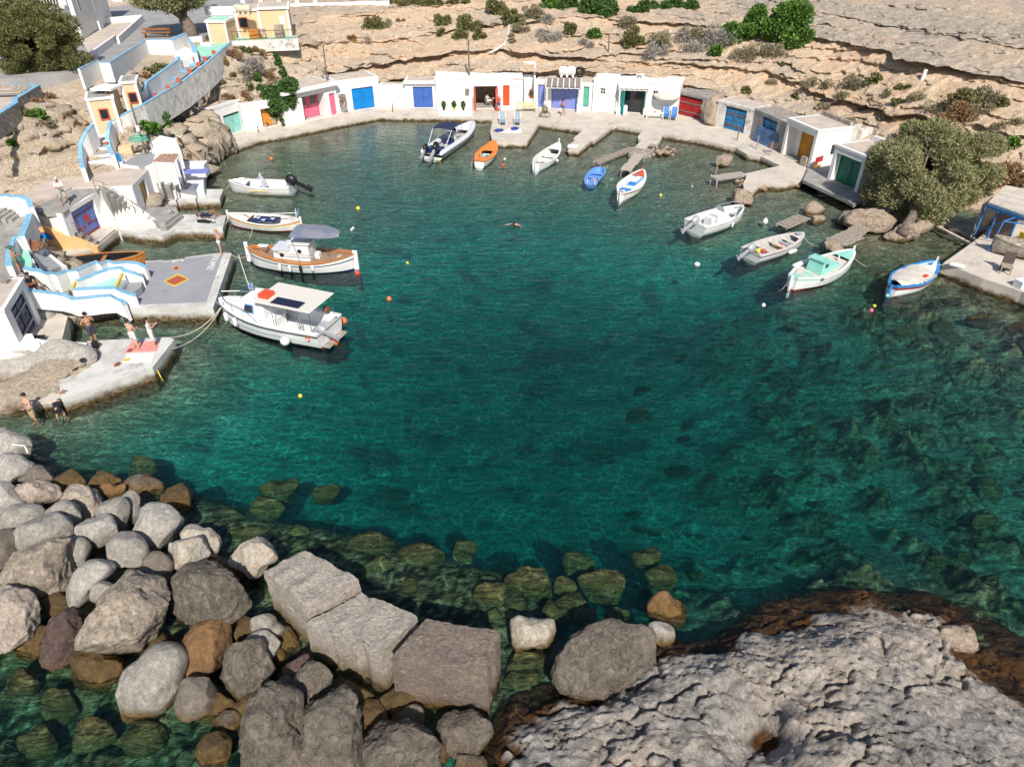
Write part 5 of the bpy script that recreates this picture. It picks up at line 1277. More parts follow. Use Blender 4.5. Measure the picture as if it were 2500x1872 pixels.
TARP = M('cream_tarpaulin',(0.66,0.60,0.53),(0.58,0.52,0.45),scale=2.5,rough=.9,bump=.5,bscale=6); SOLAR = M('solar_cells',(0.012,0.014,0.03),(0.02,0.02,0.05),scale=20,rough=.15); ROPE = M('pale_rope',(0.55,0.5,0.38),(0.4,0.36,0.27),scale=20,rough=.95)
ORBUOY = M('orange_buoy',(0.85,0.20,0.06),rough=.45); YBUOY = M('yellow_buoy',(0.80,0.62,0.08),rough=.45); REDB = M('red_buoy',(0.75,0.08,0.03),rough=.45); LINER = M('grey_blue_liner',(0.35,0.4,0.5),rough=.8)
class Hull:
 def __init__(s,L,B,D,bow=0.5,stern=0.8,srise=0.0,full=0.75,peak=0.42,flare=0.84):
  s.L,s.B,s.D,s.bow,s.stern,s.srise,s.full,s.peak,s.flare = L,B,D,bow,stern,srise,full,peak,flare
 def w(s,u):
  if u < s.peak: return s.B/2*(s.stern + (1 - s.stern)*math.sin(math.pi/2*u/s.peak) ** (0.8 if s.stern < 0.3 else 1.2))
  return s.B/2*max(0.0,math.cos(math.pi/2*(u - s.peak)/(1 - s.peak))) ** s.full
 def sh(s,u):
  return s.D*(1 + s.bow*max(0,(u - 0.35)/0.65) ** 2.2 + s.srise*max(0,(0.4 - u)/0.4) ** 2)
 def p(s,u,k,sd=1,off=0.0):
  """k 0 keel .. 1 sheer"""
  w,z1 = s.w(u),s.sh(u)
  rows = [(0,-0.28),(0.55,-0.22),(s.flare,0.05),(s.flare*0.35 + 0.65,0.5*z1),(1.0,z1)]
  ks = [0,0.2,0.4,0.7,1.0]
  fx = np.interp(k,ks,[r[0] for r in rows]); z = np.interp(k,ks,[r[1] for r in rows])
  x = (u - 0.5)*s.L - max(0,u - 0.9)/0.1*0.05*s.L*(1 - k)*0.9 + (max(0,0.1 - u)/0.1*0.03*s.L*(1 - k) if s.stern < 0.3 else 0)
  return Vector((x,sd*max(0.0,fx*w + off),z))
 def band(s,name,mat,t,k0,k1,off=0.0,n=18,m=4,u0=0.0,u1=1.0):
  for sd in (1,-1):
   pass
  mb = MB()
  us = [u0 + (u1 - u0)*i/n for i in range(n + 1)]
  ring = []
  for u in us:
   r = [s.p(u,k0 + (k1 - k0)*j/m,-1,off) for j in range(m + 1)]
   ring.append(r)
  for sd in (-1,1):
   b = len(mb.v)
   for r in ring:
    for q in r: mb.v.append((q.x,-q.y if sd==1 else q.y,q.z))
   for i in range(n):
    for j in range(m):
     a = b + i*(m + 1) + j
     f = (a,a + m + 1,a + m + 2,a + 1)
     mb.f.append(f if sd==1 else tuple(reversed(f)))
  if u0==0.0 and s.w(0) > 0.05:
   b = len(mb.v); r = ring[0]
   for q in r: mb.v.append((q.x,q.y,q.z))
   for q in r: mb.v.append((q.x,-q.y,q.z))
   for j in range(m): mb.f.append((b + j,b + j + 1,b + m + 1 + j + 1,b + m + 1 + j))
  return mb.build(name,mat,t,smooth=True)
 def rim(s,name,mat,t,wi=0.12,h=0.05,out=0.03,n=24,zoff=0.0):
  mb = MB()
  for sd in (-1,1):
   b = len(mb.v)
   for i in range(n + 1):
    u = i/n; w = s.w(u); z = s.sh(u) + zoff; x = (u - .5)*s.L
    yo = w + out; yi = max(0.0,w - wi)
    mb.v += [(x,sd*yo,z - h),(x,sd*yo,z + .015),(x,sd*yi,z + .015),(x,sd*yi,z - h)]
   for i in range(n):
    for j in range(4):
     a = b + 4*i; f = (a + j,a + (j + 1) % 4,a + 4 + (j + 1) % 4,a + 4 + j)
     mb.f.append(f if sd==-1 else tuple(reversed(f)))
  return mb.build(name,mat,t)
 def inside(s,t,mat,fl=0.1,wi=0.1,u0=0.02,u1=0.93,floor=True,name='inner_side'):
  mb = MB(); n = 18
  for sd in (-1,1):
   b = len(mb.v)
   for i in range(n + 1):
    u = u0 + (u1 - u0)*i/n; w = max(0.01,s.w(u) - wi)
    x = (u - .5)*s.L
    mb.v += [(x,sd*w,s.sh(u) - 0.01),(x,sd*w*0.86,fl)]
   for i in range(n):
    a = b + 2*i; mb.f.append((a,a + 1,a + 3,a + 2) if sd==1 else (a,a + 2,a + 3,a + 1))
  w = max(0.01,s.w(u0) - wi); x = (u0 - .5)*s.L
  mb.add([(x,-w,s.sh(u0) - .01),(x,w,s.sh(u0) - .01),(x,w*.86,fl),(x,-w*.86,fl)],[(0,1,2,3)])
  mb.build(name,mat,t)
  if floor: s.deck(t,'floor',mat,u0,u1,fl,0.86,wi)
 def deck(s,t,name,mat,u0,u1,z=None,k=1.0,wi=0.08,n=14,crown=0.0,zoff=-0.02,th=0.0):
  mb = MB()
  for i in range(n + 1):
   u = u0 + (u1 - u0)*i/n; w = max(0.004,s.w(u) - wi)*k; x = (u - .5)*s.L
   zz = (s.sh(u) + zoff) if z is None else z
   mb.v += [(x,-w,zz),(x,0,zz + crown),(x,w,zz)]
  for i in range(n):
   a = 3*i; mb.f += [(a,a + 3,a + 4,a + 1),(a + 1,a + 4,a + 5,a + 2)]
  return mb.build(name,mat,t)
 def thwart(s,t,u,z,wd=0.28,mat=None,name='thwart',wi=0.1):
  x = (u - .5)*s.L; w = s.w(u) - wi
  return MB().box(x - wd/2,x + wd/2,-w,w,z - .04,z).build(name,mat,t)
def place_boat(name,label,bow,stern,z=0.4,cat='boat',group=None):
 a,b = G(*stern,z),G(*bow,z)
 d = b - a; rz = math.atan2(d.y,d.x)
 t = thing(name,label,cat,((a.x + b.x)/2,(a.y + b.y)/2,0),rz,group)
 return t,d.length
def outboard(t,x,z,mat,leg=None,s=1.0,y=0.0,tilt=0.9,name='outboard_motor'):
 """tilted-up outboard engine hanging behind the transom, pointing aft (-x)"""
 m = Matrix.Translation((x,y,z)) @ Matrix.Rotation(tilt,4,'Y') @ Matrix.Scale(s,4)
 mb = MB().lathe([(0.05,-.06),(0.2,0),(0.23,.2),(0.22,.42),(0.12,.52),(.02,.54)],(0,0,0),12,m=None)
 mb.v = [tuple(m @ Vector((v[0]*1.25,v[1]*.85,v[2]))) for v in mb.v]
 e = mb.build(name,mat,t,smooth=True)
 l = MB().box(-.09,.09,-.06,.06,-.75,-.04).box(-.22,.06,-.02,.02,-.72,-.62).box(-.06,.12,-.04,.04,-.95,-.752)
 l.v = [tuple(m @ Vector(v)) for v in l.v]; l.build('engine_leg',leg or mat,e)
 pr = MB().lathe([(.01,-.22),(.05,-.12),(.05,0)],(0,0,-.85),8,'X')
 for k in range(3):
  q = 2*math.pi*k/3; pr.obox((-.16,math.cos(q)*.1,-.85 + math.sin(q)*.1),(.02,.06,.16),Matrix.Rotation(-q + math.pi/2,4,'X'))
 pr.v = [tuple(m @ Vector(v)) for v in pr.v]; pr.build('propeller',leg or mat,e)
 return e
def fender(t,x,y,z,r=0.11,h=0.45,mat=None,parent=None):
 return MB().lathe([(.02,0),(r*.8,.04),(r,.12),(r,h - .12),(r*.8,h - .04),(.02,h)],(x,y,z - h),10).build('fender',mat or GEL,t,smooth=True)
t,L = place_boat('motorboat','white open motorboat with a big black tilted outboard',(560,453),(716,458)); t.scale = (1,-1,1)
h = Hull(L,2.1,0.62,0.35,0.86); h.band('hull',GEL,t,0,1); h.rim('gunwale',GEL,t,.2); h.inside(t,GEL,.12,.2,.03,.72); h.deck(t,'foredeck',GEL,.7,.99,crown=.04)
h.thwart(t,.1,.5,.5,GEL,'stern_seat',.2)
MB().box(-.2,.35,-.4,.4,.12,.95).build('console',GEL,t,bevel=.04); MB().box(.36,.5,-.18,.18,.62,.64).build('solar_panel',SOLAR,t)
c = MB(); cx = -.1
for k in range(8):
 q0,q1 = 2*math.pi*k/8,2*math.pi*(k + 1)/8
 c.add([(cx,0,1.55),(cx + .5*math.cos(q0),.45*math.sin(q0),.5),(cx + .5*math.cos(q1),.45*math.sin(q1),.5)],[(0,1,2)])
c.build('console_cover',M('striped_cover',(0.62,0.62,0.65),(0.25,0.27,0.33),scale=9,lo=.48,hi=.52,rough=.9),t)
outboard(t,-L/2 - .25,.85,BLACKP,s=1.5,tilt=1.1)
MB().tube([(-L/2 + .2,.3,.6),(-L/2 + .2,.3,1.5)],.02,6).build('flagpole',GEL,t); MB().box(-L/2 + .2,-L/2 + .23,.1,.3,1.1,1.45).build('flag',FABW,t)
MB().box(-.9,.6,-h.w(.5) - .025,-h.w(.5) - .0,.36,.4).build('gold_scroll',YEL,t)
for sd in (-1,1): MB().tube([((.7 - .5)*L,sd*h.w(.7)*.9,h.sh(.7) + .02),((.8 - .5)*L,sd*h.w(.8)*.85,h.sh(.8) + .12),((.93 - .5)*L,sd*h.w(.93)*.7,h.sh(.93) + .02)],.018,6).build('bow_rail',CHROME,t)
t,L = place_boat('fishing_boat','white wooden boat with navy triangles, orange stripe and a boom',(557,534),(734,547)); t.scale = (1,-1,1)
h = Hull(L,1.95,0.55,0.5,0.12,0.35,.7); h.band('hull',OFFW,t,.42,.86); h.band('bottom',ANTI,t,0,.42); h.band('yellow_band',YEL,t,.84,.9,.012); h.band('red_band',REDP,t,.9,.95,.014); h.band('bulwark',OFFW,t,.95,1)
h.rim('gunwale',OFFW,t,.14); h.deck(t,'foredeck',OFFW,.68,.985,crown=.05); h.deck(t,'stern_deck',OFFW,.02,.2,crown=.04); h.inside(t,OFFW,.12,.14,.19,.7)
MB().box(-.3,.75,-.5,.55,.45,.55).build('navy_hatch',NAVY,t); MB().box(-1.0,-.35,-.2,.6,.46,.56).build('navy_cover',NAVY,t)
for (x,y) in ((-.7,.2),(-.15,-.1),(.4,.2)): MB().add([(x,y - .2,.565),(x + .35,y,.565),(x,y + .2,.565)],[(0,1,2)]).build('white_triangle',GEL,t)
MB().beam((.9,-.2,.62),(1.6,.25,.72),.06,.03).build('oar',REDP,t)
MB().tube([(-L/2 + .25,0,.7),(-L/2 + .2,0,1.5)],.03,6).build('mast',GEL,t); MB().tube([(-L/2 + .25,0,1.2),(.5,.1,.85)],.03,6).build('boom',GEL,t)
MB().box(-L/2 + .12,-L/2 + .15,-.02,.3,1.0,1.4).build('flag',M('striped_flag',(0.1,0.25,0.6),(0.7,0.7,0.7),scale=9,lo=.48,hi=.52),t)
MB().box(-L/2 - .12,-L/2 + .04,-.03,.03,-.4,.95).build('rudder',OFFW,t); MB().box(L/2 - .1,L/2 + .03,-.04,.04,.4,1.05).build('stem_post',OFFW,t)
MB().tube([(-.9,-.6,.6),(.1,-.65,.62)],.02,5).build('rail',METAL,t)
t,L = place_boat('caique','wooden caique with brown deck, white wheelhouse and curved grey canopy',(607,628),(868,642)); t.scale = (1,-1,1)
h = Hull(L,2.6,0.75,0.55,0.15,0.45,.62,.45); h.band('hull',GEL,t,.42,.82); h.band('bottom',NAVY,t,0,.42); h.band('navy_line',NAVY,t,.8,.84,.012); h.band('upper_hull',GEL,t,.84,1);
h.rim('gunwale',VARN,t,.3,.05); h.deck(t,'deck',TEAK,.05,.97,None,1.0,.3,crown=.03,zoff=-.1); h.band('inner_bulwark',VARN,t,.93,1.0,-.28)
MB().box(L/2 - .12,L/2 + .12,-.06,.06,.1,1.45).build('stem_post',GEL,t,bevel=.03); MB().box(-L/2 - .2,-L/2 + .12,-.05,.05,-.5,1.25).build('rudder',GEL,t,bevel=.02)
wh = MB().box(-.85,.35,-.65,.65,.6,1.75).build('wheelhouse',GEL,t,bevel=.03)
MB().box(-.95,.45,-.74,.74,1.752,1.82).build('wheelhouse_roof',GEL,t); MB().box(.36,1.5,-.62,.62,.6,1.28).build('cabin',GEL,t,bevel=.03)
MB().box(.4,1.58,-.68,.68,1.281,1.34).build('cabin_roof',M('pale_grey_deck',(0.6,0.62,0.66)),t)
for (x,z) in ((-.25,1.3),(.95,.98)):
 p_ = MB().lathe([(.12,-.012),(.13,0)],(x,-.665 if x < 0 else -.635,z),14,'Y').build('porthole',BLACKP,t); MB().lathe([(.15,-.006),(.16,.006)],(x,-.66 if x < 0 else -.63,z),14,'Y').build('porthole_rim',SILV,p_)
cn = MB(); n = 12
top = []
for i in range(n + 1):
 u = i/n; x = .1 - 2.9*u; w = 1.05*(1 - max(0,u - .35) ** 2/.46) ** .5 if u > .35 else 1.05
 w = max(.03,w)
 for j in range(7):
  v = -1 + 2*j/6; top.append((x,w*v,2.55 - .16*v*v - .25*max(0,u - .5)))
cn.v = top
for i in range(n):
 for j in range(6): a_ = i*7 + j; cn.f.append((a_,a_ + 1,a_ + 8,a_ + 7))
cn.build('canopy',M('blue_grey_canopy',(0.17,0.2,0.28),(0.26,0.26,0.29),scale=1.2,rough=.3,spec=.6),t,smooth=True)
for (x,y) in ((.05,.95),(.05,-.95),(-1.9,.7),(-1.9,-.7)): MB().tube([(x,y,2.4),(x - .3,y*.9,.8)],.02,6).build('canopy_pole',CHROME,t)
MB().tube([(1.9,-.55,1.0),(1.7,-.7,1.35),(.5,-.95,1.2),(-1.2,-.95,1.2),(-1.5,-.9,.85)],.02,6).build('side_rail',METAL,t); MB().tube([(2.0,.5,1.0),(1.7,.75,1.4),(.3,.95,1.3)],.02,6).build('side_rail',CHROME,t)
MB().box(2.3,2.95,.3,.62,1.0,1.08).build('bow_locker',GEL,t); MB().tube([(2.2,0,.9),(3.2,0,1.05)],.05,8).build('anchor_shaft',RUST,t); MB().box(2.1,2.25,-.25,.25,.9,1.0).build('anchor_roller',RUST,t)
for k in range(4): fender(t,.9 - .68*k,-h.w(.6 - .12*k) - .12,.72,.1,.48,BLACKP if k==2 else GEL)
fender(t,1.1,.9,1.35,.09,.4); MB().box(-1.35,-1.05,-.3,.1,.7,1.05).build('white_box',GEL,t)
MB().lathe([(.2,0),(.24,.03),(.2,.06)],(-2.6,0,.78),12).build('rope_coil',ROPE,t)
t,L = place_boat('cabin_cruiser','white cabin cruiser with a flat canopy, solar panel and orange crate',(541,752),(806,808),.6); t.scale = (1,-1,1)
h = Hull(L,2.65,0.98,0.28,0.9,full=.62); h.band('hull',GEL,t,.46,.9); h.band('bottom',ANTI,t,0,.46); h.band('rub_rail',RUBR,t,.88,.93,.035); h.band('topside',GEL,t,.93,1)
h.rim('gunwale',GEL,t,.25); h.inside(t,GEL,.3,.25,.03,.55); h.deck(t,'foredeck',GEL,.52,.985,crown=.06)
h.band('blue_stripe',BRIB,t,.66,.685,.012,u0=.3,u1=.85)
xb = L*.22
cab = MB()
prof = [(xb + .75,.98),(xb - .15,1.95),(xb - 1.55,2.05),(xb - 1.75,.55)]
w0,w1 = .95,.7
vs = []
for sd in (-1,1):
 for i,(x,z) in enumerate(prof): vs.append((x,sd*(w0 if i in (0,3) else w1)*(.75 if i==0 else 1),z))
vs[3] = (prof[3][0],-w0,prof[3][1]);
cab.add(vs,[(0,1,2,3),(4,7,6,5),(0,4,5,1),(1,5,6,2),(2,6,7,3)])
cb = cab.build('cabin',GEL,t,bevel=.05)
def on_side(x,z,sd=-1):
 f = (z - .8)/(2.0 - .8); return sd*(w0 + (w1 - w0)*f + .03)
wn_ = MB().add([(xb - .35,on_side(0,1.3),1.3),(xb - 1.0,on_side(0,1.3),1.3),(xb - 1.0,on_side(0,1.75),1.75),(xb - .5,on_side(0,1.75),1.75)],[(0,1,2,3)]).build('window',BRIB,t)
MB().add([(xb - .42,on_side(0,1.35) - .015,1.35),(xb - .95,on_side(0,1.35) - .015,1.35),(xb - .95,on_side(0,1.7) - .015,1.7),(xb - .53,on_side(0,1.7) - .015,1.7)],[(0,1,2,3)]).build('pane',GLASS,wn_)
MB().add([(xb + .42,-.5,1.38),(xb + .42,.5,1.38),(xb - .02,.52,1.87),(xb - .02,-.52,1.87)],[(0,1,2,3)]).build('windscreen',GLASS,t)
MB().box(-L*.47,xb - 1.35,-1.15,1.15,2.2,2.26).build('canopy',M('cream_canopy',(0.68,0.64,0.58),rough=.8),t,bevel=.02)
for (x,y) in ((-L*.45,1.05),(-L*.45,-1.05),(-L*.12,1.05),(-L*.12,-1.05)): MB().tube([(x,y,.95),(x,y,2.2)],.022,6).build('canopy_pole',CHROME,t)
sp = MB().box(-L*.36,-L*.12,-1.0,-.35,2.285,2.31).build('solar_panel',SOLAR,t); MB().box(-L*.365,-L*.115,-1.02,-.33,2.262,2.283).build('panel_frame',SILV,sp)
cr = MB().box(xb - 2.05,xb - 1.45,-.75,-.1,2.262,2.5).build('orange_crate',REDB,t,bevel=.03);
MB().box(-.55,.45,-.55,.35,.3,1.0).build('engine_box',GEL,t,bevel=.06); MB().box(.65,.95,-.8,-.45,.3,.68).build('blue_cooler',BRIB,t,bevel=.03); MB().box(.63,.97,-.82,-.43,.68,.75).build('cooler_lid',FABW,t)
for sd in (-1,1): MB().tube([(L*.47,sd*.1,1.65),(L*.36,sd*.62,1.55),(L*.12,sd*1.08,1.5),(L*.02,sd*1.2,1.05)],.022,6).build('bow_rail',CHROME,t)
for sd in (-1,1):
 for u in (.9,.78,.66): MB().tube([((u - .5)*L,sd*h.w(u)*.9,h.sh(u)),((u - .5)*L,sd*h.w(u)*.88,1.58)],.015,5).build('rail_post',CHROME,t)
MB().tube([(xb - .1,.25,2.0),(xb + .15,.3,4.0)],.02,6).build('antenna',GEL,t); MB().box(xb - .4,xb - .1,.2,.23,2.1,2.45).build('flag',M('flag_cloth',(0.08,0.15,0.45),(0.7,0.7,0.7),scale=8,lo=.48,hi=.52),t)
fender(t,L*.36,-h.w(.86) - .1,.95,.12,.55); fender(t,L*.24,-h.w(.74) - .12,.98,.12,.55)
MB().ball((-L*.25,-h.w(.25) - .26,.5),.26,10).build('round_fender',GEL,t,smooth=True)
outboard(t,-L/2 - .2,1.0,SILV,s=.9,y=-.7,tilt=1.2,name='auxiliary_motor')
MB().lathe([(.18,0),(.2,.1),(.2,.22),(.16,.25)],(-L*.42,.9,1.3),12,'X').build('net_drum',RUST,t)
for y in (-.62,-.38): MB().tube([(-L*.3,y,.5),(-L*.26,y,1.9)],.018,5).build('ladder_rail',CHROME,t)
for z in (.8,1.2,1.6): MB().tube([(-L*.29,-.62,z),(-L*.29,-.38,z)],.015,5).build('ladder_rung',CHROME,t)
MB().box(-L/2 - .45,-L/2 - .02,-.9,.9,.12,.16).build('swim_platform',WOOD,t); MB().box(-L*.44,-L*.36,-.9,.9,.55,.58).build('grey_mat',LINER,t)
em = MB().lathe([(.13,0),(.14,.012)],(-L*.42,-h.w(.08) - .03,.68),14,'Y').build('red_emblem',REDB,t)
MB().lathe([(.07,-.006),(.075,.0)],(-L*.42,-h.w(.08) - .036,.65),12,'Y').build('emblem_centre',GEL,em)
t,L = place_boat('inflatable_boat','grey rigid inflatable with a navy bimini and two black outboards',(1156,308),(1052,378))
tb = []; n = 20
h = Hull(L,2.4,.6,.45,.95,full=.6,peak=.5)
for sd in (-1,1):
 pts = [((i/n - .5)*L,sd*max(.0,h.w(i/n) - .22),.5 + .32*max(0,i/n - .5) ** 1.5*2.2) for i in range(n + 1)]
 MB().tube(pts,[.12] + [.26]*(n - 1) + [.2],12).build('tube',HYP,t,smooth=True)
 MB().tube([(p_[0],p_[1] + sd*.24,p_[2]) for p_ in pts[:-2]],.035,6).build('rub_strake',NAVY,t)
h.band('hull',GEL,t,0,.6); h.deck(t,'deck',INS,.04,.85,.3,.75,.2); h.deck(t,'foredeck',GEL,.72,.99,.72,.7,.1)
MB().box(-.5,.1,-.35,.35,.3,1.15).build('console',GEL,t,bevel=.06); MB().add([(.1,-.33,1.15),(.1,.33,1.15),(-.05,.3,1.5),(-.05,-.3,1.5)],[(0,1,2,3)]).build('windscreen',GLASS,t)
MB().box(-1.3,-.8,-.5,.5,.3,.8).build('helm_seat',NAVY,t,bevel=.05); MB().box(-L*.44,-L*.34,-.75,.75,.3,.75).build('stern_seat',NAVY,t,bevel=.05)
MB().lathe([(.16,-.015),(.18,0),(.16,.015)],(-.55,0,1.1),14,'X').build('steering_wheel',BLACKP,t)
bm = MB()
for i in range(9):
 for j in range(7):
  u = i/8; v = -1 + j/3; bm.v.append((-2.3 + 2.3*u,v*.95,2.0 - .12*v*v + .14*math.sin(math.pi*u)))
for i in range(8):
 for j in range(6): a_ = i*7 + j; bm.f.append((a_,a_ + 7,a_ + 8,a_ + 1))
bm.build('bimini',BIM,t,smooth=True)
for sd in (-1,1):
 MB().tube([(-2.3,sd*.93,1.9),(-L*.38,sd*.85,.7)],.03,6).build('arch',GEL,t); MB().tube([(0,sd*.93,1.9),(-.4,sd*.85,.7)],.02,6).build('bimini_pole',CHROME,t); MB().tube([(-1.1,sd*.94,2.0),(-.4,sd*.85,.7)],.02,6).build('bimini_pole',CHROME,t)
outboard(t,-L/2 - .15,.9,BLACKP,SILV,1.45,-.45,1.0); outboard(t,-L/2 - .15,.8,BLACKP,SILV,1.1,.5,1.0)
t,L = place_boat('rowing_boat','white rowing boat with a bright orange deck and open middle',(1207,352),(1170,399))
h = Hull(L,1.75,.5,.55,.5,.15,.7); h.band('hull',GEL,t,0,.95); h.rim('gunwale',ORB,t,.16,.06); h.deck(t,'foredeck',ORB,.56,.985,crown=.04); h.deck(t,'stern_deck',ORB,.01,.26,crown=.03)
h.inside(t,INS,.1,.16,.2,.6)
for sd in (-1,1): h_ = MB().add([((.24 - .5)*L,sd*(h.w(.24) - .05),h.sh(.3)),((.6 - .5)*L,sd*(h.w(.6) - .05),h.sh(.5)),((.6 - .5)*L,sd*.45,h.sh(.5)),((.24 - .5)*L,sd*.45,h.sh(.3))],[(0,1,2,3) if sd < 0 else (3,2,1,0)]).build('side_deck',ORB,t)
for y in (-.35,.35): MB().beam((-1.0,y,.52),(-.5,y*1.1,.53),.05,.03).build('white_strip',GEL,t)
MB().box(-.45,-.1,-.25,.1,.12,.3).build('teal_bag',P_TEAL,t); MB().box(0,.3,-.1,.35,.12,.28).build('white_bag',FABW,t)
MB().box(-L/2 - .08,-L/2 + .02,-.03,.03,-.3,.55).build('rudder',GEL,t)
t,L = place_boat('fishing_boat','small all-white wooden boat with a blue waterline',(1365,358),(1308,408))
h = Hull(L,1.85,.5,.6,.35,.2,.7); h.band('hull',GEL,t,.44,1); h.band('bottom',OFFW,t,0,.4); h.band('blue_line',BRIB,t,.4,.44,.01); h.rim('gunwale',GEL,t,.14,.05); h.inside(t,OFFW,.1,.14,.08,.8); h.deck(t,'foredeck',GEL,.74,.985,crown=.04)
h.thwart(t,.3,.36,.25,OFFW); h.thwart(t,.55,.36,.25,OFFW); MB().box(L/2 - .1,L/2 + .04,-.04,.04,.4,1.15).build('stem_post',GEL,t); MB().box(-L/2 - .15,-L/2 + .02,-.03,.03,-.4,.7).build('rudder',GEL,t)
MB().lathe([(.2,0),(.25,.04),(.15,.08)],(-.9,0,.12),10).build('net_heap',M('tan_net',(0.5,0.36,0.26)),t); MB().ball((-.5,-h.w(.35) - .14,.3),.14,8).build('fender',GEL,t,smooth=True)
t,L = place_boat('dinghy','small light blue plastic dinghy with a pale transom',(1466,409),(1443,440))
h = Hull(L,1.35,.38,.15,.85,full=.35,peak=.5); h.band('hull',SKYB,t,0,1); h.rim('gunwale',SKYB,t,.1,.04); h.inside(t,SKYB,.08,.1,.03,.94); h.thwart(t,.35,.26,.25,SKYB); h.thwart(t,.65,.26,.25,SKYB)
MB().box(-.7,-.3,-.25,.2,.09,.2).build('pink_gear',M('faded_pink',(0.5,0.3,0.35)),t)
for y in (-.3,.3): MB().tube([(-L/2 - .05,y,.1),(-L/2 - .05,y,.45)],.04,6).build('transom_handle',GEL,t)
t,L = place_boat('fishing_boat','white boat with an orange bow deck and bright blue covers',(1569,425),(1515,478))
h = Hull(L,1.9,.55,.5,.3,.2,.68); h.band('hull',GEL,t,.4,.84); h.band('bottom',OFFW,t,0,.4); h.band('brown_band',VARN,t,.82,.9,.012); h.band('upper',GEL,t,.9,1); h.rim('gunwale',GEL,t,.14,.05)
h.deck(t,'deck',GEL,.05,.75,None,.98,.12,crown=.05,zoff=-.03); h.deck(t,'bow_deck',REDP,.75,.985,crown=.04)
MB().box(-.75,.0,-.4,.2,.56,.62).build('blue_cover',BRIB,t); MB().box(-L*.42,-L*.28,-.45,.35,.56,.61).build('blue_cover',BRIB,t); MB().beam((-.5,-.45,.68),(1.1,-.55,.74),.12,.05).build('blue_sail_roll',SKYB,t)
MB().box(-L/2 - .18,-L/2 + .02,-.03,.03,-.4,.75).build('rudder',GEL,t); MB().box(L/2 - .08,L/2 + .03,-.03,.03,.5,1.05).build('stem_post',REDP,t); MB().tube([(1.0,.1,.75),(1.3,-.1,.8)],.03,6).build('mooring_cleat',BRIB,t)
MB().tube([(-L*.4,.45,.55),(-L*.4,.45,1.0)],.02,5).build('flagpole',GEL,t)
t,L = place_boat('motorboat','white motorboat with bow rail, console and silver outboard',(1811,518),(1695,556))
h = Hull(L,2.2,.72,.3,.9,full=.62); h.band('hull',GEL,t,0,1); h.rim('gunwale',GEL,t,.22,.06); h.inside(t,GEL,.14,.22,.03,.88); h.thwart(t,.12,.5,.5,GEL,'stern_seat',.2); h.deck(t,'bow_cushion',INS,.8,.93,.45,.8,.3)
MB().box(-.6,.1,-.4,.4,.14,1.0).build('console',GEL,t,bevel=.06); MB().add([(.12,-.36,1.0),(.12,.36,1.0),(-.1,.3,1.45),(-.1,-.3,1.45)],[(0,1,2,3)]).build('windscreen',SILV,t); MB().box(-1.15,-.75,-.35,.35,.14,.85).build('seat',GEL,t,bevel=.04)
for sd in (-1,1): MB().tube([(.1*L,sd*h.w(.6),h.sh(.6)),(.2*L,sd*h.w(.7),h.sh(.7) + .25),(.38*L,sd*h.w(.88),h.sh(.88) + .28),(.48*L,0,h.sh(.98) + .3)],.022,6).build('bow_rail',CHROME,t)
outboard(t,-L/2 - .25,.8,SILV,s=1.15,tilt=1.15); fender(t,.1,-h.w(.5) - .1,.6,.09,.4)
h.band('grey_line',INS,t,.9,.93,.012)
t,L = place_boat('motorboat','cream open skiff with orange floats and a silver outboard',(1960,578),(1832,620))
h = Hull(L,1.9,.55,.3,.88,full=.65); h.band('hull',GEL,t,0,.86); h.band('rub_rail',NAVY,t,.86,.9,.02); h.band('upper',TARP,t,.9,1); h.rim('gunwale',TARP,t,.18,.05); h.inside(t,INS,.1,.18,.03,.86); h.deck(t,'foredeck',TARP,.82,.985,crown=.03)
for u in (.28,.52,.74): h.thwart(t,u,.42,.3,TARP)
for k,(x,y,m_) in enumerate(((.25,.2,YBUOY),(.45,-.1,REDB),(.15,-.2,ORBUOY),(-1.2,0,REDB),(-1.5,.25,YBUOY))): MB().ball((x,y,.28),.16,8).build('float',m_,t,smooth=True)
MB().box(.62,.9,-.4,.4,.11,.35).build('grey_tub',LINER,t); MB().lathe([(.22,0),(.22,.02)],(L*.4,0,.74),14).build('anchor_hatch',LINER,t)
outboard(t,-L/2 - .25,.72,SILV,s=1.05,tilt=1.15); MB().lathe([(.02,-.4),(.13,-.3),(.13,.3),(.02,.4)],(.3,-h.w(.55) - .14,.28),10,'X').build('fender',GEL,t,smooth=True)
t,L = place_boat('fishing_boat','white and mint green caique with a small mint wheelhouse',(2079,630),(1932,692))
h = Hull(L,2.2,.68,.5,.3,.3,.65); h.band('hull',GEL,t,.42,.88); h.band('bottom',ANTI,t,0,.42); h.band('mint_line',MINTB,t,.88,.93,.012); h.band('upper',GEL,t,.93,1); h.rim('gunwale',GEL,t,.16,.06)
h.deck(t,'deck',TARP,.04,.8,None,.98,.15,zoff=-.16); h.deck(t,'bow_deck',MINTB,.8,.985,crown=.03,wi=.14); h.deck(t,'stern_deck',MINTB,.02,.14,None,.98,.15,zoff=-.1)
wh = MB().add([(-1.0,-.55,.5),(-.2,-.55,.5),(-.2,.55,.5),(-1.0,.55,.5),(-.9,-.5,1.35),(-.35,-.5,1.35),(-.35,.5,1.35),(-.9,.5,1.35)],[(4,5,6,7),(0,1,5,4),(1,2,6,5),(2,3,7,6),(3,0,4,7)]).build('wheelhouse',MINTB,t,bevel=.03)
MB().box(-1.0,-.28,-.58,.58,1.352,1.4).build('wheelhouse_roof',MINTB,t); MB().box(-.72,-.45,-.555,-.545,.95,1.2).build('window',GLASS,t); MB().box(-.27,1.0,-.5,.5,.5,.78).build('engine_hatch',MINTB,t,bevel=.04)
MB().box(-1.75,-1.3,-.35,.35,.5,.56).build('stern_hatch',MINTB,t)
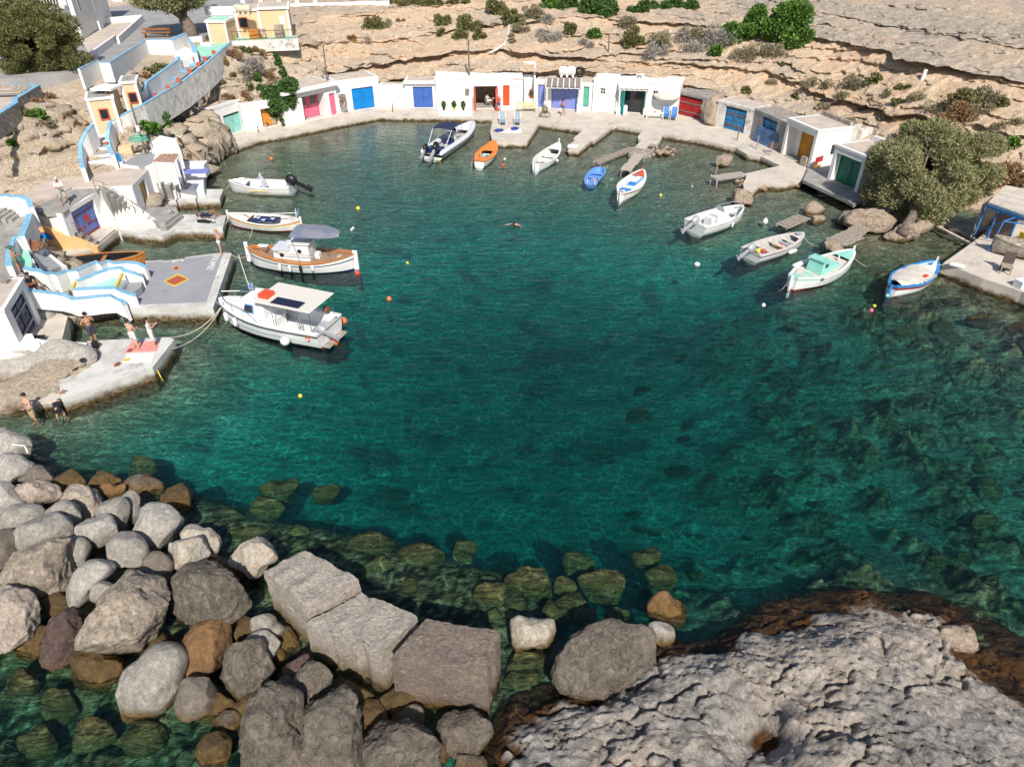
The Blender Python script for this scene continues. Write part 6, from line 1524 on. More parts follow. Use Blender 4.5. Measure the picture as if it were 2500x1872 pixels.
MB().tube([(-.5,.2,1.4),(-.5,.2,1.85)],.015,5).build('antenna',BLACKP,t); MB().tube([(1.5,0,.7),(1.5,0,1.0)],.05,6).build('bollard',GEL,t)
MB().box(L/2 - .1,L/2 + .04,-.04,.04,.6,1.25).build('stem_post',GEL,t); MB().box(-L/2 - .2,-L/2 + .02,-.04,.04,-.5,.95).build('rudder',GEL,t)
for sd in (-1,1): MB().box(-1.6,.3,sd*h.w(.4) - .09,sd*h.w(.4) + .02,.7,.82).build('side_board',GEL,t)
t,L = place_boat('fishing_boat','white boat with a bright blue gunwale and a cream tarpaulin',(2283,650),(2176,706))
h = Hull(L,2.0,.58,.4,.3,.2,.62); h.band('hull',GEL,t,.5,.8); h.band('bottom',GEL,t,0,.42); h.band('red_band',ANTI,t,.76,.9,.012); h.band('lower_hull',GEL,t,.42,.5); h.band('upper',BRIB,t,.9,1); h.rim('gunwale',BRIB,t,.16,.06)
h.deck(t,'foredeck',GEL,.72,.985,crown=.04,wi=.15); h.thwart(t,.73,.62,.1,BRIB,'blue_beam');
tp = MB(); n = 10; m_ = 8
for i in range(n + 1):
 for j in range(m_ + 1):
  u = .08 + .62*i/n; v = -1 + 2*j/m_; w = h.w(u) - .1
  tp.v.append(((u - .5)*L,v*w,h.sh(u) + .03 + .12*(1 - v*v) + .04*math.sin(i*1.9 + v*2.5)))
for i in range(n):
 for j in range(m_): a_ = i*(m_ + 1) + j; tp.f.append((a_,a_ + m_ + 1,a_ + m_ + 2,a_ + 1))
tp.build('tarpaulin',TARP,t,smooth=True); MB().add([(L*.33,-.14,.79),(L*.41,.02,.83),(L*.33,.14,.79)],[(0,1,2)]).build('blue_triangle',BRIB,t)
MB().box(L/2 - .1,L/2 + .03,-.04,.04,.5,1.05).build('stem_post',GEL,t); MB().box(-L/2 - .25,-L/2 + .02,-.03,.03,-.4,.7).build('rudder',BRIB,t)
for k in range(5): MB().box(-.6 + .28*k,-.48 + .28*k,-h.w(.45) - .0,-h.w(.45) + .12,.68,.73).build('rowlock_block',GEL,t)
MB().box(-.1,.2,-.72,-.5,.72,.78).build('red_plate',REDB,t)
t = thing('wooden_boat','old grey rowing boat full of nets standing on the right quay','boat',G(2505,632,.75) + Vector((0,0,.35)),math.radians(152))
h = Hull(4.2,1.5,.55,.5,.4,.2,.7); h.band('hull',WOOD,t,0,1); h.rim('gunwale',WOOD,t,.1,.05); h.inside(t,WOOD,.12,.1,.05,.9)
for k in range(7): MB().ball((-1 + .42*k,R.uniform(-.3,.3),.3),R.uniform(.13,.2),7,(1,1,.6)).build('net_heap',(FABW,P_TEAL,STONE,P_GREEN)[k % 4],t,smooth=True)
t,L = place_boat('rowing_boat','red-brown wooden boat hidden behind the wavy blue-topped wall',(357,624),(142,640),.45)
h = Hull(L,1.7,.5,.4,.5,.1,.7); h.band('hull',VARN,t,0,1); h.rim('gunwale',VARN,t,.12,.07); h.inside(t,BLACKP,.1,.12,.04,.9); h.thwart(t,.5,.4,.25,VARN)
# people
def skin(n,c): return M(n,c,tuple(x*.85 for x in c),scale=3,rough=.55,spec=.3)
SK1 = skin('tanned_skin',(0.50,0.26,0.165)); SK2 = skin('light_skin',(0.62,0.36,0.26)); SK3 = skin('dark_tan_skin',(0.33,0.15,0.085)); HAIR = M('dark_hair',(0.02,0.012,0.01),rough=.6); HAIRL = M('fair_hair',(0.4,0.25,0.12),rough=.6)
CLO = {k: M('cloth_' + k,c,tuple(x*.8 for x in c),scale=6,rough=.95) for k,c in dict(white=(0.75,0.74,0.72),beige=(0.5,0.47,0.4),khaki=(0.48,0.34,0.19),darkgrey=(0.06,0.06,0.08),navy=(0.02,0.025,0.06),pink=(0.75,0.22,0.35),red=(0.7,0.06,0.08),denim=(0.06,0.12,0.26),black=(0.015,0.015,0.02),olive=(0.16,0.2,0.1),maroon=(0.2,0.03,0.05),tealhat=(0.06,0.16,0.1)).items()}
dg = None
def remeshed(mb,voxel=0.022,smooth_it=3):
 me = bpy.data.meshes.new('tmp'); me.from_pydata(mb.v,[],mb.f); me.update()
 o = bpy.data.objects.new('tmp',me); COL.objects.link(o)
 r = o.modifiers.new('r','REMESH'); r.mode = 'VOXEL'; r.voxel_size = voxel; r.adaptivity = 0.0
 s = o.modifiers.new('s','SMOOTH'); s.factor = .5; s.iterations = smooth_it
 dgr = bpy.context.evaluated_depsgraph_get(); dgr.update()
 ev = o.evaluated_get(dgr); em = ev.to_mesh()
 n = len(em.vertices); co = np.empty(n*3,np.float32); em.vertices.foreach_get('co',co)
 fs = [tuple(p.vertices) for p in em.polygons]
 vs = [tuple(v) for v in co.reshape(-1,3)]
 ev.to_mesh_clear(); bpy.data.objects.remove(o); bpy.data.meshes.remove(me)
 out = MB(); out.v = vs; out.f = fs
 return out
def limb(mb,pts,rs,n=10):
 P = [Vector(p) for p in pts]
 for i in range(len(P)): mb.ball(P[i],rs[i],8)
 for i in range(len(P) - 1): mb.tube([P[i],P[i + 1]],[rs[i],rs[i + 1]],n)
def hand(mb,wrist,d,side):
 """palm with four bent fingers of unequal length and a thumb"""
 d = Vector(d).normalized(); up = Vector((0,0,1)) if abs(d.z) < .9 else Vector((0,1,0))
 s = d.cross(up).normalized()*side; nrm = s.cross(d)
 w = Vector(wrist); c = w + d*.05
 x = Matrix((d,s,nrm)).transposed().to_4x4()
 mb.obox(c,(.09,.078,.026),x)
 for k,(o,l) in enumerate(((-.03,.066),(-.01,.075),(.011,.07),(.03,.054))):
  a = c + d*.042 + s*o; b = a + d*l*.55 - nrm*.008; e = b + d*l*.42 - nrm*.024
  mb.tube([a - d*.015,a,b,e],[.0095,.0095,.009,.007],6)
 a = w + d*.022 - s*.036; mb.tube([a + s*.015,a - s*.02 + d*.02,a - s*.03 + d*.05],[.012,.011,.008],6)
def person(label,loc,rz,J,skinm,clothes,hair=HAIR,hat=None,sex='m',group=None,extra=None,longhair=False,bulk=1.0):
 """J: joint dict in local coordinates (x right of the figure, y forward, z up)"""
 t = thing('person',label,'person',loc,rz,group)
 V = lambda k: Vector(J[k])
 b = bulk; fm = sex=='f'
 mb = MB()
 pel,chest,neck,head = V('pelvis'),V('chest'),V('neck'),V('head')
 sl,sr,hl,hr = V('sl'),V('sr'),V('hl'),V('hr')
 w = (.075 if fm else .085)*b
 mid = pel.lerp(chest,.5)
 limb(mb,[hl.lerp(pel,.35),hr.lerp(pel,.35)],[.115*b,.115*b]); limb(mb,[pel,mid,chest],[.12*b,(.1 if fm else .118)*b,.125*b])
 ax = (sr - sl).normalized()
 limb(mb,[chest - ax*.07,chest + ax*.07],[.115*b,.115*b]); limb(mb,[mid - ax*.05,mid + ax*.05],[.095*b,.095*b])
 limb(mb,[sl,chest.lerp(neck,.5),sr],[.058*b,.08*b,.058*b]); limb(mb,[chest.lerp(neck,.6),neck,neck.lerp(head,.4)],[.075,.052,.05])
 for s in ('l','r'):
  limb(mb,[V('s' + s),V('e' + s),V('w' + s)],[.052*b,.039*b,.026*b])
  limb(mb,[V('h' + s),V('k' + s),V('a' + s)],[.088*b,.055*b,.037*b])
  a,k = V('a' + s),V('k' + s)
  sh = (k - a).normalized(); limb(mb,[a + (k - a)*.7,a + (k - a)*.55 ],[.056*b,.05*b])
  f = V('f' + s) if 'f' + s in J else a + Vector((0,.17,-.05))
  limb(mb,[a + (a - k).normalized()*.03,a.lerp(f,.5),f],[.036,.034,.026])
 hd = (head - neck).normalized(); fw = Vector(J.get('face',(0,1,0))).normalized(); fw = (fw - hd*fw.dot(hd)).normalized(); rt = fw.cross(hd)
 hm = Matrix((rt,fw,hd)).transposed().to_4x4()
 def hp(x,y,z): return head + rt*x + fw*y + hd*z
 mb.ball(hp(0,-.008,.02),.098,10,(.82,1,1.05)); mb.ball(hp(0,.03,-.055),.06,8); mb.ball(hp(0,.055,-.075),.032,8)
 body = remeshed(mb,.024,3)
 body.tube([hp(0,.088,.03),hp(0,.112,-.012),hp(0,.09,-.02)],[.009,.016,.01],6)
 for s in (-1,1):
  body.ball(hp(s*.084,-.005,0),.022,6,(.4,1,1.3))
 body.tube([hp(-.022,.088,-.048),hp(0,.094,-.048),hp(.022,.088,-.048)],[.005,.008,.005],6)
 for s,sd in (('l',-1),('r',1)):
  d = J.get('d' + s,(V('w' + s) - V('e' + s))); hand(body,V('w' + s),d,sd)
 body.build('body',skinm,t,smooth=True)
 ey = MB()
 for s in (-1,1): ey.ball(hp(s*.033,.086,.018),.011,6)
 for s in (-1,1): MB().ball(hp(s*.033,.086,.018),.011,6).build('eye',BLACKP,t)
 hb = MB().ball(hp(0,-.02,.045),.105,10,(.9,.98,.95))
 if longhair: hb.tube([hp(0,-.07,.05),hp(0,-.105,-.05),hp(0,-.1,-.2)],[.07,.06,.03],8)
 hb.build('hair',hair,t,smooth=True)
 if hat:
  kind,hmr = hat
  hb = MB().ball(hp(0,-.012,.07),.112,10,(.95,1,.8))
  pts = []
  if kind=='brim': hb.lathe([(.105,-.005),(.19,-.012),(.19,.0),(.105,.012)],head,16,m=Matrix.Identity(4)) if False else None
  if kind=='cap':
   vs = [hp(x,y,.075 - .0) for x,y in ((-.07,.07),(.07,.07),(.055,.175),(-.055,.175))]
   hb.add(vs + [v + hd*.012 for v in vs],[(0,1,2,3),(7,6,5,4),(0,4,5,1),(1,5,6,2),(2,6,7,3),(3,7,4,0)])
  else:
   ring = []
   for k in range(16):
    q = 2*math.pi*k/16; ring.append(hp(math.cos(q)*.1,math.sin(q)*.105 - .01,.07));
   ring2 = [hp(math.cos(2*math.pi*k/16)*.2,math.sin(2*math.pi*k/16)*.21 - .01,.045) for k in range(16)]
   hb.add(ring + ring2,[(k,(k + 1) % 16,16 + (k + 1) % 16,16 + k) for k in range(16)])
  hb.build('hat',hmr,t,smooth=True)
 for c in clothes:
  kind,m = c[0],c[1]
  g = MB()
  if kind in ('shorts','trunks','briefs'):
   cut = dict(shorts=.72,trunks=.5,briefs=.16)[kind] if len(c) < 3 else c[2]
   limb(g,[hl.lerp(pel,.35),hr.lerp(pel,.35)],[.13*b,.13*b])
   if kind != 'briefs': limb(g,[pel,pel.lerp(mid,.5)],[.135*b,.125*b])
   for s in ('l','r'):
    a = V('h' + s); k = a.lerp(V('k' + s),cut); limb(g,[a,k],[.105*b,(.088 if kind != 'briefs' else .09)*b])
  elif kind=='skirt':
   z = c[2]
   limb(g,[hl.lerp(pel,.35),hr.lerp(pel,.35)],[.13,.13]); limb(g,[pel,pel.lerp(mid,.6)],[.13,.115])
   kk = V('kl').lerp(V('kr'),.5); limb(g,[hl,V('kl').lerp(kk,.3)*1.0],[.12,.1]); limb(g,[hr,V('kr').lerp(kk,.3)],[.12,.1]); limb(g,[V('kl').lerp(kk,.4),V('kr').lerp(kk,.4)],[.1,.1])
  elif kind=='top':
   limb(g,[pel.lerp(mid,.6),mid,chest],[.128*b,(.112 if fm else .13)*b,.138*b]); limb(g,[chest - ax*.07,chest + ax*.07],[.128*b,.128*b]); limb(g,[mid - ax*.05,mid + ax*.05],[.108*b,.108*b])
   limb(g,[sl,chest.lerp(neck,.35),sr],[.066*b,.085*b,.066*b])
   for s in ('l','r'):
    if len(c) > 2 and c[2]: limb(g,[V('s' + s),V('s' + s).lerp(V('e' + s),c[2])],[.068*b,.06*b])
  elif kind=='bra':
   cc = chest - (chest - mid)*.0; limb(g,[cc - ax*.075 + fw*.02,cc + ax*.075 + fw*.02],[.12,.12])
  elif kind=='shoes':
   for s in ('l','r'):
    a = V('a' + s); f = V('f' + s) if 'f' + s in J else a + Vector((0,.17,-.05))
    limb(g,[a.lerp(f,.0) + Vector((0,-.02,-.035)),f],[.045,.036])
  o = remeshed(g,.03,2).build({'top': 'shirt','bra': 'bikini_top'}.get(kind,kind),m,t,smooth=True)
 if extra: extra(t,J,V)
 return t
def stand(h=1.75,**kw):
 k = h/1.75
 J = dict(pelvis=(0,0,.98),chest=(0,.01,1.3),neck=(0,0,1.49),head=(0,.015,1.635),sl=(-.19,0,1.43),sr=(.19,0,1.43),el=(-.24,-.02,1.14),er=(.24,-.02,1.14),wl=(-.26,.06,.9),wr=(.26,.06,.9),
    hl=(-.1,0,.92),hr=(.1,0,.92),kl=(-.12,.03,.5),kr=(.12,.03,.5),al=(-.13,-.02,.085),ar=(.13,-.02,.085),fl=(-.15,.15,.03),fr=(.15,.15,.03))
 J.update(kw)
 return {a: (tuple(q*k for q in v) if a not in ('face','dl','dr') else v) for a,v in J.items()}
phone = lambda t,J,V: MB().obox(V('wr').lerp(V('wl'),.5) + Vector((0,.1,.03)),(.075,.012,.15)).build('phone',BLACKP,t)
person('man in a white cap, white shirt and beige shorts on the grey roof terrace',G(160,500,2.87),math.radians(-150),stand(1.8,er=(.22,.12,1.17),wr=(.06,.3,1.2),el=(-.22,.1,1.17),wl=(-.06,.3,1.16),kl=(-.16,.05,.5),al=(-.22,.05,.085),fl=(-.26,.22,.03),face=(0.1,1,-.4)),SK3,
  [('top',CLO['white'],.9),('shorts',CLO['beige'],.85),('shoes',CLO['maroon'])],hat=('cap',CLO['white']))
person('woman in bikini standing on the far corner of the grey platform',G(541,622,.80),math.radians(-70),stand(1.68,er=(.2,.12,1.2),wr=(.05,.28,1.36),el=(-.2,.12,1.2),wl=(-.05,.3,1.36)),SK2,[('bra',CLO['white']),('briefs',CLO['white'])],hair=HAIRL,sex='f',extra=phone)
person('shirtless man in black cap and dark shorts by the basin',G(234,838,.72),math.radians(-115),stand(1.8,er=(.3,-.12,1.2),wr=(.12,-.12,1.03),el=(-.25,.12,1.2),wl=(-.06,.2,1.42),kl=(-.09,.0,.5),al=(-.08,-.02,.085),fl=(-.1,.15,.03)),SK1,[('shorts',CLO['darkgrey'],.85)],hat=('cap',CLO['black']))
person('dark-haired man in white shorts on the pink towel',G(334,852,.72),math.radians(-20),stand(1.72,er=(.24,.1,1.16),wr=(.12,.3,1.1),el=(-.23,.12,1.15),wl=(-.08,.3,1.1),face=(0.2,1,-.5)),SK2,[('shorts',CLO['white'],.6)])
person('woman in a white dress holding a phone on the pink towel',G(378,845,.72),math.radians(-60),stand(1.65,er=(.2,.14,1.2),wr=(.05,.36,1.3),el=(-.2,.14,1.2),wl=(-.03,.36,1.28)),SK2,[('top',CLO['white'],0),('skirt',CLO['white'],0)],sex='f',extra=phone,longhair=True)
person('shirtless man in khaki shorts wading with his arms out',G(92,1036,-.35),math.radians(150),stand(1.78,er=(.42,-.1,1.22),wr=(.55,-.05,1.0),el=(-.38,.1,1.2),wl=(-.35,.3,1.22),kl=(-.13,.06,.5),face=(.3,1,-.6)),SK2,[('shorts',CLO['khaki'],.95)],bulk=1.08)
bend = dict(pelvis=(0,0,.72),chest=(0,.28,.82),neck=(0,.42,.84),head=(0,.55,.8),sl=(-.18,.36,.82),sr=(.18,.36,.82),el=(-.3,.5,.6),er=(.3,.45,.6),wl=(-.28,.6,.4),wr=(.26,.62,.38),hl=(-.1,0,.68),hr=(.1,0,.68),kl=(-.16,.22,.38),kr=(.16,.2,.38),al=(-.14,0,.085),ar=(.14,0,.085),fl=(-.16,.16,.03),fr=(.16,.16,.03),face=(0,.3,-1))
person('person in black swimwear bending down in the shallow water',G(152,1030,-.3),math.radians(15),{k: v for k,v in bend.items()},SK1,[('top',CLO['black'],0),('briefs',CLO['black'])],sex='f')
person('woman in a green sun hat leaning on the mint-panelled wall',G(52,671,2.45),math.radians(-60),stand(1.7,er=(.22,.14,1.2),wr=(.04,.3,1.2),el=(-.22,.12,1.18),wl=(-.04,.3,1.16),kl=(-.1,.14,.5),kr=(.14,.05,.5)),SK1,[('bra',CLO['beige']),('trunks',CLO['olive'],.3),('shoes',CLO['white'])],sex='f',hat=('brim',CLO['tealhat']))
lie = dict(pelvis=(0,0,.14),chest=(0,-.32,.16),neck=(0,-.5,.18),head=(0,-.65,.2),sl=(-.18,-.44,.14),sr=(.18,-.44,.14),el=(-.32,-.3,.08),er=(.3,-.25,.08),wl=(-.25,-.08,.07),wr=(.28,-.02,.07),hl=(-.1,.06,.13),hr=(.1,.06,.13),kl=(-.12,.38,.42),kr=(.12,.42,.46),al=(-.12,.66,.08),ar=(.12,.7,.08),fl=(-.12,.8,.03),fr=(.12,.84,.03),face=(0,.1,1))
person('sunbather in navy lying with bent knees on the jetty tip',G(508,529,.62),math.radians(-82),dict(lie),SK3,[('top',CLO['navy'],.8),('trunks',CLO['navy'],.3)])
sit = dict(pelvis=(0,0,.12),chest=(0,-.08,.46),neck=(0,-.04,.64),head=(0,.0,.78),sl=(-.18,-.05,.58),sr=(.18,-.05,.58),el=(-.26,.1,.35),er=(.26,.1,.35),wl=(-.18,.3,.38),wr=(.18,.3,.38),hl=(-.1,.05,.1),hr=(.1,.05,.1),kl=(-.12,.4,.42),kr=(.12,.42,.44),al=(-.12,.66,.09),ar=(.12,.68,.09),fl=(-.12,.8,.03),fr=(.12,.82,.03))
person('dark-clothed person sitting on the grey stair behind the cabin',G(80,702,2.2),math.radians(-110),dict(sit),SK3,[('top',CLO['black'],.8),('trunks',CLO['maroon'],.3)])
person('woman in red top and denim shorts by the open red doorway',G(1218,273,.46),math.radians(165),stand(1.66,el=(-.26,.05,1.15),wl=(-.1,.2,1.05),er=(.26,.05,1.15),wr=(.1,.2,1.05)),SK1,[('top',CLO['red'],0),('shorts',CLO['denim'],.6)],sex='f',hat=('brim',CLO['beige']))
def bagx(t,J,V): MB().ball((-.24,-.1,.95),.17,8,(.6,1,1)).build('shoulder_bag',M('brown_bag',(0.2,0.13,0.1)),t,smooth=True)
person('woman in a pink shirt walking along the lilac boathouse',G(1374,283,.46),math.radians(-75),stand(1.66,er=(.2,.12,1.16),wr=(.08,.3,1.26),el=(-.22,.02,1.15),wl=(-.16,.2,1.05),kl=(-.11,.2,.52),al=(-.12,.26,.085),fl=(-.12,.44,.05),kr=(.11,-.05,.5),ar=(.12,-.3,.12),fr=(.12,-.15,.03)),SK1,[('top',CLO['pink'],.6),('trunks',CLO['denim'],.3)],sex='f',extra=bagx,longhair=True)
swim = dict(pelvis=(0,-.35,-.22),chest=(0,0,-.08),neck=(0,.14,.04),head=(0,.22,.12),sl=(-.18,.08,-.03),sr=(.18,.08,-.03),el=(-.45,.12,-.06),er=(.4,.25,-.02),wl=(-.62,.3,-.08),wr=(.6,.4,-.04),hl=(-.1,-.42,-.28),hr=(.1,-.42,-.28),kl=(-.14,-.8,-.5),kr=(.14,-.75,-.55),al=(-.12,-1.15,-.6),ar=(.16,-1.1,-.75),fl=(-.12,-1.25,-.68),fr=(.16,-1.2,-.82))
person('swimmer with head and shoulders above the open water',G(1259,547,0),math.radians(150),dict(swim),SK2,[('bra',CLO['black'])],sex='f')
seat2 = dict(sit); seat2 = {k: ((v[0],v[1],v[2] + .38) if k[0] in 'pcnshew' and k not in ('hl_',) else v) for k,v in sit.items()}
for k in ('hl','hr'): seat2[k] = (sit[k][0],sit[k][1],.48)
for k in ('kl','kr'): seat2[k] = (sit[k][0],.45,.5)
for k in ('al','ar'): seat2[k] = (sit[k][0],.45,.09)
for k in ('fl','fr'): seat2[k] = (sit[k][0],.62,.03)
pp = G(1190,262,.5)
person('person in white sitting at a table inside the dark doorway',pp + Vector((0,.7,0)),math.radians(-60),seat2,SK2,[('top',CLO['white'],.6),('shorts',CLO['white'],.9)])
t = thing('chair','wooden chair under the person seated in the doorway','chair',pp + Vector((0,.7,0)),math.radians(-60))
MB().box(-.2,.2,-.2,.2,.33,.37).build('seat',WOOD,t); MB().box(-.2,.2,-.24,-.21,.4,.85).build('backrest',WOOD,t)
for sx in (-.18,.18):
 for sy in (-.18,.18): MB().box(sx - .02,sx + .02,sy - .02,sy + .02,0,.328).build('leg',WOOD,t)
t = thing('table','small wooden table inside the dark doorway','table',pp + Vector((.9,.7,0)))
MB().box(-.4,.4,-.35,.35,.7,.74).build('table_top',WOOD,t)
for sx in (-.35,.35):
 for sy in (-.3,.3): MB().box(sx - .025,sx + .025,sy - .025,sy + .025,0,.698).build('leg',WOOD,t)
# boulders
import bmesh
def rockmat(name,a,b_,c,rough=.85,bump=.5,bs=6,crack=0.0,wetc=(0.20,0.125,0.045),wet_hi=.5):
 m,nt,b = nodes_of(name); co = coord(nt); wp = coord(nt,True)
 base = mix_rgb(nt,ramp(nt,noise(nt,co,1.3,6,.65,.4),.38,.62),(*a,1),(*b_,1))
 base = mix_rgb(nt,ramp(nt,noise(nt,co,2.6,7,.7,.8),.52,.68),base,(*c,1))
 spk = mix_rgb(nt,ramp(nt,noise(nt,co,7,8,.8),.34,.66),(.55,.53,.5,1),(1.2,1.19,1.16,1))
 mu = nt.nodes.new('ShaderNodeMix'); mu.data_type = 'RGBA'; mu.blend_type = 'MULTIPLY'; mu.inputs[0].default_value = 1
 nt.links.new(base,mu.inputs[6]); nt.links.new(spk,mu.inputs[7])
 sep = nt.nodes.new('ShaderNodeSeparateXYZ'); nt.links.new(wp,sep.inputs[0])
 wob = nd(nt,'ShaderNodeMath',operation='MULTIPLY_ADD'); wob.inputs[1].default_value = -.7
 nt.links.new(noise(nt,wp,1.4,5),wob.inputs[0]); nt.links.new(sep.outputs[2],wob.inputs[2])
 wc = mix_rgb(nt,ramp(nt,noise(nt,wp,4,5,.7),.35,.65),(*wetc,1),tuple(q*.35 for q in wetc) + (1,))
 sub = mix_rgb(nt,ramp(nt,wob.outputs[0],-.45,-.95),wc,mix_rgb(nt,ramp(nt,noise(nt,wp,2.2,5,.7),.35,.65),(.13,.13,.04,1),(.045,.05,.02,1)))
 fin = mix_rgb(nt,ramp(nt,wob.outputs[0],wet_hi - .35,-.30),mu.outputs[2],sub)
 nt.links.new(fin,b.inputs['Base Color']); b.inputs['Roughness'].default_value = rough; b.inputs['Specular IOR Level'].default_value = .25
 bp = nd(nt,'ShaderNodeBump',Strength=bump,Distance=.2)
 h = noise(nt,co,bs,8,.72,.3)
 if crack:
  fn = noise(nt,co,crack*.8,3,.5,.25)
  sb = nd(nt,'ShaderNodeMath',operation='SUBTRACT'); sb.inputs[1].default_value = .5; nt.links.new(fn,sb.inputs[0])
  ab = nd(nt,'ShaderNodeMath',operation='ABSOLUTE'); nt.links.new(sb.outputs[0],ab.inputs[0])
  mn = nd(nt,'ShaderNodeMath',operation='MINIMUM'); mn.inputs[1].default_value = .012; nt.links.new(ab.outputs[0],mn.inputs[0])
  ml = nd(nt,'ShaderNodeMath',operation='MULTIPLY_ADD'); ml.inputs[1].default_value = 14.0; nt.links.new(mn.outputs[0],ml.inputs[0]); nt.links.new(h,ml.inputs[2]); h = ml.outputs[0]
 nt.links.new(h,bp.inputs['Height']); nt.links.new(bp.outputs[0],b.inputs['Normal'])
 MATS[name] = m
 return m
RK = dict(
 grey=rockmat('smooth_grey_boulder',(.37,.345,.31),(.265,.25,.225),(.46,.43,.385),bump=.5,bs=5,crack=.9),
 light=rockmat('pale_grey_boulder',(.46,.43,.395),(.35,.33,.305),(.54,.51,.47),bump=.55,bs=5,crack=1.1),
 white=rockmat('cream_white_boulder',(.58,.52,.44),(.44,.38,.31),(.66,.62,.57),bump=.7,bs=6,crack=1.6),
 pink=rockmat('rough_pinkish_boulder',(.60,.50,.43),(.45,.38,.32),(.30,.25,.22),bump=.9,bs=4,crack=2.6),
 tan=rockmat('rough_tan_boulder',(.48,.405,.33),(.31,.26,.21),(.60,.52,.44),bump=1.0,bs=3.5,crack=3.2),
 dark=rockmat('rough_dark_boulder',(.235,.2,.165),(.14,.12,.10),(.31,.27,.225),bump=1.0,bs=3.5,crack=2.4),
 brown=rockmat('smooth_brown_boulder',(.20,.17,.145),(.15,.13,.11),(.26,.22,.19),bump=.3,bs=5),
 orange=rockmat('orange_brown_rock',(.27,.15,.07),(.19,.11,.055),(.15,.10,.065),bump=.6,bs=5,wetc=(.2,.12,.04)),
 purple=rockmat('purple_brown_rock',(.15,.095,.085),(.11,.075,.07),(.2,.13,.115),bump=.8,bs=5,crack=2.2),
 wet=rockmat('wet_yellow_brown_rock',(.14,.095,.045),(.085,.06,.03),(.055,.04,.022),bump=.7,bs=6,rough=.45),
 weed=rockmat('weed_covered_rock',(.13,.13,.045),(.09,.095,.035),(.17,.155,.06),bump=.6,bs=6,wetc=(.15,.14,.05)),
 reef=rockmat('dark_reef_rock',(.07,.06,.03),(.04,.038,.02),(.11,.10,.05),bump=.9,bs=6,wetc=(.06,.055,.025)),
 shore=rockmat('shore_sandstone',(.52,.42,.33),(.43,.34,.26),(.36,.31,.26),bump=.9,bs=5,crack=1.5,wetc=(.22,.14,.06),wet_hi=.2))
ICO = {}
def ico(n):
 if n not in ICO:
  bm = bmesh.new(); bmesh.ops.create_icosphere(bm,subdivisions=n,radius=1.0)
  ICO[n] = (np.array([v.co[:] for v in bm.verts]),[tuple(v.index for v in f.verts) for f in bm.faces]); bm.free()
 return ICO[n]
BR,BU,BV = np.array([1,0,0.]),np.array([0,_s,_c]),np.array([0,_c,-_s])
def rock_mesh(name,V,F,mat):
 me = bpy.data.meshes.new(name); me.vertices.add(len(V)); me.vertices.foreach_set('co',V.reshape(-1).astype(np.float32))
 fa = np.array(F,np.int32); me.loops.add(fa.size); me.loops.foreach_set('vertex_index',fa.reshape(-1)); me.polygons.add(len(fa))
 me.polygons.foreach_set('loop_start',np.arange(len(fa),dtype=np.int32)*3); me.polygons.foreach_set('use_smooth',np.ones(len(fa),bool))
 me.update(calc_edges=True); me.materials.append(mat); return me
ROUGH = dict(grey=.35,light=.45,white=.6,pink=1.1,tan=1.15,dark=1.2,brown=.35,orange=.7,purple=1.2,wet=.9,weed=.8,reef=1.4,shore=1.2)
def boulder(label,kind,poly,zc=.6,df=.8,sub=None,group='boulders of the breakwater',cat='boulder',name='boulder',facets=9):
 P = np.array(poly,float); cx,cyy = P.mean(0)
 C = G(cx,cyy,zc); dep = (C - Vector((0,0,CAMZ))).dot(Vector(BV)); k = dep/FOC
 off = np.stack([(P[:,0] - cx)*k,(cyy - P[:,1])*k],-1)
 th = np.arctan2(off[:,1],off[:,0]); rr = np.hypot(off[:,0],off[:,1]); o = np.argsort(th); th,rr = th[o],rr[o]
 av = rr.mean()
 w = (P[:,0].max() - P[:,0].min())
 V,F = ico(sub or (5 if w > 85 else 4))
 rs = np.random.RandomState(abs(hash((round(cx),round(cyy)))) % 99991)
 D = V.copy()
 hard = kind in ('tan','dark','pink','purple','orange','shore','wet','reef','white','weed')
 for _ in range(facets*2 if hard else facets + 3):
  n = rs.normal(size=3); n /= np.linalg.norm(n); d = rs.uniform(.60,.90) if hard else rs.uniform(.66,.93); q = D @ n; ex = np.clip(q - d,0,None); D -= (ex*(.97 if hard else .9))[:,None]*n
 D /= np.maximum(np.linalg.norm(D[:,:2],axis=1).max(),.9)
 t = np.arctan2(D[:,1],D[:,0]); rho = np.clip(np.hypot(D[:,0],D[:,1]),1e-6,1)
 ang = np.concatenate([th - 2*np.pi,th,th + 2*np.pi]); rad = np.concatenate([rr,rr,rr])
 Rt = np.interp(t,ang,rad); Rs = Rt
 for dt in (-.12,.12): Rs = Rs + np.interp(t + dt,ang,rad)
 Rs = Rs/3*1.08
 e = rho ** .88
 Rb = Rs*np.clip(rho*1.2,0,1) + av*(1 - np.clip(rho*1.2,0,1))
 X = np.cos(t)*e*Rb; Yv = np.sin(t)*e*Rb; Z = -D[:,2]*av*df
 W = X[:,None]*BR + Yv[:,None]*BU + Z[:,None]*BV
 s = 1.0/max(.35,av)
 nrm = V[:,0:1]*BR + V[:,1:2]*BU - V[:,2:3]*BV
 Q = W*1.1 + rs.uniform(-50,50,3)
 a = ROUGH[kind]*min(1.0,av)
 disp = a*(.09*fbm(Q*1.2,3) + .05*(ridged(Q*1.7,5,.6) - .4) + .035*fbm(Q*6,4,.6))
 if kind in ('grey','brown','light'): disp = a*(.14*fbm(Q*1.0,3) + .03*ridged(Q*1.6,3) + .02*fbm(Q*5,3))
 W = W + nrm*disp[:,None]
 me = rock_mesh(name,W,F,RK[kind]); ob = bpy.data.objects.new(name,me); ob.location = C; COL.objects.link(ob)
 return tag(ob,label,cat,group)
B = boulder
B('pale pinkish boulder with a white rope loop, topmost at the left edge','light',[(-25,1053),(19,1052),(41,1060),(73,1080),(76,1099),(71,1118),(38,1128),(-20,1131)],.5)
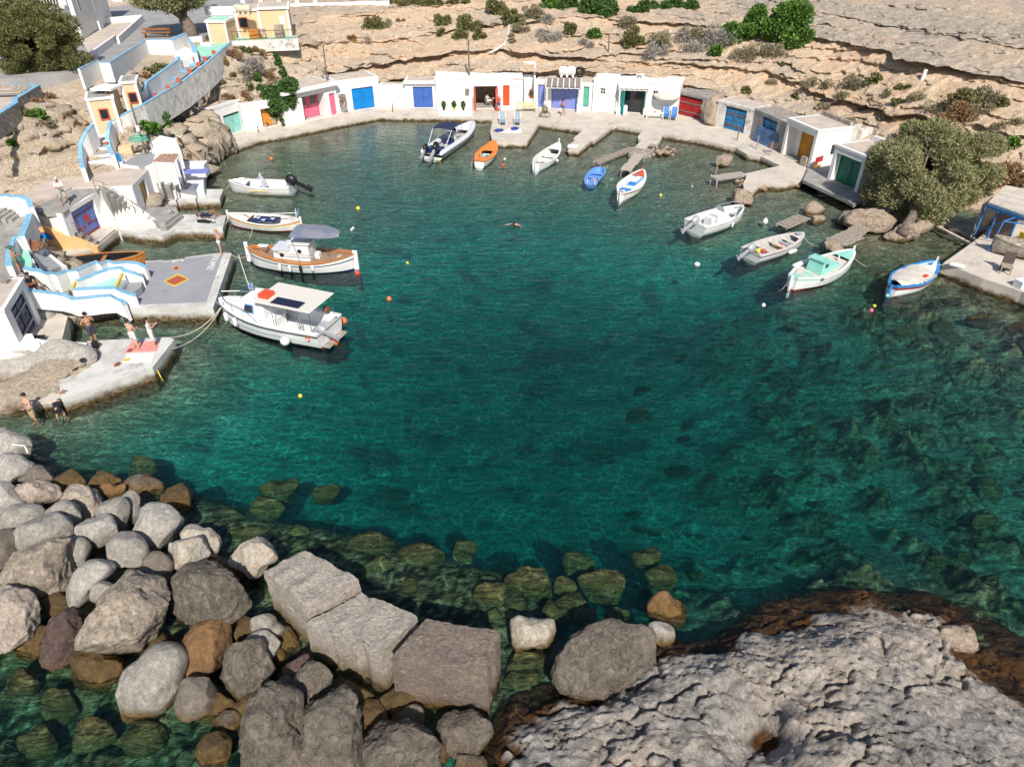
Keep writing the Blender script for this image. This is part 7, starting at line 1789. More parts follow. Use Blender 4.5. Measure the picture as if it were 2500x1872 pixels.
B('long pale grey boulder just under the roped boulder at the left edge','light',[(-20,1131),(57,1126),(79,1135),(76,1147),(51,1166),(13,1185),(-25,1178)],.5)
B('flat dark brown smooth boulder half in the water near the left edge','brown',[(47,1172),(66,1150),(104,1140),(127,1153),(133,1172),(120,1181),(79,1180)],.3)
B('rounded pale boulder at the left edge below the long pale one','light',[(-25,1183),(28,1191),(47,1210),(54,1235),(19,1247),(-25,1246)],.8)
B('rough tan boulder with a shaded left half, upper left of the pile','pink',[(35,1191),(63,1183),(111,1181),(136,1197),(146,1213),(127,1226),(79,1232),(57,1222)],.6)
B('craggy pinkish-white boulder, highest rough one of the pile','pink',[(152,1197),(168,1188),(203,1185),(234,1197),(250,1226),(241,1260),(215,1270),(193,1252),(146,1232)],.7)
B('slanted smooth grey boulder leaning on the craggy pinkish one','grey',[(108,1266),(133,1235),(158,1221),(187,1226),(193,1248),(190,1285),(177,1290),(142,1272)],1.1)
B('broad beige-grey smooth boulder at the left below the pale round one','grey',[(-5,1270),(19,1245),(57,1234),(95,1238),(106,1254),(104,1270),(47,1287),(19,1300),(-10,1295)],.9)
B('long bluish-grey smooth boulder lying across the left of the pile','grey',[(44,1295),(79,1270),(136,1254),(165,1264),(176,1289),(171,1312),(111,1320),(63,1347),(44,1338)],1.2)
B('grey boulder with a split top beside the small upright one','grey',[(234,1256),(272,1222),(297,1216),(313,1235),(310,1275),(285,1298),(265,1280),(250,1262)],.9)
B('smooth pinkish-beige boulder in the middle of the upper pile','light',[(180,1295),(221,1264),(259,1256),(278,1279),(282,1305),(269,1324),(231,1332),(206,1328),(180,1315)],1.0)
B('small upright grey boulder by the water','grey',[(300,1210),(316,1197),(332,1207),(338,1235),(332,1273),(320,1285),(308,1250)],.6)
B('flat orange-brown slab of rock at the water edge','orange',[(234,1194),(282,1190),(316,1175),(288,1206),(263,1222)],.25,.5)
B('big egg-shaped pale boulder with a rusty stain on top','light',[(335,1260),(354,1235),(386,1232),(427,1251),(445,1279),(437,1302),(396,1335),(367,1338),(342,1320),(326,1295)],.9)
B('dark olive angular rock standing in the water right of the pile','wet',[(389,1210),(408,1191),(459,1192),(475,1203),(465,1235),(443,1251),(411,1238)],.1)
B('yellow-white boulder with a jagged crest near the water','white',[(443,1298),(471,1276),(490,1289),(522,1305),(551,1324),(554,1340),(538,1356),(513,1356),(496,1330)],.6)
B('cream boulder in front of the yellow-white one','white',[(402,1324),(440,1302),(475,1308),(506,1333),(509,1362),(500,1388),(449,1388),(421,1402),(408,1362)],.9)
B('striped smooth grey boulder left of the cream one','grey',[(272,1317),(291,1298),(316,1300),(348,1324),(358,1352),(345,1386),(316,1390),(280,1388)],1.2)
B('narrow dark grey boulder squeezed under the cream boulder','brown',[(348,1378),(380,1346),(405,1352),(415,1400),(402,1442),(364,1415)],1.0)
B('shaded round grey boulder right of the rough pyramid-shaped one','grey',[(161,1321),(196,1314),(218,1336),(218,1362),(196,1384),(180,1389),(168,1352)],1.0)
B('steep dark grey boulder cut by the left edge, mid pile','brown',[(-20,1295),(25,1295),(41,1327),(46,1362),(32,1390),(-20,1392)],1.0)
B('rough pyramid-shaped cracked boulder at the left','tan',[(28,1388),(79,1336),(127,1305),(155,1311),(161,1346),(176,1400),(152,1446),(120,1452),(79,1438),(19,1438),(0,1420)],1.2)
B('light grey smooth boulder below the middle of the pile','light',[(155,1441),(187,1400),(228,1371),(275,1378),(280,1395),(253,1412),(228,1432),(221,1456),(190,1478),(168,1468)],1.0)
B('small round grey boulder tucked behind the giant craggy one','grey',[(221,1446),(240,1422),(266,1416),(277,1432),(252,1470),(228,1466)],1.1)
B('giant craggy tan boulder with white patches, centre left','tan',[(272,1409),(301,1378),(332,1397),(373,1419),(399,1454),(418,1488),(427,1527),(401,1563),(347,1595),(300,1606),(250,1595),(213,1570),(201,1541),(217,1505),(250,1469),(262,1430)],1.4)
B('huge dark cracked boulder with a white spot left of the concrete blocks','dark',[(421,1406),(459,1384),(506,1384),(570,1393),(604,1416),(616,1441),(611,1473),(585,1498),(560,1508),(506,1523),(452,1523),(423,1494),(419,1440)],1.4)
B('white boulder with a rusty bolt next to the first concrete block','white',[(544,1385),(566,1355),(620,1311),(649,1308),(680,1327),(684,1355),(652,1380),(623,1408),(590,1400)],.7)
B('pale craggy boulder cut by the left edge, lower pile','pink',[(-25,1448),(36,1440),(90,1476),(87,1508),(72,1552),(43,1577),(-25,1597)],.9)
B('purple-brown cracked rock standing between pale boulders','purple',[(148,1498),(170,1476),(199,1494),(203,1545),(184,1570),(184,1613),(159,1624),(98,1599),(96,1563),(119,1545)],.8)
B('smooth yellowish rock low under the pyramid-shaped boulder','wet',[(112,1454),(155,1454),(174,1476),(145,1508),(116,1492)],.4)
B('tan wet slab left of the purple-brown rock','wet',[(40,1592),(87,1528),(119,1537),(98,1566),(105,1603)],.15,.5)
B('wet yellow-brown rock sliding into the sea under the giant boulder','wet',[(192,1570),(217,1574),(260,1603),(300,1610),(289,1660),(253,1700),(217,1697),(188,1631)],-.1)
B('large smooth grey egg-shaped boulder with a yellow wet rim','grey',[(289,1689),(300,1653),(344,1613),(387,1577),(427,1581),(448,1603),(438,1653),(416,1718),(362,1751),(307,1762),(297,1736)],.45)
B('orange square-shouldered rock column in the lower middle','orange',[(456,1537),(481,1523),(553,1519),(561,1556),(546,1603),(532,1653),(506,1660),(470,1660),(448,1664),(450,1603)],.5)
B('dark pointed boulder under the orange rock','brown',[(434,1686),(470,1646),(506,1646),(521,1675),(506,1740),(485,1753),(452,1751),(434,1718)],.4)
B('rough dark brown boulder between orange rock and concrete','dark',[(546,1603),(568,1577),(615,1559),(658,1595),(665,1624),(651,1668),(586,1707),(557,1682),(546,1646)],.6)
B('flat grey slab peeking out above the rough dark brown boulder','grey',[(593,1563),(622,1546),(684,1574),(673,1610),(651,1596)],.5)
B('small grey rock under the left foot of the first concrete block','grey',[(618,1505),(644,1492),(669,1523),(694,1541),(684,1566),(647,1558)],.5)
B('small dark wet rock beside the orange rock column','wet',[(564,1552),(579,1523),(615,1505),(626,1545),(593,1563)],.3)
B('small purple-brown rock below the middle concrete block','purple',[(694,1620),(756,1606),(760,1634),(731,1675),(698,1650)],.4)
B('tilted dark rectangular block below the middle concrete block','dark',[(755,1622),(808,1637),(789,1693),(755,1719),(733,1686)],.7)
B('tall dark cracked boulder at the bottom, leftmost of three','dark',[(562,1813),(601,1750),(650,1682),(703,1689),(725,1723),(744,1761),(740,1813),(748,1890),(594,1900),(568,1850)],.9)
B('tall dark cracked boulder at the bottom, middle of three','dark',[(733,1813),(785,1704),(819,1688),(861,1697),(876,1742),(879,1813),(880,1890),(740,1900)],.9)
B('broad dark boulder at the bottom, rightmost of three','dark',[(879,1836),(906,1795),(951,1772),(1033,1757),(1067,1776),(1063,1836),(1050,1895),(876,1900)],.8)
B('dark angular boulder wedged under the right concrete block','dark',[(1075,1768),(1130,1750),(1199,1761),(1202,1795),(1187,1828),(1108,1850),(1078,1813)],.3)
B('small yellowish round rock near the bottom left','wet',[(498,1795),(538,1787),(565,1813),(560,1843),(534,1872),(495,1868)],.1)
B('notched white rock right of the concrete blocks','white',[(1237,1520),(1261,1498),(1290,1516),(1320,1518),(1352,1520),(1363,1547),(1355,1569),(1303,1582),(1250,1597),(1239,1569)],.25)
B('big brown-grey slab-like boulder against the rock shelf','dark',[(1361,1641),(1389,1588),(1438,1550),(1513,1528),(1588,1528),(1599,1558),(1581,1633),(1551,1674),(1491,1697),(1461,1712),(1400,1693),(1363,1663)],.7,.6)
B('small light grey boulder behind the slab-like one','light',[(1588,1520),(1618,1520),(1646,1547),(1641,1565),(1599,1568)],.2)
B('orange and green rock awash near the small light grey one','orange',[(1584,1483),(1618,1440),(1645,1460),(1675,1498),(1656,1530),(1626,1524),(1592,1512)],-.15)
B('pale wet rock in the gap right of the rock shelf','shore',[(2299,1545),(2315,1527),(2351,1531),(2394,1567),(2398,1596),(2369,1605),(2333,1585)],.15)
B('small brown rock left of the pale one beyond the shelf','wet',[(2262,1525),(2275,1518),(2292,1527),(2288,1543),(2268,1546)],.05)
ords = ['first','second','third','fourth','fifth','sixth','seventh','eighth','ninth','tenth','eleventh','twelfth','thirteenth','fourteenth','fifteenth','sixteenth','seventeenth','eighteenth','nineteenth','twentieth']
def ordw(i): return ords[i] if i < 20 else ('twenty-' + ords[i - 20] if i < 29 else ('thirtieth' if i==29 else 'thirty-' + ords[i - 30]))
GAP = [(470,1470,60),(60,1420,50),(220,1350,45),(310,1340,40),(140,1420,50),(240,1500,60),(440,1480,60),(400,1400,50),(650,1600,60),(700,1700,60),(850,1720,60),(900,1760,60),(1000,1780,60),(540,1400,60),(580,1540,50),
  (340,1250,40),(250,1180,40),(160,1180,40),(350,1190,45),(370,1570,50),(690,1570,50),(62,1560,40),(620,1740,60),(520,1720,50),(560,1770,45),(1140,1700,60),(1060,1850,50),(1150,1880,50),(300,1230,40),(980,1720,60)]
for k,(x,y,r) in enumerate(GAP):
 B('dark wet rock deep in a gap of the breakwater, %s from the left' % ordw(sorted(g_[0] for g_ in GAP).index(x)),'wet' if k % 3 else 'dark',[(x + r*math.cos(q)*R.uniform(.75,1.15),y + r*.8*math.sin(q)*R.uniform(.75,1.15)) for q in np.arange(0,6.2,.8)],.0 if k % 2 else -.1,.6,4,'dark rocks deep in the breakwater gaps')
SUBM = [[(853,1325),(876,1306),(943,1306),(977,1336),(951,1366),(879,1370),(849,1348)],[(966,1355),(1007,1333),(1063,1331),(1090,1348),(1075,1385),(1026,1410),(977,1393)],
  [(883,1381),(951,1370),(977,1393),(977,1415),(943,1427),(894,1408)],[(1093,1336),(1138,1321),(1168,1340),(1161,1366),(1120,1370)],[(1226,1408),(1261,1380),(1310,1385),(1344,1423),(1340,1464),(1310,1475),(1258,1453)],
  [(1404,1415),(1449,1381),(1506,1380),(1532,1419),(1517,1457),(1461,1475),(1423,1457)],[(1369,1363),(1397,1346),(1423,1355),(1453,1381),(1404,1408),(1374,1389)],[(1539,1359),(1562,1342),(1611,1348),(1607,1374),(1566,1393),(1543,1378)],
  [(1577,1400),(1607,1374),(1652,1393),(1656,1423),(1633,1441),(1581,1415)],[(1348,1430),(1378,1404),(1404,1419),(1404,1445),(1363,1460)],[(1348,1475),(1400,1449),(1438,1472),(1423,1494),(1385,1498)],[(1400,1513),(1423,1483),(1453,1483),(1457,1509),(1430,1528)],
  [(1149,1455),(1205,1428),(1243,1438),(1254,1460),(1216,1479),(1175,1483)],[(1224,1475),(1261,1460),(1295,1479),(1292,1494),(1235,1490)],[(1186,1490),(1220,1487),(1224,1528),(1190,1535)],[(1310,1479),(1363,1483),(1397,1513),(1378,1532),(1325,1509)],
  [(1472,1509),(1513,1487),(1539,1494),(1521,1513),(1476,1517)],[(823,1340),(853,1340),(876,1370),(872,1389),(838,1374)],[(954,1442),(981,1415),(1022,1427),(1037,1460),(988,1460)],[(697,1299),(718,1282),(759,1288),(763,1314),(733,1329),(699,1318)],
  [(520,1260),(560,1245),(600,1262),(600,1290),(560,1300),(525,1285)],[(610,1240),(650,1215),(690,1230),(690,1262),(640,1270)],[(540,1310),(600,1292),(660,1290),(675,1300),(600,1330),(555,1335)],[(630,1190),(680,1175),(740,1190),(720,1215),(650,1215)],
  [(463,1245),(500,1235),(520,1260),(490,1280),(465,1275)],[(307,1137),(335,1115),(377,1131),(383,1159),(364,1172),(316,1169)],[(330,1170),(380,1165),(400,1200),(360,1220),(335,1200)],[(760,1200),(800,1185),(840,1198),(820,1220),(770,1222)],
  [(1240,1610),(1290,1590),(1340,1600),(1330,1640),(1270,1660),(1235,1640)],[(1320,1650),(1290,1670),(1230,1665),(1240,1690),(1310,1690)],[(100,1700),(150,1680),(200,1720),(170,1760),(110,1750)],[(20,1650),(80,1640),(110,1680),(60,1700),(10,1690)],[(180,1780),(240,1760),(280,1800),(230,1840),(180,1820)],
  [(300,1780),(360,1765),(400,1800),(370,1850),(310,1840)],[(60,1790),(120,1780),(140,1830),(80,1850),(40,1830)]]
order = sorted(range(len(SUBM)),key=lambda i: np.mean([q[0] for q in SUBM[i]]))
for rank,i in enumerate(order):
 cxx,cyy_ = np.mean(SUBM[i],axis=0); zz = -.75 if cyy_ < 1400 else -.5
 B('weedy green boulder under clear water, %s counted from the left' % ordw(rank),'weed',SUBM[i],zz - .12 if rank % 3 else zz,.62,4,'boulders lying under water')
for k in range(150):
 x = R.uniform(1550,2560); y = R.uniform(760,1420) if k % 4 else R.uniform(640,800)
 if x < 1900 and y < 860: continue
 w = G(x,y,-1.5); bz = bed_z(w.x,w.y)
 r = R.choice((5,7,9,12,18,26))*R.uniform(.8,1.3)*(0.6 + y/1700)
 B('dark weedy reef rock on the shallow sea bed to the right','reef',[(x + r*math.cos(q)*R.uniform(.65,1.3),y + r*.7*math.sin(q)*R.uniform(.65,1.2)) for q in np.arange(0,6.2,.9)],bz - .05,.6,4 if r > 16 else 3,'reef rocks on the sea bed',name='reef_rock',facets=6)
B('sandstone pillar rock between the crimson and sky-blue doors','shore',[(1722,295),(1728,240),(1745,224),(1762,228),(1757,262),(1750,308),(1738,310)],1.8,.7,group=None)
B('round sandstone boulder with a rope in the pool by the quay','shore',[(1745,400),(1752,382),(1768,376),(1783,382),(1787,396),(1776,408),(1756,411)],.3,group=None)
B('flat-topped sandstone boulder at the end of the promontory','shore',[(1788,485),(1790,468),(1806,460),(1825,466),(1836,478),(1838,495),(1824,506),(1798,504)],.35,group=None)
B('large sandstone outcrop under the big tree','shore',[(2058,540),(2075,515),(2110,508),(2150,520),(2180,545),(2165,562),(2120,568),(2095,558)],.6,.8,group=None)
B('dark shaded rock left of the outcrop under the tree','brown',[(2045,535),(2060,512),(2085,518),(2080,545),(2062,556)],.3,group=None)
B('overhung sandstone rock at the foot of the big tree','shore',[(2160,580),(2180,560),(2220,556),(2270,545),(2282,556),(2240,572),(2215,588),(2180,592)],.4,.8,group=None)
B('mooring rock with a white rope beside the pallet gangway','shore',[(2008,592),(2025,586),(2052,598),(2066,612),(2056,626),(2030,622),(2012,608)],.15,group=None)
B('small yellowish rock beside the sunken pallet','shore',[(1980,530),(2000,526),(2016,540),(2005,552),(1984,548)],.0,group=None)
B('flat tan slab beneath the sunken pallet','shore',[(1960,525),(2000,500),(2012,508),(1975,538)],.0,.3,group=None)
B('bare grey rock mound under the low white bench','light',[(0,960),(-40,900),(0,868),(90,862),(180,845),(230,858),(228,890),(170,925),(100,945),(40,958)],.4,.35,5,group=None)
B('grey knob of rock beside the cabin door','light',[(88,790),(95,748),(112,742),(128,758),(136,780),(112,794)],.9,.8,group=None)
xs_ = sorted(R.uniform(-8,48) for _ in range(26))
for k in range(26):
 x = 1600 + xs_[k]; y = 368 + R.uniform(-7,14); r = R.uniform(4,8)
 B('small pale stone of the rubble islet, %s from the left' % ordw(k),'shore',[(x + r*math.cos(q)*R.uniform(.8,1.2),y + r*.8*math.sin(q)*R.uniform(.8,1.2)) for q in np.arange(0,6.2,1.1)],R.uniform(-.05,.3),.8,2,'stones of the rubble islet',name='islet_stone',cat='stone',facets=5)
zr = sorted([(0,R.uniform(1795,1850),R.uniform(440,480)) for _ in range(16)] + [(1,R.uniform(1850,1960),R.uniform(446,466)) for _ in range(15)] + [(2,R.uniform(1720,1800),R.uniform(455,500)) for _ in range(15)])
for k,(zone,x,y) in enumerate(zr):
 r = R.uniform(4,11)
 B(('small rock at the tip of the promontory, %s from the left','small rock along the shore below the promontory, %s from the left','small brown rock under the shallows left of the promontory, %s from the left')[zone] % ordw(k - (0,16,31)[zone]),'wet' if zone==2 else 'shore',[(x + r*math.cos(q)*R.uniform(.8,1.2),y + r*.75*math.sin(q)*R.uniform(.8,1.2)) for q in np.arange(0,6.2,1.1)],-.45 if zone==2 else R.uniform(-.15,.15),.8,2,'rocks round the promontory',name='shore_rock',cat='rock',facets=5)
# the three cast concrete blocks
def cblock(label,top,z0,z1,mat,grooves,dark=False):
 W = [G(*p,z1) for p in top]; C = sum(W,Vector())/4
 n = 40; V = []; F = []
 def face(fn):
  b = len(V)
  for i in range(n + 1):
   for j in range(n + 1): V.append(fn(i/n,j/n))
  for i in range(n):
   for j in range(n): a = b + i*(n + 1) + j; F.append((a,a + 1,a + n + 2)); F.append((a,a + n + 2,a + n + 1))
 def bil(u,v,z):
  p = W[0].lerp(W[1],u).lerp(W[3].lerp(W[2],u),v); return Vector((p.x,p.y,z))
 bl_ = lambda s: s
 face(lambda u,v: bil(u,v,z1)); face(lambda u,v: bil(u,0,z0 + (z1 - z0)*v)); face(lambda u,v: bil(1,u,z0 + (z1 - z0)*v)); face(lambda u,v: bil(1 - u,1,z0 + (z1 - z0)*v)); face(lambda u,v: bil(0,1 - u,z0 + (z1 - z0)*v))
 A_ = np.array([list(v) for v in V]) - np.array(C)
 c3 = np.array([0,0,(z0 + z1)/2 - C.z])
 ctr = A_ - c3
 for (gx,gy,rad) in grooves:
  g = np.array(bil(gx,gy,0))[:2] - np.array(C)[:2]
  d = A_[:,:2] - g; dist = np.hypot(d[:,0],d[:,1]); inn = -g/np.linalg.norm(g)
  A_[:,:2] += np.clip(rad - dist,0,None)[:,None]*inn*1.1
 q = A_ + np.array(C)
 nn = ctr/np.linalg.norm(ctr,axis=1)[:,None]
 corner = np.clip(np.linalg.norm(ctr/(np.abs(ctr).max(0)),axis=1) - 1.25,0,1)
 d = .035*fbm(q*2.2,4) + .02*fbm(q*9,3) - .13*corner ** 1.3 - .05*np.clip(fbm(q*1.2 + 7,3),0,1)*(corner > .02)
 A_ += nn*d[:,None]
 topm = (A_[:,2] > -.12)
 if not dark:
  ax = np.array((W[1] - W[0]).normalized())[:2]; s_ = (A_[:,:2] @ ax)*3.2
  A_[:,2] += topm*.07*np.clip(np.sin(s_*2.2 + 1.5*fbm(q*.7,2)),-.2,1)*sstep(-.2,.4,fbm(q*.5 + 4,2) + .2)
 me = rock_mesh('concrete_block',A_,F,mat); o = bpy.data.objects.new('concrete_block',me); o.location = C; COL.objects.link(o)
 return tag(o,label,'concrete block','cast concrete blocks of the breakwater')
CB = rockmat('cast_concrete',(.56,.50,.44),(.46,.41,.36),(.63,.58,.52),bump=.8,bs=12,wet_hi=.9,wetc=(.3,.21,.1))
CBD = rockmat('brown_cast_concrete',(.33,.265,.22),(.25,.20,.17),(.40,.33,.28),bump=.8,bs=12)
cblock('pale grooved concrete block with a ribbed top, left of the three',[(642,1394),(744,1478),(876,1412),(742,1342)],-.5,2.05,CB,[(.12,0,.22),(.95,.45,.1)])
cblock('pale concrete block with vertical key grooves, middle of the three',[(744,1524),(930,1602),(1018,1502),(882,1446)],-.5,1.7,CB,[(.33,0,.13),(.75,0,.2)])
cblock('brown-grey concrete block with a big side notch, right of the three',[(954,1606),(1190,1640),(1221,1540),(1040,1510)],-.6,2.1,CBD,[(1,.42,.24)],dark=True)
# plants
L_TAM = leafmat('tamarisk_leaves',[(0.15,0.15,0.06),(0.24,0.255,0.10),(0.33,0.34,0.15),(0.27,0.22,0.15),(0.40,0.38,0.20)])
L_OLV = leafmat('olive_shrub_leaves',[(0.10,0.10,0.04),(0.16,0.16,0.06),(0.22,0.21,0.09)])
L_DRY = leafmat('dry_twig_leaves',[(0.30,0.24,0.15),(0.2,0.17,0.10),(0.36,0.31,0.21),(0.16,0.16,0.08)])
L_GRY = leafmat('grey_dead_stems',[(0.36,0.33,0.29),(0.27,0.24,0.21),(0.43,0.40,0.36)])
L_GRN = leafmat('bright_green_leaves',[(0.05,0.11,0.02),(0.09,0.18,0.03),(0.14,0.25,0.05)])
L_VIN = leafmat('dark_vine_leaves',[(0.035,0.075,0.02),(0.06,0.12,0.03),(0.09,0.17,0.04)])
L_RED = leafmat('rusty_plant_leaves',[(0.33,0.13,0.06),(0.26,0.16,0.09),(0.22,0.19,0.09),(0.4,0.2,0.1)])
L_TAMD = leafmat('dark_tamarisk_leaves',[(0.07,0.085,0.03),(0.13,0.15,0.045),(0.21,0.22,0.08),(0.12,0.10,0.05),(0.28,0.27,0.10)])
BARK = M('tree_bark',(0.22,0.17,0.13),(0.13,0.10,0.08),scale=5,rough=.95,bump=1.0,bscale=10)
def foliage(name,clumps,n,size,mat,parent,seed=1,aspect=.28,spread=1.0,droop=0.0):
 """clumps: (centre xyz, radius xyz) world; n leaves in all, as small quads"""
 rs = np.random.RandomState(seed)
 C = np.array([c[0] for c in clumps],float); Rr = np.array([c[1] for c in clumps],float)
 wgt = Rr.prod(1) ** .7; idx = rs.choice(len(clumps),n,p=wgt/wgt.sum())
 d = rs.normal(size=(n,3)); d /= np.linalg.norm(d,axis=1)[:,None]
 r = rs.uniform(.35,1.0,n) ** .6
 P = C[idx] + d*r[:,None]*Rr[idx]
 a = d*.7 + rs.normal(size=(n,3))*.55*spread + np.array([0,0,.5 - droop]); a /= np.linalg.norm(a,axis=1)[:,None]
 b = np.cross(a,rs.normal(size=(n,3))); b /= np.linalg.norm(b,axis=1)[:,None]
 L = size*rs.uniform(.5,1.3,n)[:,None]; Wd = L*aspect
 V = np.stack([P - b*Wd*.3,P + a*L*.5 - b*Wd,P + a*L,P + a*L*.5 + b*Wd],1)
 inv = np.array(wmat(parent).inverted())
 V = V.reshape(-1,3) @ inv[:3,:3].T + inv[:3,3]
 me = bpy.data.meshes.new(name); me.vertices.add(4*n); me.vertices.foreach_set('co',V.reshape(-1).astype(np.float32))
 me.loops.add(4*n); me.loops.foreach_set('vertex_index',np.arange(4*n,dtype=np.int32)); me.polygons.add(n); me.polygons.foreach_set('loop_start',np.arange(n,dtype=np.int32)*4)
 me.update(calc_edges=True); me.materials.append(mat)
 o = bpy.data.objects.new(name,me); COL.objects.link(o); o.parent = parent
 return o
def tree(label,base,centre,rad,n,size,seed,trunk_r=.3,mat=None,nclump=80,flat=1.0,lean=None,cl=(.16,.3)):
 t = thing('tamarisk_tree',label,'tree',base); mat = mat or L_TAM
 rs = np.random.RandomState(seed); cl_ = []
 for k in range(nclump):
  d = rs.normal(size=3); d /= np.linalg.norm(d); r = rs.uniform(.3,1.0) ** .5*rs.uniform(.8,1.2)
  if d[2] < -.5: d[2] *= .6
  c = np.array(centre) + d*r*np.array(rad)*.82
  s = rs.uniform(*cl)*np.mean(rad)
  cl_.append((c,(s*1.15,s*1.15,s*.8)))
 foliage('crown',cl_,n,size,mat or L_TAM,t,seed,.13)
 tr = MB(); b = Vector(base); ce = Vector(centre)
 k1 = b.lerp(ce,.45) + Vector((trunk_r*.6,0,0))
 tr.tube([b + Vector((0,0,-.4)),b.lerp(k1,.5) + Vector((trunk_r*.4,0,0)),k1],[trunk_r*1.35,trunk_r,trunk_r*.85],12)
 tr.build('trunk',BARK,t,world=True,smooth=True)
 for k in range(11):
  c = Vector(cl_[k*6 % len(cl_)][0]); m = k1.lerp(c,.5) + Vector((R.uniform(-.3,.3),R.uniform(-.3,.3),R.uniform(-.1,.3)))
  MB().tube([k1,m,c],[trunk_r*.45,trunk_r*.28,.03],7).build('branch',BARK,t,world=True,smooth=True)
 return t
tb = G(2205,560,.9)
tree('large feathery olive-green tamarisk tree leaning over the water on the right',tb,A(2264,430,49.4),(4.6,3.6,4.4),250000,.25,3,.3,nclump=170,cl=(.07,.26))
tb = A(150,205,62.5); tb.z = 6.4
tree('big dark green tamarisk tree at the left edge above the terrace',tb,A(80,112,63),(3.9,3.0,3.9),150000,.24,5,.3,L_TAMD,nclump=150,cl=(.10,.25))
tb = G(466,92,7.35)
t = tree('spreading tamarisk tree with a thick grey trunk on the plaza',tb,A(405,-12,79) ,(4.6,3.4,2.0),70000,.34,8,.62,nclump=110,cl=(.12,.28))
_dg = bpy.context.evaluated_depsgraph_get(); _dg.update()
LAND = ('cliff','hillside')
def land_hit(px,py):
 o = Vector((0,0,CAMZ)); d = Vector(ray(px,py)).normalized(); best = None
 for nme in LAND:
  ob = bpy.data.objects[nme]
  ok,loc,nor,_ = ob.ray_cast(o,d,depsgraph=_dg)
  if ok and (best is None or (loc - o).length < (best[0] - o).length): best = (loc,nor)
 return best
def bush(label,px,py,rx,ry,kind,dens=1.0,group='shrubs on the cliff'):
 h = land_hit(px,py + ry*.5)
 if h is None: return
 loc,nor = h; dep = (loc - Vector((0,0,CAMZ))).length; k = dep/FOC
 wx,wz = rx*k,ry*k
 mat,size,asp,stems = {'olive': (L_OLV,.22,.4,4),'dry': (L_DRY,.26,.16,6),'grey': (L_GRY,.34,.10,8),'green': (L_GRN,.26,.5,4),'vine': (L_VIN,.22,.55,4),'red': (L_RED,.18,.3,4)}[kind]
 t = thing({'vine': 'vine','grey': 'dead_shrub'}.get(kind,'shrub'),label,{'vine': 'vine','grey': 'shrub'}.get(kind,'shrub'),loc,0,group)
 cl_ = []; nn = 5 + int(min(rx,60)/5)
 up = Vector((0,-.25,1.0)) if kind != 'vine' else Vector((0,-.35,.9))
 for q in range(nn):
  s = R.uniform(.28,.5)*min(wx,wz*1.6)
  ox = R.uniform(-1,1); oz = R.uniform(-.1,1.0)*math.sqrt(max(0,1 - ox*ox*.8))
  c = loc + Vector((ox*wx*.75,R.uniform(-.4,.2)*wz,oz*wz*1.25 - .1)); cl_.append((tuple(c),(s,s*.9,s*.8)))
 n = int(dens*900*(wx*wz)/(size/.24)) ; n = max(400,min(n*2,16000))
 foliage('foliage' if kind != 'grey' else 'twigs',cl_,n,size,mat,t,int(px*7 + py),asp,droop=.9 if kind=='vine' else 0)
 for q in range(stems // 2):
  c = Vector(cl_[q][0]); MB().tube([loc - Vector((0,0,.2)),loc.lerp(c,.6) + Vector((.05,0,.05)),c],[.05,.035,.015],5).build('stem',BARK,t,world=True)
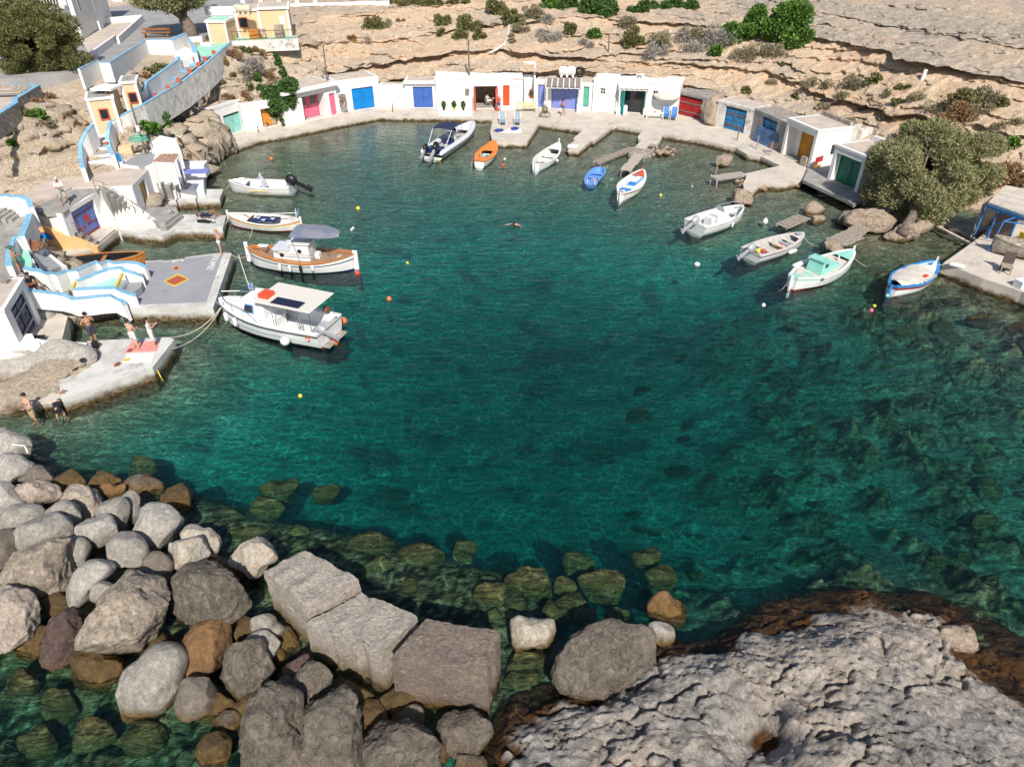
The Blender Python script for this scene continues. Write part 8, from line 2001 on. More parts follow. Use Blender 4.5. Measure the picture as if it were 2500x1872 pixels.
ZN = {
 'ledge': ('on the upper cliff ledges behind the harbour',[(912,61,22,18,'olive'),(948,61,12,12,'dry'),(1081,51,19,15,'olive'),(1081,81,12,10,'olive'),(1121,87,20,12,'olive'),(1146,62,26,20,'olive'),(1170,87,15,15,'olive'),(1199,24,35,18,'olive'),
    (945,2,30,12,'olive'),(1010,4,35,12,'olive'),(1060,6,35,12,'olive'),(1118,4,30,10,'olive'),(1251,41,20,22,'olive'),(1300,33,25,22,'dry'),(1272,69,18,22,'dry'),(1341,8,25,14,'green'),(1341,78,26,36,'grey'),(1390,73,15,18,'olive'),(1451,84,15,16,'green'),
    (1544,98,24,26,'olive'),(1532,60,20,18,'dry'),(1614,104,28,24,'dry'),(1600,128,26,16,'grey'),(1675,92,28,20,'grey'),(1690,120,30,14,'grey'),(1251,92,8,20,'dry'),(1430,108,14,16,'grey'),(862,95,14,7,'red'),(980,50,16,5,'red'),(902,98,12,12,'grey')]),
 'hang': ('hanging over the top edge of the cliff',[(1392,8,26,18,'vine'),(1440,14,30,26,'vine'),(1475,22,26,28,'vine'),(1560,18,24,20,'vine'),(1612,12,20,16,'vine'),(1655,8,26,12,'vine'),(1690,14,16,16,'vine')]),
 'fig': ('in the thicket right of centre on the cliff',[(1905,66,58,44,'green'),(1850,62,40,36,'green'),(1940,100,34,26,'green'),(1800,84,42,28,'green'),(1755,100,50,28,'grey'),(1828,130,34,18,'dry'),(1744,128,12,18,'green'),(1890,128,30,18,'dry'),(1940,22,20,10,'green'),(1710,88,25,18,'dry')]),
 'slope': ('on the dry slope above the right-hand boathouses',[(1978,205,20,12,'dry'),(2019,207,20,10,'dry'),(2088,205,30,18,'dry'),(2133,195,16,12,'olive'),(2202,213,12,8,'olive'),(2170,230,15,8,'dry'),(1938,236,9,6,'olive'),(2401,240,32,20,'dry'),(2348,250,36,22,'olive'),(2442,252,16,10,'olive'),(2462,356,24,15,'green'),
    (2332,285,42,24,'red'),(2380,268,34,18,'dry'),(2434,311,15,10,'dry'),(1880,200,12,8,'dry'),(1820,222,12,8,'olive'),(2007,262,16,8,'dry'),(2110,262,18,8,'dry'),(2192,250,14,8,'olive'),(2055,236,22,8,'dry'),(2240,240,20,10,'dry'),(2453,424,32,22,'red'),(2480,300,14,8,'dry'),(2280,262,24,14,'dry'),(2075,300,16,7,'dry'),(2160,290,16,8,'dry'),(1920,155,12,6,'olive'),(2390,330,20,8,'dry'),(2500,440,20,14,'red')]),
 'head': ('on the headland beside the long stairs',[(398,168,30,9,'olive'),(352,186,16,9,'red'),(375,176,22,9,'olive'),(389,292,22,16,'green'),(361,310,24,13,'green'),(411,274,16,13,'green'),(420,232,11,8,'olive'),(488,199,8,7,'olive'),(594,124,22,7,'olive'),(565,134,26,9,'red'),(540,147,18,10,'red'),
    (626,124,22,7,'red'),(572,181,7,8,'olive'),(545,203,6,6,'olive'),(558,237,15,8,'red'),(576,250,16,8,'red'),(529,253,12,12,'red'),(603,232,14,8,'red'),(608,212,8,8,'olive'),(660,190,14,12,'red'),(620,160,22,24,'grey'),(600,180,12,22,'grey'),(612,250,8,10,'olive'),(640,235,10,8,'red')]),
 'vine': ('climbing down beside the aqua and pink boathouses',[(680,150,9,18,'vine'),(692,178,9,16,'vine'),(708,202,15,10,'vine'),(630,190,9,16,'vine'),(638,214,10,12,'vine')]),
 'lft': ('on the rock outcrop at the left edge',[(120,236,24,7,'red'),(88,246,22,6,'red'),(95,283,30,9,'green'),(65,278,24,9,'olive'),(20,322,8,14,'green'),(30,345,6,10,'green'),(55,270,18,6,'red'),(113,300,14,10,'dry')])}
ADJ = dict(olive='olive-green rounded',dry='dry brownish',grey='leafless grey',green='fresh green',vine='dark green leafy',red='rusty red low')
for zk,(where,lst) in ZN.items():
 cnt = {}
 for e in sorted(lst,key=lambda q: q[0]):
  i = cnt.get(e[4],0); cnt[e[4]] = i + 1
  tot = sum(1 for q in lst if q[4]==e[4])
  nm = 'vine' if e[4]=='vine' else 'shrub'
  pre = ('%s %s' % (ADJ[e[4]],nm)) if tot==1 else '%s %s %s from the left' % (ordw(i),ADJ[e[4]],nm)
  bush(pre + ' ' + where,e[0],e[1],e[2],e[3],e[4])
vb = G(672,300,.45) + Vector((0,-.6,0)); t = thing('vine','large dark green vine hanging in front of the orange plank door','vine',A(690,225,vb.y))
Yv = G(676,305,.45).y - .35
cl_ = [(tuple(A(x,y,Yv + R.uniform(-.1,.6))),(r,r*.7,r*.9)) for x,y,r in ((668,225,.8),(690,232,.9),(705,243,.75),(660,245,.8),(680,255,.9),(703,258,.7),(665,268,.5),(672,282,.35),(688,275,.5),(692,290,.35),(694,303,.22),(655,262,.35),(700,212,.8),(712,205,.6),(645,232,.35))]
foliage('foliage',cl_,9000,.2,L_VIN,t,77,.55,droop=.9); MB().tube([A(705,200,Yv + .5),A(690,230,Yv + .3),A(680,270,Yv + .2)],[.06,.05,.02],6).build('stem',BARK,t,world=True)
for k,(px,py,c,lab) in enumerate(((1083.5,254,BLACKP,'left of three on the white ledge'),(1108.5,254,YEL,'in a yellow pot on the white ledge'),(1131,253,BLACKP,'right of three on the white ledge'),(1250,264,BLACKP,'on the ground right of the red door'),(1301,238,REDP,'in a terracotta pot on the white stairs'))):
 if k < 3: p = G(px,270.5,.9) + Vector((0,.15,0))
 elif k==3: p = G(px,py,.45)
 else: p = Vector((a1.x - .25,a0.y + .9,.45 + .24*4))
 t = thing('potted_plant','small potted shrub ' + lab,'potted plant',p,0,'potted plants')
 MB().lathe([(.1,0),(.15,.26),(.13,.28)],(0,0,0),12).build('pot',c,t)
 foliage('leaves',[((p.x,p.y,p.z + .55),(.2,.2,.32))],420,.13,L_GRN if k < 4 else L_RED,t,k,.4)
# gangways, furniture, ropes, buoys and the rest
def gangway(label,a,b,w,z,n,mat=WOOD,gap=.25,legs=True,group='wooden gangways',zb=None):
 A_,B_ = G(*a,z),G(*b,zb if zb is not None else z); d = B_ - A_; L = d.length; rz = math.atan2(d.y,d.x)
 t = thing('gangway',label,'gangway',A_,rz,group)
 dz = B_.z - A_.z; Lh = d.xy.length
 for s in (-1,1): MB().beam((0,s*w*.35,-.1),(Lh,s*w*.35,dz - .1),.1,.12).build('beam',mat,t)
 for k in range(n):
  x0 = Lh*(k + gap/2)/n; x1 = Lh*(k + 1 - gap/2)/n; zz = dz*(k + .5)/n; j = R.uniform(-.04,.04)
  MB().box(x0,x1,-w/2 + j,w/2 + j,zz - .035,zz + R.uniform(0,.01)).build('plank',mat,t)
 if legs:
  for s in (-1,1): MB().tube([(Lh*.97,s*w*.45,-1.4),(Lh*.97,s*w*.45,dz + .12)],.05,6).build('leg',mat,t)
 return t
gangway('long ladder-like gangway of loose planks reaching left from the islet',(1545,360),(1455,396),.75,.42,15,gap=.35)
gangway('solid pale gangway running down-left from the islet toward the moored boat',(1562,375),(1528,416),.95,.42,14,gap=.06,mat=M('pale_planks',(0.5,0.43,0.36),(0.42,0.36,0.3),scale=4,rough=.9))
t = gangway('pale slatted gangway with a post at the end of the promontory',(1817,423),(1742,434),.95,.55,18,gap=.3,mat=M('pale_slats',(0.55,0.48,0.42),(0.45,0.4,0.35),scale=4,rough=.9))
MB().tube([G(1745,441,-.6),G(1745,441,-.6) + Vector((0,0,2.0))],.06,6).build('post',WOOD,t,world=True)
gangway('half-sunken pallet gangway left of the big outcrop',(1965,528),(1908,552),1.1,.25,7,gap=.3,legs=False)
gangway('pallet gangway from the outcrop under the tree, upper part',(2108,552),(2078,575),1.2,.62,6,gap=.3,legs=False)
gangway('pallet gangway resting on the mooring rock, lower part',(2085,572),(2040,592),1.5,.58,9,gap=.15,legs=False)
PG = 'mooring posts on the quay'
for k,(px,py,h_,m_,lab) in enumerate(((513,346,.8,METAL,'grey mooring post by the rubble ground at far left'),(631,325,.7,METAL,'short grey post on the quay under the orange door'),(959,274,.9,RUST,'rusty post on the quay edge between the blue doors'),(1155,268,1.3,GCONC,'grey pole at the corner of the planted white wall'),
           (1799,344,1.1,RUST,'thin rusty post before the sky-blue door'),(1846,365,1.2,WOOD,'pale wooden post left of the weathered blue panel'),(1879,380,1.2,WOOD,'pale wooden post holding the drying net'),(488,402,1.0,METAL,'grey post on the inner quay beside the railing'))):
 o = MB().tube([(0,0,0),(0.02,0,h_)],.05,7).build('mooring_post',m_); o.location = G(px,py,.45 if px != 488 else .86); tag(o,lab,'post',PG)
nt_ = MB(); p = G(1872,374,.45) + Vector((0,0,.55))
for k in range(7): nt_.tube([p + Vector((.12*k,-.05*k,.35)),p + Vector((.12*k + .02,-.05*k,-.1))],.03,4)
for k in range(4): nt_.tube([p + Vector((0,0,.35 - .14*k)),p + Vector((.72,-.3,.35 - .14*k))],.03,4)
tag(nt_.build('fishing_net',M('dark_net',(0.12,0.06,0.07),(0.2,0.14,0.14),scale=20)),'dark reddish net hung between the two pale posts','net',kind='stuff')
for k,(x0,y0,x1,y1,z,hh,lab) in enumerate(((800,206,788,107,3.3,4.3,'thin dark pole rising behind the pink-doored boathouse'),(1146,192,1143,97,3.3,4.2,'thin dark pole above the planted white wall'),(1484,176,1487,88,3.3,4.0,'pole with a white foot above the small-windowed wall'),(1578,178,1580,135,3.3,2.4,'short dark pole above the porch house'),
             (1514,178,1518,142,3.3,2.0,'leaning pale pole above the porch house'),(357,375,320,256,3.2,4.6,'dark pole with a junction box on the white terrace'),(1447,270,1454,186,.45,4.0,'broad pale board standing against the small-windowed wall'))):
 b_ = G(x0,y0,z); t = thing('utility_pole',lab,'pole',b_,0,'poles')
 HH = A(x1,y1,b_.y); tp = Vector((HH.x,b_.y,HH.z))
 MB().tube([b_,tp],[.09,.06] if k < 6 else [.16,.16],8).build('shaft',POLEM if k < 6 else WOOD,t,world=True)
 if k in (0,1): MB().tube([tp - Vector((.25,0,.3)),tp - Vector((-.25,0,.1))],.03,5).build('crossarm',POLEM,t,world=True)
 if k==2: MB().tube([b_,b_ + Vector((0,0,1.0))],.11,8).build('painted_foot',WHITE,t,world=True)
 if k==5: MB().box(b_.x - .12,b_.x + .12,b_.y - .2,b_.y - .08,b_.z + 1.7,b_.z + 2.1).build('junction_box',GEL,t,world=True)
def lounger(label,px,py,z,rz,fab,frame,s=1.0):
 t = thing('deck_chair',label,'deck chair',G(px,py,z),rz,'deck chairs')
 for sx in (-.3,.3):
  MB().beam((sx,-.65,.32),(sx,.35,.36),.04,.05).build('side_rail',frame,t); MB().beam((sx,.3,.36),(sx,.85,1.0),.04,.05).build('back_rail',frame,t)
  MB().beam((sx,-.6,0),(sx,-.55,.32),.04,.04).build('leg',frame,t); MB().beam((sx,.65,0),(sx,.25,.36),.04,.04).build('leg',frame,t)
  MB().beam((sx,-.1,.58),(sx,.45,.6),.06,.03).build('armrest',frame,t)
 MB().add([(-.27,-.62,.345),(.27,-.62,.345),(.27,.32,.385),(-.27,.32,.385),(-.27,.85,1.02),(.27,.85,1.02)],[(0,1,2,3),(3,2,5,4)]).build('seat_cloth',fab,t)
 for k in range(3): MB().add([(-.26,.42 + .15*k,.5 + .175*k),(.26,.42 + .15*k,.5 + .175*k),(.26,.52 + .15*k,.62 + .175*k),(-.26,.52 + .15*k,.62 + .175*k)],[(0,1,2,3)]).build('cloth_band',fab,t)
 return t
GRF = M('grey_blue_sling',(0.28,0.34,0.38),rough=.9); BLF = paint('blue_sling',(0.06,0.2,0.5))
lounger('white deck chair with grey sling, left one on the wide pier',1227,304,.46,0.05,GRF,WPLAST); lounger('white deck chair with grey sling, right one on the wide pier',1263,304,.46,-.05,GRF,WPLAST)
lounger('white folding chair with blue sling nearer the parasol',1626,290,.46,-.15,BLF,WPLAST); lounger('white folding chair with blue sling nearer the crimson door',1644,292,.46,-.25,BLF,WPLAST)
def flat(name,label,cat,pts,z,mat,th=.02,group=None,ruff=True):
 w = [G(*p,z) for p in pts]; return tag(MB().prism([q.xy for q in w],z,z + th).build(name,mat),label,cat,group)
flat('towel','white towel spread on the wide pier before the deck chairs','towel',[(1222,325),(1243,314),(1272,314),(1274,326)],.465,FABW)
flat('towel','navy crumpled cloth at the left of the pier towel','towel',[(1205,320),(1213,316),(1228,316),(1229,320),(1214,323)],.49,FABB,.06)
flat('towel','navy cushion at the right of the pier towel','towel',[(1247,314),(1257,311),(1267,314),(1262,318),(1249,319)],.49,FABB,.08)
flat('towel','salmon-pink striped towel under the standing couple','towel',[(306,861),(320,836),(391,833),(382,857)],.705,M('salmon_towel',(0.72,0.25,0.21),(0.8,0.36,0.3),scale=8),.012)
flat('towel','white towel printed with a yellow and blue figure on the quay tip','towel',[(298,886),(310,864),(378,861),(370,884)],.705,FABW,.012)
flat('towel_print','yellow and blue print patch on the white towel','print',[(300,880),(306,875),(318,874),(317,880),(306,882)],.719,YEL,.003)
flat('towel','striped towel under the sunbather on the jetty','towel',[(500,532),(512,525),(534,526),(528,537)],.602,M('striped_towel',(0.5,0.45,0.42),(0.12,0.1,0.12),scale=9,lo=.48,hi=.52),.012)
flat('black_cloth','black folded cloth beside the sunbather','cloth',[(481,538),(500,537),(518,541),(512,546),(482,544)],.602,CLO['black'],.05)
for k,(px,py,z,m_,lab) in enumerate(((286,891,.7,BROWNW,'brown leather sandals below the white towel'),(288,889,.7,RUST,'dark sandals next to the brown pair'),(155,957,.7,BROWNW,'brown flip-flops at the lower corner of the quay'),(318,856,.7,CLO['maroon'],'small maroon sandals on the pink towel'),(522,544,.6,BLACKP,'black flip-flops by the sunbather'))):
 t = thing('sandals',lab,'sandals',G(px,py,z + .005),R.uniform(0,3),'footwear')
 for s in (-1,1):
  o = MB().box(-.05 + s*.08,.05 + s*.08,-.13,.13,0,.025).build('sole',m_,t,bevel=.01); MB().box(-.045 + s*.08,.045 + s*.08,.02,.06,.026,.055).build('strap',m_,t)
t = thing('backpack','black backpack standing by the shirtless man','bag',G(236,850,.71),.4)
MB().ball((0,0,.24),.2,10,(.9,.7,1.2)).build('bag_body',CLO['black'],t,smooth=True); MB().tube([(-.08,-.12,.42),(-.1,-.2,.25),(-.08,-.12,.08)],.02,5).build('strap',BLACKP,t); MB().ball((-.28,.05,.1),.11,8,(1,.8,.6)).build('blue_pouch',P_BLUE,t,smooth=True)
place_box('black_tray','black tub on the white bench beside the cabin door','tub',97,828,1.0,(.55,.3,.18),BLACKP,.1,bev=.03)
flat('white_cloth','small white cloth on the rock by the quay','cloth',[(188,846),(194,840),(202,848),(198,852)],1.0,FABW,.04)
place_box('boulder_bag','small dark bag lying on the bare rock mound','bag',203,882,1.0,(.25,.18,.15),BLACKP,.6,bev=.04)
t = thing('shoes_bag','black and white striped bag on the stair landing','bag',G(417,522,1.06),.2); MB().ball((0,0,.14),.2,8,(1,.7,.7)).build('bag_body',M('striped_bag',(0.02,0.02,0.02),(0.6,0.6,0.6),scale=14,lo=.49,hi=.51),t,smooth=True)
t = thing('bench','pale yellow slatted bench by the white stairs','bench',G(1285,273,.46),0)
for k in range(4): MB().box(-1.0,1.0,-.25 + .13*k,-.15 + .13*k,.42,.46).build('slat',M('pale_yellow_paint',(0.72,0.62,0.3)),t)
for k in range(3): MB().box(-1.0,1.0,.28,.31,.52 + .13*k,.61 + .13*k).build('back_slat',M('pale_yellow_paint',(0.72,0.62,0.3)),t)
for sx in (-.92,.92): MB().box(sx - .03,sx + .03,-.25,.25,0,.418).box(sx - .03,sx + .03,.25,.278,0,.9).build('leg',WOOD,t)
t = thing('parasol','beige fringed parasol on a dark pole by the porch house','parasol',G(1622,281,.46))
MB().tube([(0,0,0),(0,0,2.35)],.03,8).build('pole',BLACKP,t)
cv = MB(); n = 24; cv.v.append((0,0,2.45))
for k in range(n): cv.v.append((1.35*math.cos(2*math.pi*k/n),1.35*math.sin(2*math.pi*k/n),1.98 - (.03 if k % 3 else 0)))
for k in range(n): cv.f.append((0,1 + k,1 + (k + 1) % n))
for k in range(n): q = 2*math.pi*k/n; cv.v.append((1.36*math.cos(q),1.36*math.sin(q),1.78))
for k in range(n): cv.f.append((1 + k,1 + n + k,1 + n + (k + 1) % n,1 + (k + 1) % n))
cv.build('canopy',TARP,t)
t = thing('sofa','teal cushioned sofa against the porch house wall','sofa',G(1596,279,.46) + Vector((0,.6,0)),-.12)
MB().box(-1.1,1.1,-.35,.35,0,.4).build('base',WHITE,t)
for k in range(3): MB().box(-1.05 + .7*k,-.4 + .7*k,-.33,.3,.402,.52).build('seat_cushion',P_TEAL,t,bevel=.03)
for k in range(4): MB().box(-1.0 + .52*k,-.58 + .52*k,.12,.28,.525,.95).build('back_cushion',(P_TEAL,FABW)[k % 2],t,bevel=.04)
t = thing('coffee_table','white low table with orange things before the teal sofa','table',G(1597,289,.46),-.12)
MB().box(-.85,.85,-.3,.3,.5,.56).build('table_top',WPLAST,t)
for sx in (-.78,.78):
 for sy in (-.24,.24): MB().box(sx - .04,sx + .04,sy - .04,sy + .04,0,.498).build('leg',WPLAST,t)
MB().box(-.8,.8,-.03,.03,.18,.22).build('stretcher',WPLAST,t)
o = MB().ball((0,0,.06),.1,8,(1.6,1,.5)).build('fruit_bowl',ORBUOY,smooth=True); o.location = G(1597,289,.46) + Vector((0,0,.57)); tag(o,'orange bowl of fruit on the white low table','bowl')
t = thing('planter','round stone planter with a dry plant at the pier root','planter',G(1330,285,.46)); MB().lathe([(.55,0),(.62,.2),(.5,.42),(.35,.42),(.3,.3)],(0,0,0),18).build('stone_ring',STONE,t)
foliage('leaves',[((t.location.x,t.location.y,.46 + .7),(.25,.25,.4))],260,.2,L_DRY,t,4,.15)
def ac(label,px,py,z,rz=0.0):
 t = thing('air_conditioner',label,'air conditioner',G(px,py,z),rz,'outdoor air conditioning units')
 MB().box(-.42,.42,-.16,.16,0,.6).build('casing',WPLAST,t,bevel=.02); MB().lathe([(.22,-.0),(.24,.02),(.2,.03)],(-.12,-.185,.3),16,'Y').build('fan_grille',METAL,t); MB().lathe([(.07,0),(.06,.02)],(-.12,-.212,.3),10,'Y').build('fan_hub',WPLAST,t)
 for s in (-.3,.3): MB().box(s - .04,s + .04,-.15,.15,-.08,-.002).build('foot',METAL,t)
 MB().box(.22,.36,-.172,-.162,.47,.53).build('red_badge',REDB,t)
ac('air conditioner with a dark fan on the planted house roof',1203,178,3.4); ac('air conditioner on the porch house roof',1562,196,3.5)
def tank(label,px,py,z,L,r,mat,rz=0.0,group='roof water tanks'):
 t = thing('water_tank',label,'water tank',G(px,py,z),rz,group)
 MB().lathe([(.05,-L/2),(r*.7,-L/2 + .03),(r,-L/2 + .15),(r,-.05),(r*.97,0),(r,.05),(r,L/2 - .15),(r*.7,L/2 - .03),(.05,L/2)],(0,0,r + .12),18,'X').build('tank',mat,t,smooth=True)
 for k in range(3): MB().box(-L*.33 + L*.33*k - .1,-L*.33 + L*.33*k + .1,-r*.8,r*.8,0,r*.7).build('saddle',mat,t)
 MB().lathe([(.14,0),(.14,.08)],(0,0,2*r + .1),10).build('filler_cap',METAL,t)
tank('white horizontal water tank on the lilac boathouse roof',1384,188,3.35,1.8,.45,GEL); tank('cream horizontal water tank behind the peach house',597,36,9.35,1.5,.38,M('cream_tank',(0.6,0.54,0.4),rough=.6))
tank('small upright-looking white tank beside the white stairs',1264,180,3.35,.6,.32,GEL,1.57)
t = thing('tyre','black tyre standing on the roof beside the white tank','tyre',G(1415,187,3.35)); tr = [(math.cos(q)*.42,0,.45 + math.sin(q)*.42) for q in np.linspace(0,2*math.pi,20)]
MB().tube(tr,.12,8,cap=False).build('tyre_ring',BLACKP,t,smooth=True)
t = thing('satellite_dish','grey satellite dish on the lilac boathouse roof','dish',G(1332,182,3.35)); MB().lathe([(.02,0),(.3,.05),(.42,.14)],(0,-.1,.5),14,'Y').build('dish',METAL,t); MB().tube([(0,0,0),(0,0,.5)],.03,6).build('mast',METAL,t)
t = thing('hose_reel','white hose loops over the planted house roof','hose',G(1258,186,3.4)); MB().tube([(math.cos(q)*.5,.1,.55 + math.sin(q)*.55) for q in np.linspace(0,math.pi,14)],.03,5).build('hose_loop',ROPE,t); MB().tube([(math.cos(q)*.38 + .1,.25,.4 + math.sin(q)*.5) for q in np.linspace(0,math.pi,14)],.03,5).build('hose_loop',ROPE,t)
o = lettering('roof_lettering','small dark red fish mark and lettering on the planted house roof edge','ΨΑΡΑΣ',G(1262,194,3.5) + Vector((0,-.25,.05)),.35,(math.radians(50),0,0),M('dark_red_print',(0.3,0.03,0.03)))
place_box('green_shutter','mint green louvred shutter beside the vine','shutter',712,225,3.0,(1.6,.08,.9),P_GREEN)
a = G(1145,222,2.4); o = MB().box(-.2,.2,-.04,0,-.25,.25).build('wall_notice',METAL); o.location = (a.x - .2,G(1145,268,.45).y - .05,2.3); tag(o,'small grey framed notice on the planted white wall','notice')
rug = MB(); a = G(834,276,.45)
for k in range(5): rug.box(a.x + .0,a.x + .75,a.y - .35 - .02*k,a.y - .3 - .02*k,1.0 + .28*k,1.27 + .28*k)
tag(rug.build('rug',M('striped_rug',(0.36,0.3,0.26),(0.12,0.1,0.1),scale=5,lo=.46,hi=.54,rough=1)),'striped brown rug hanging beside the narrow pink door','rug',kind='stuff')
t = thing('motorcycle','dark motorcycle parked behind the plaza wall','motorcycle',G(525,34,7.36),.25)
for x in (-.75,.75):
 w_ = MB().tube([(x + math.cos(q)*.3,0,.33 + math.sin(q)*.3) for q in np.linspace(0,2*math.pi,18)],.055,6,cap=False).build('wheel',BLACKP,t); MB().lathe([(.08,-.05),(.08,.05)],(x,0,.33),8,'Y').build('hub',SILV,w_)
MB().ball((.1,0,.78),.28,8,(1.2,.6,.7)).build('fuel_tank',NAVY,t,smooth=True); MB().box(-.75,-.05,-.14,.14,.72,.84).build('seat',BLACKP,t,bevel=.04); MB().box(-.2,.3,-.16,.16,.25,.6).build('engine',SILV,t,bevel=.03)
MB().tube([(.75,0,.33),(.5,0,1.0)],.04,6).build('fork',SILV,t); MB().tube([(.42,-.38,1.05),(.48,0,1.0),(.42,.38,1.05)],.02,6).build('handlebar',BLACKP,t); MB().tube([(-.75,0,.33),(-.1,0,.4)],.04,6).build('swing_arm',SILV,t)
t = thing('seat_frame','grey wooden seat with a dark back on the right quay','seat',G(2452,665,.76),-.5); MB().box(-.3,.3,-.3,.3,.4,.48).build('seat',WOOD,t); MB().box(-.3,.3,.28,.34,0,1.2).build('backrest',M('dark_board',(0.1,0.08,0.07)),t)
for sx in (-.28,.24): MB().box(sx,sx + .06,-.3,-.24,0,.398).build('leg',WOOD,t)
place_box('white_box','white plastic box at the right quay edge','box',2492,700,.76,(.7,.6,.45),WPLAST,.3,bev=.04)
place_box('cardboard_box','brown cardboard box under the blue frame','box',2447,585,.76,(.6,.45,.3),M('cardboard',(0.42,0.3,0.18)),.4)
for k,(px,py,r,m_,lab) in enumerate(((2421,548,.3,METAL,'grey bundle of nets left under the shed'),(2455,560,.3,WHITE,'white plastic sack right under the shed'),(2434,572,.22,FABW,'white crumpled bag before the shed'),(2424,578,.12,REDB,'small red rag before the shed'))):
 o = MB().ball((0,0,r*.6),r,8,(1.1,.9,.7)).build('sack',m_,smooth=True); o.location = G(px,py,.76); tag(o,lab,'sack','clutter under the boat shed')
t = thing('kayak','bright yellow plastic canoe end at the right edge','canoe',G(2506,594,.76),.2)
for k in range(4): MB().box(-.5 + .3*k,-.22 + .3*k,-.35,.35,0,.75 - .05*(k % 2)).build('ribbed_panel',YBUOY,t,bevel=.05)
o = MB().lathe([(.03,-.45),(.14,-.36),(.14,.36),(.03,.45)],(0,0,.14),12,'X').build('fender',GEL,smooth=True); o.location = G(2334,653,.76); o.rotation_euler = (0,0,-.5); tag(o,'white cylindrical fender on the right quay corner','fender')
o = MB().lathe([(.05,-.5),(.2,-.4),(.22,.35),(.05,.5)],(0,0,.2),12,'X').build('fender',GEL,smooth=True); o.location = G(1398,364,.44); o.rotation_euler = (0,0,-.1); tag(o,'white fender lying on the tip of the stepped pier','fender')
place_box('beam_timber','long pale timber lying on the dry slope','timber',0,0,0,(.01,.01,.01),WOOD).name = 'hidden'
bpy.data.objects.remove(bpy.data.objects['hidden'])
h1,h2 = land_hit(1988,268),land_hit(2045,250)
if h1 and h2: tag(MB().beam(h1[0] + Vector((0,-.1,.2)),h2[0] + Vector((0,-.1,.25)),.35,.12).build('timber',WOOD),'long pale timber lying on the dry slope above the amber house','timber')
h1 = land_hit(2250,196)
if h1: o = MB().tube([(0,0,-.3),(.1,0,.9)],.17,12).build('pipe_stub',GEL); o.location = h1[0]; tag(o,'short white pipe stub sticking out of the pink slope','pipe')
hs = [land_hit(x,y) for x,y in ((1243,62),(1240,90),(1232,108),(1212,122),(1194,130))]
if all(hs): tag(MB().tube([h_[0] + Vector((0,-.25,.05)) for h_ in hs],.09,6).build('white_hose',GEL),'white pipe draped down the cliff','pipe')
o = MB().tube([(0,0,-.1),(.12,.1,.5)],.09,8).build('iron_stub',METAL); o.location = G(2166,1602,.95); tag(o,'short metal stub fixed in the foreground rock shelf','stub')
BG = 'mooring buoys in the bay'
for (px,py,r,m_,lab,sq) in ((874,509,.17,YBUOY,'yellow ball buoy in front of the far left boats',1),(858,561,.1,GEL,'small white float, lower of a close pair',1),(862,557,.1,GEL,'small white float, upper of a close pair',1),(995,642,.1,YBUOY,'tiny pale yellow float in open water',1),(950,730,.15,ORBUOY,'small orange float in open water',1.2),
         (733,966,.11,YBUOY,'pale yellow ball in the lower left of the bay',1),(662,388,.16,ORBUOY,'orange ball near the aqua boathouse',1),(838,783,.24,ORBUOY,'orange pear buoy behind the cruiser, upper',.9),(819,835,.24,ORBUOY,'orange pear buoy behind the cruiser, lower',.9),(873,667,.17,REDB,'red ball at the caique stern',1),(739,559,.18,YBUOY,'yellow ball at the stern of the patterned boat',1),
         (1232,389,.12,GEL,'white ball right of the orange boat',1),(1228,404,.15,REDB,'red ball right of the orange boat',1),(1069,391,.12,YBUOY,'yellow ball under the inflatable boat',1),(1613,477,.13,YBUOY,'pale yellow ball right of the orange-bowed boat',1),(1690,455,.07,GEL,'tiny white float near the slatted gangway',1),(1868,542,.2,GEL,'tall white float right of the console boat',1.5),
         (1702,645,.2,GEL,'white oval float left of the cream skiff',.7),(1864,745,.13,GEL,'white ball below the mint caique',1),(2166,722,.12,P_AQUA,'pale aqua ball under the tarpaulin boat',1),(2168,714,.1,GEL,'white ball under the tarpaulin boat',1),(2135,746,.11,YBUOY,'small yellow float in the right shallows',.6),(2127,758,.13,P_PINK,'pink ball in the right shallows',1),(1493,438,.06,GEL,'tiny white float near the blue dinghy',1)):
 t = thing('buoy',lab,'buoy',G(px,py,.04),0,BG)
 MB().lathe([(.02,-r*.9),(r*.7,-r*.6),(r,0),(r*.75,r*.6*sq),(r*.25,r*sq),(.02,r*1.12*sq)],(0,0,0),12).build('float_body',m_,t,smooth=True); MB().tube([(0,0,r*sq),(.03,0,r*sq + .08)],.02,5).build('eyelet',BLACKP,t)
def rope(label,pts,sag=.3,r=.02,mat=None):
 P = [G(*p) for p in pts]; out = []
 for a_,b_ in zip(P[:-1],P[1:]):
  for k in range(12):
   q = k/12; v = a_.lerp(b_,q); v.z -= sag*4*q*(1 - q); out.append(v)
 out.append(P[-1])
 t = tag(MB().tube(out,r,5).build('mooring_rope',mat or ROPE),label,'rope','mooring ropes')
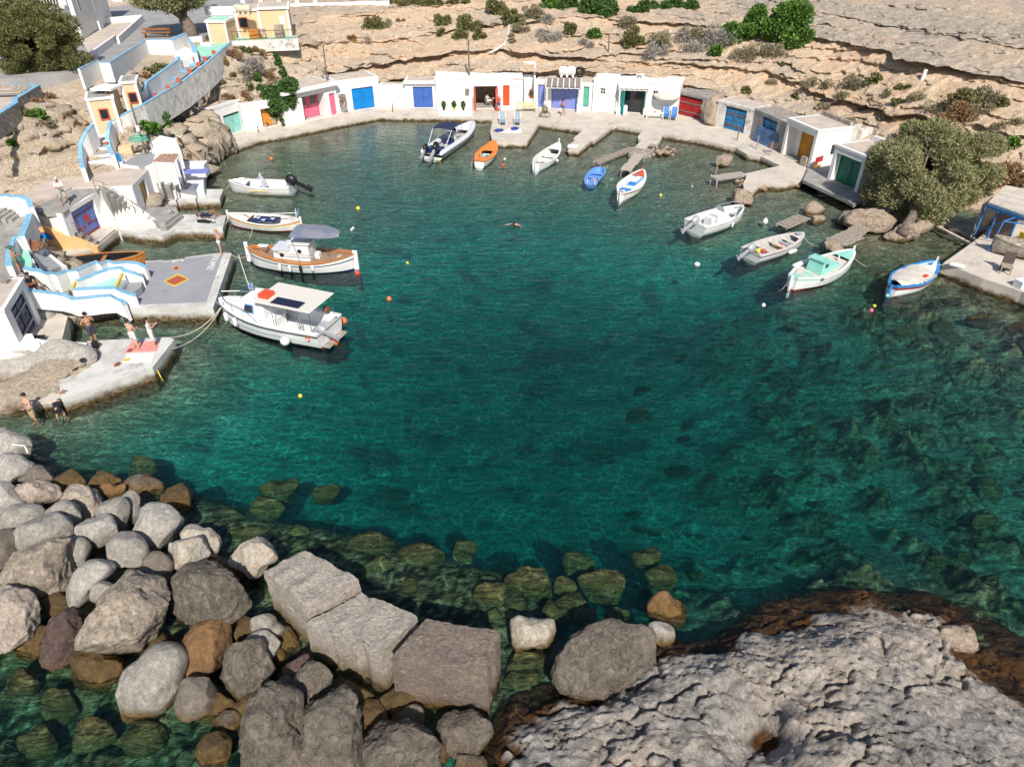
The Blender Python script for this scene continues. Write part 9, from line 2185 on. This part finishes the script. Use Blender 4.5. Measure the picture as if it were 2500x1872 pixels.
rope('pale double rope from the cruiser bow to the low quay tip',[(541,748,.9),(415,824,.72)],.45,.03); rope('second rope from the cruiser bow, lower one',[(541,750,.9),(395,856,.72)],.6,.025)
rope('short rope from cruiser bow to the grey platform',[(541,745,.9),(527,735,.8)],.1); rope('rope from the caique bow to the platform corner',[(607,624,1.0),(560,620,.8)],.2); rope('rope from the patterned boat to the jetty',[(557,530,.8),(548,548,.6)],.1)
rope('rope trailing from the patterned boat into the water',[(617,556,.5),(604,590,-.2)],.1); rope('rope from the white skiff to the jetty',[(560,450,.7),(544,466,.6)],.1); rope('rope from the inflatable bow to the far quay',[(1160,306,.8),(1200,296,.45)],.2)
rope('rope from the orange boat stern down to the water',[(1153,388,.5),(1148,418,-.2)],.1); rope('rope between the orange boat and the wide pier',[(1209,350,.7),(1222,356,.1),(1238,344,.46)],.1); rope('rope from the white caique to the stepped pier tip',[(1370,362,.7),(1390,370,.4)],.1)
rope('rope from the orange-bowed boat to the pale gangway',[(1567,424,.7),(1541,416,.4)],.2); rope('white rope from the cream skiff to the mooring rock',[(1962,575,.7),(1985,597,0),(2015,596,.3)],.15); rope('white rope from the mint caique into the water',[(2082,626,.9),(2120,652,-.2)],.1)
rope('rope from the mint caique stern into the water',[(1925,688,.5),(1900,712,-.2)],.1); rope('rope from the tarpaulin boat bow to the right quay',[(2287,648,.8),(2320,640,.76)],.05); rope('looping rope between right quay corner and tarpaulin boat',[(2287,655,.6),(2340,672,.1),(2358,655,.76)],.2)
rope('rope tied over the boulder in the quay pool',[(1768,376,.75),(1745,402,-.1)],.0); rope('white rope on the topmost left boulder',[(30,1085,1.25),(60,1088,1.15),(68,1105,.9)],0.0,.025,GEL)
rope('coiled yellow rope at the low quay tip',[(372,886,.72),(385,905,.3),(398,930,-.2)],.05,.03,YBUOY); rope('dark rope over the platform edge',[(548,641,.82),(570,645,.2)],.05,.025,BLACKP); rope('second dark rope over the platform edge',[(532,677,.82),(556,674,.2)],.05,.025,BLACKP)
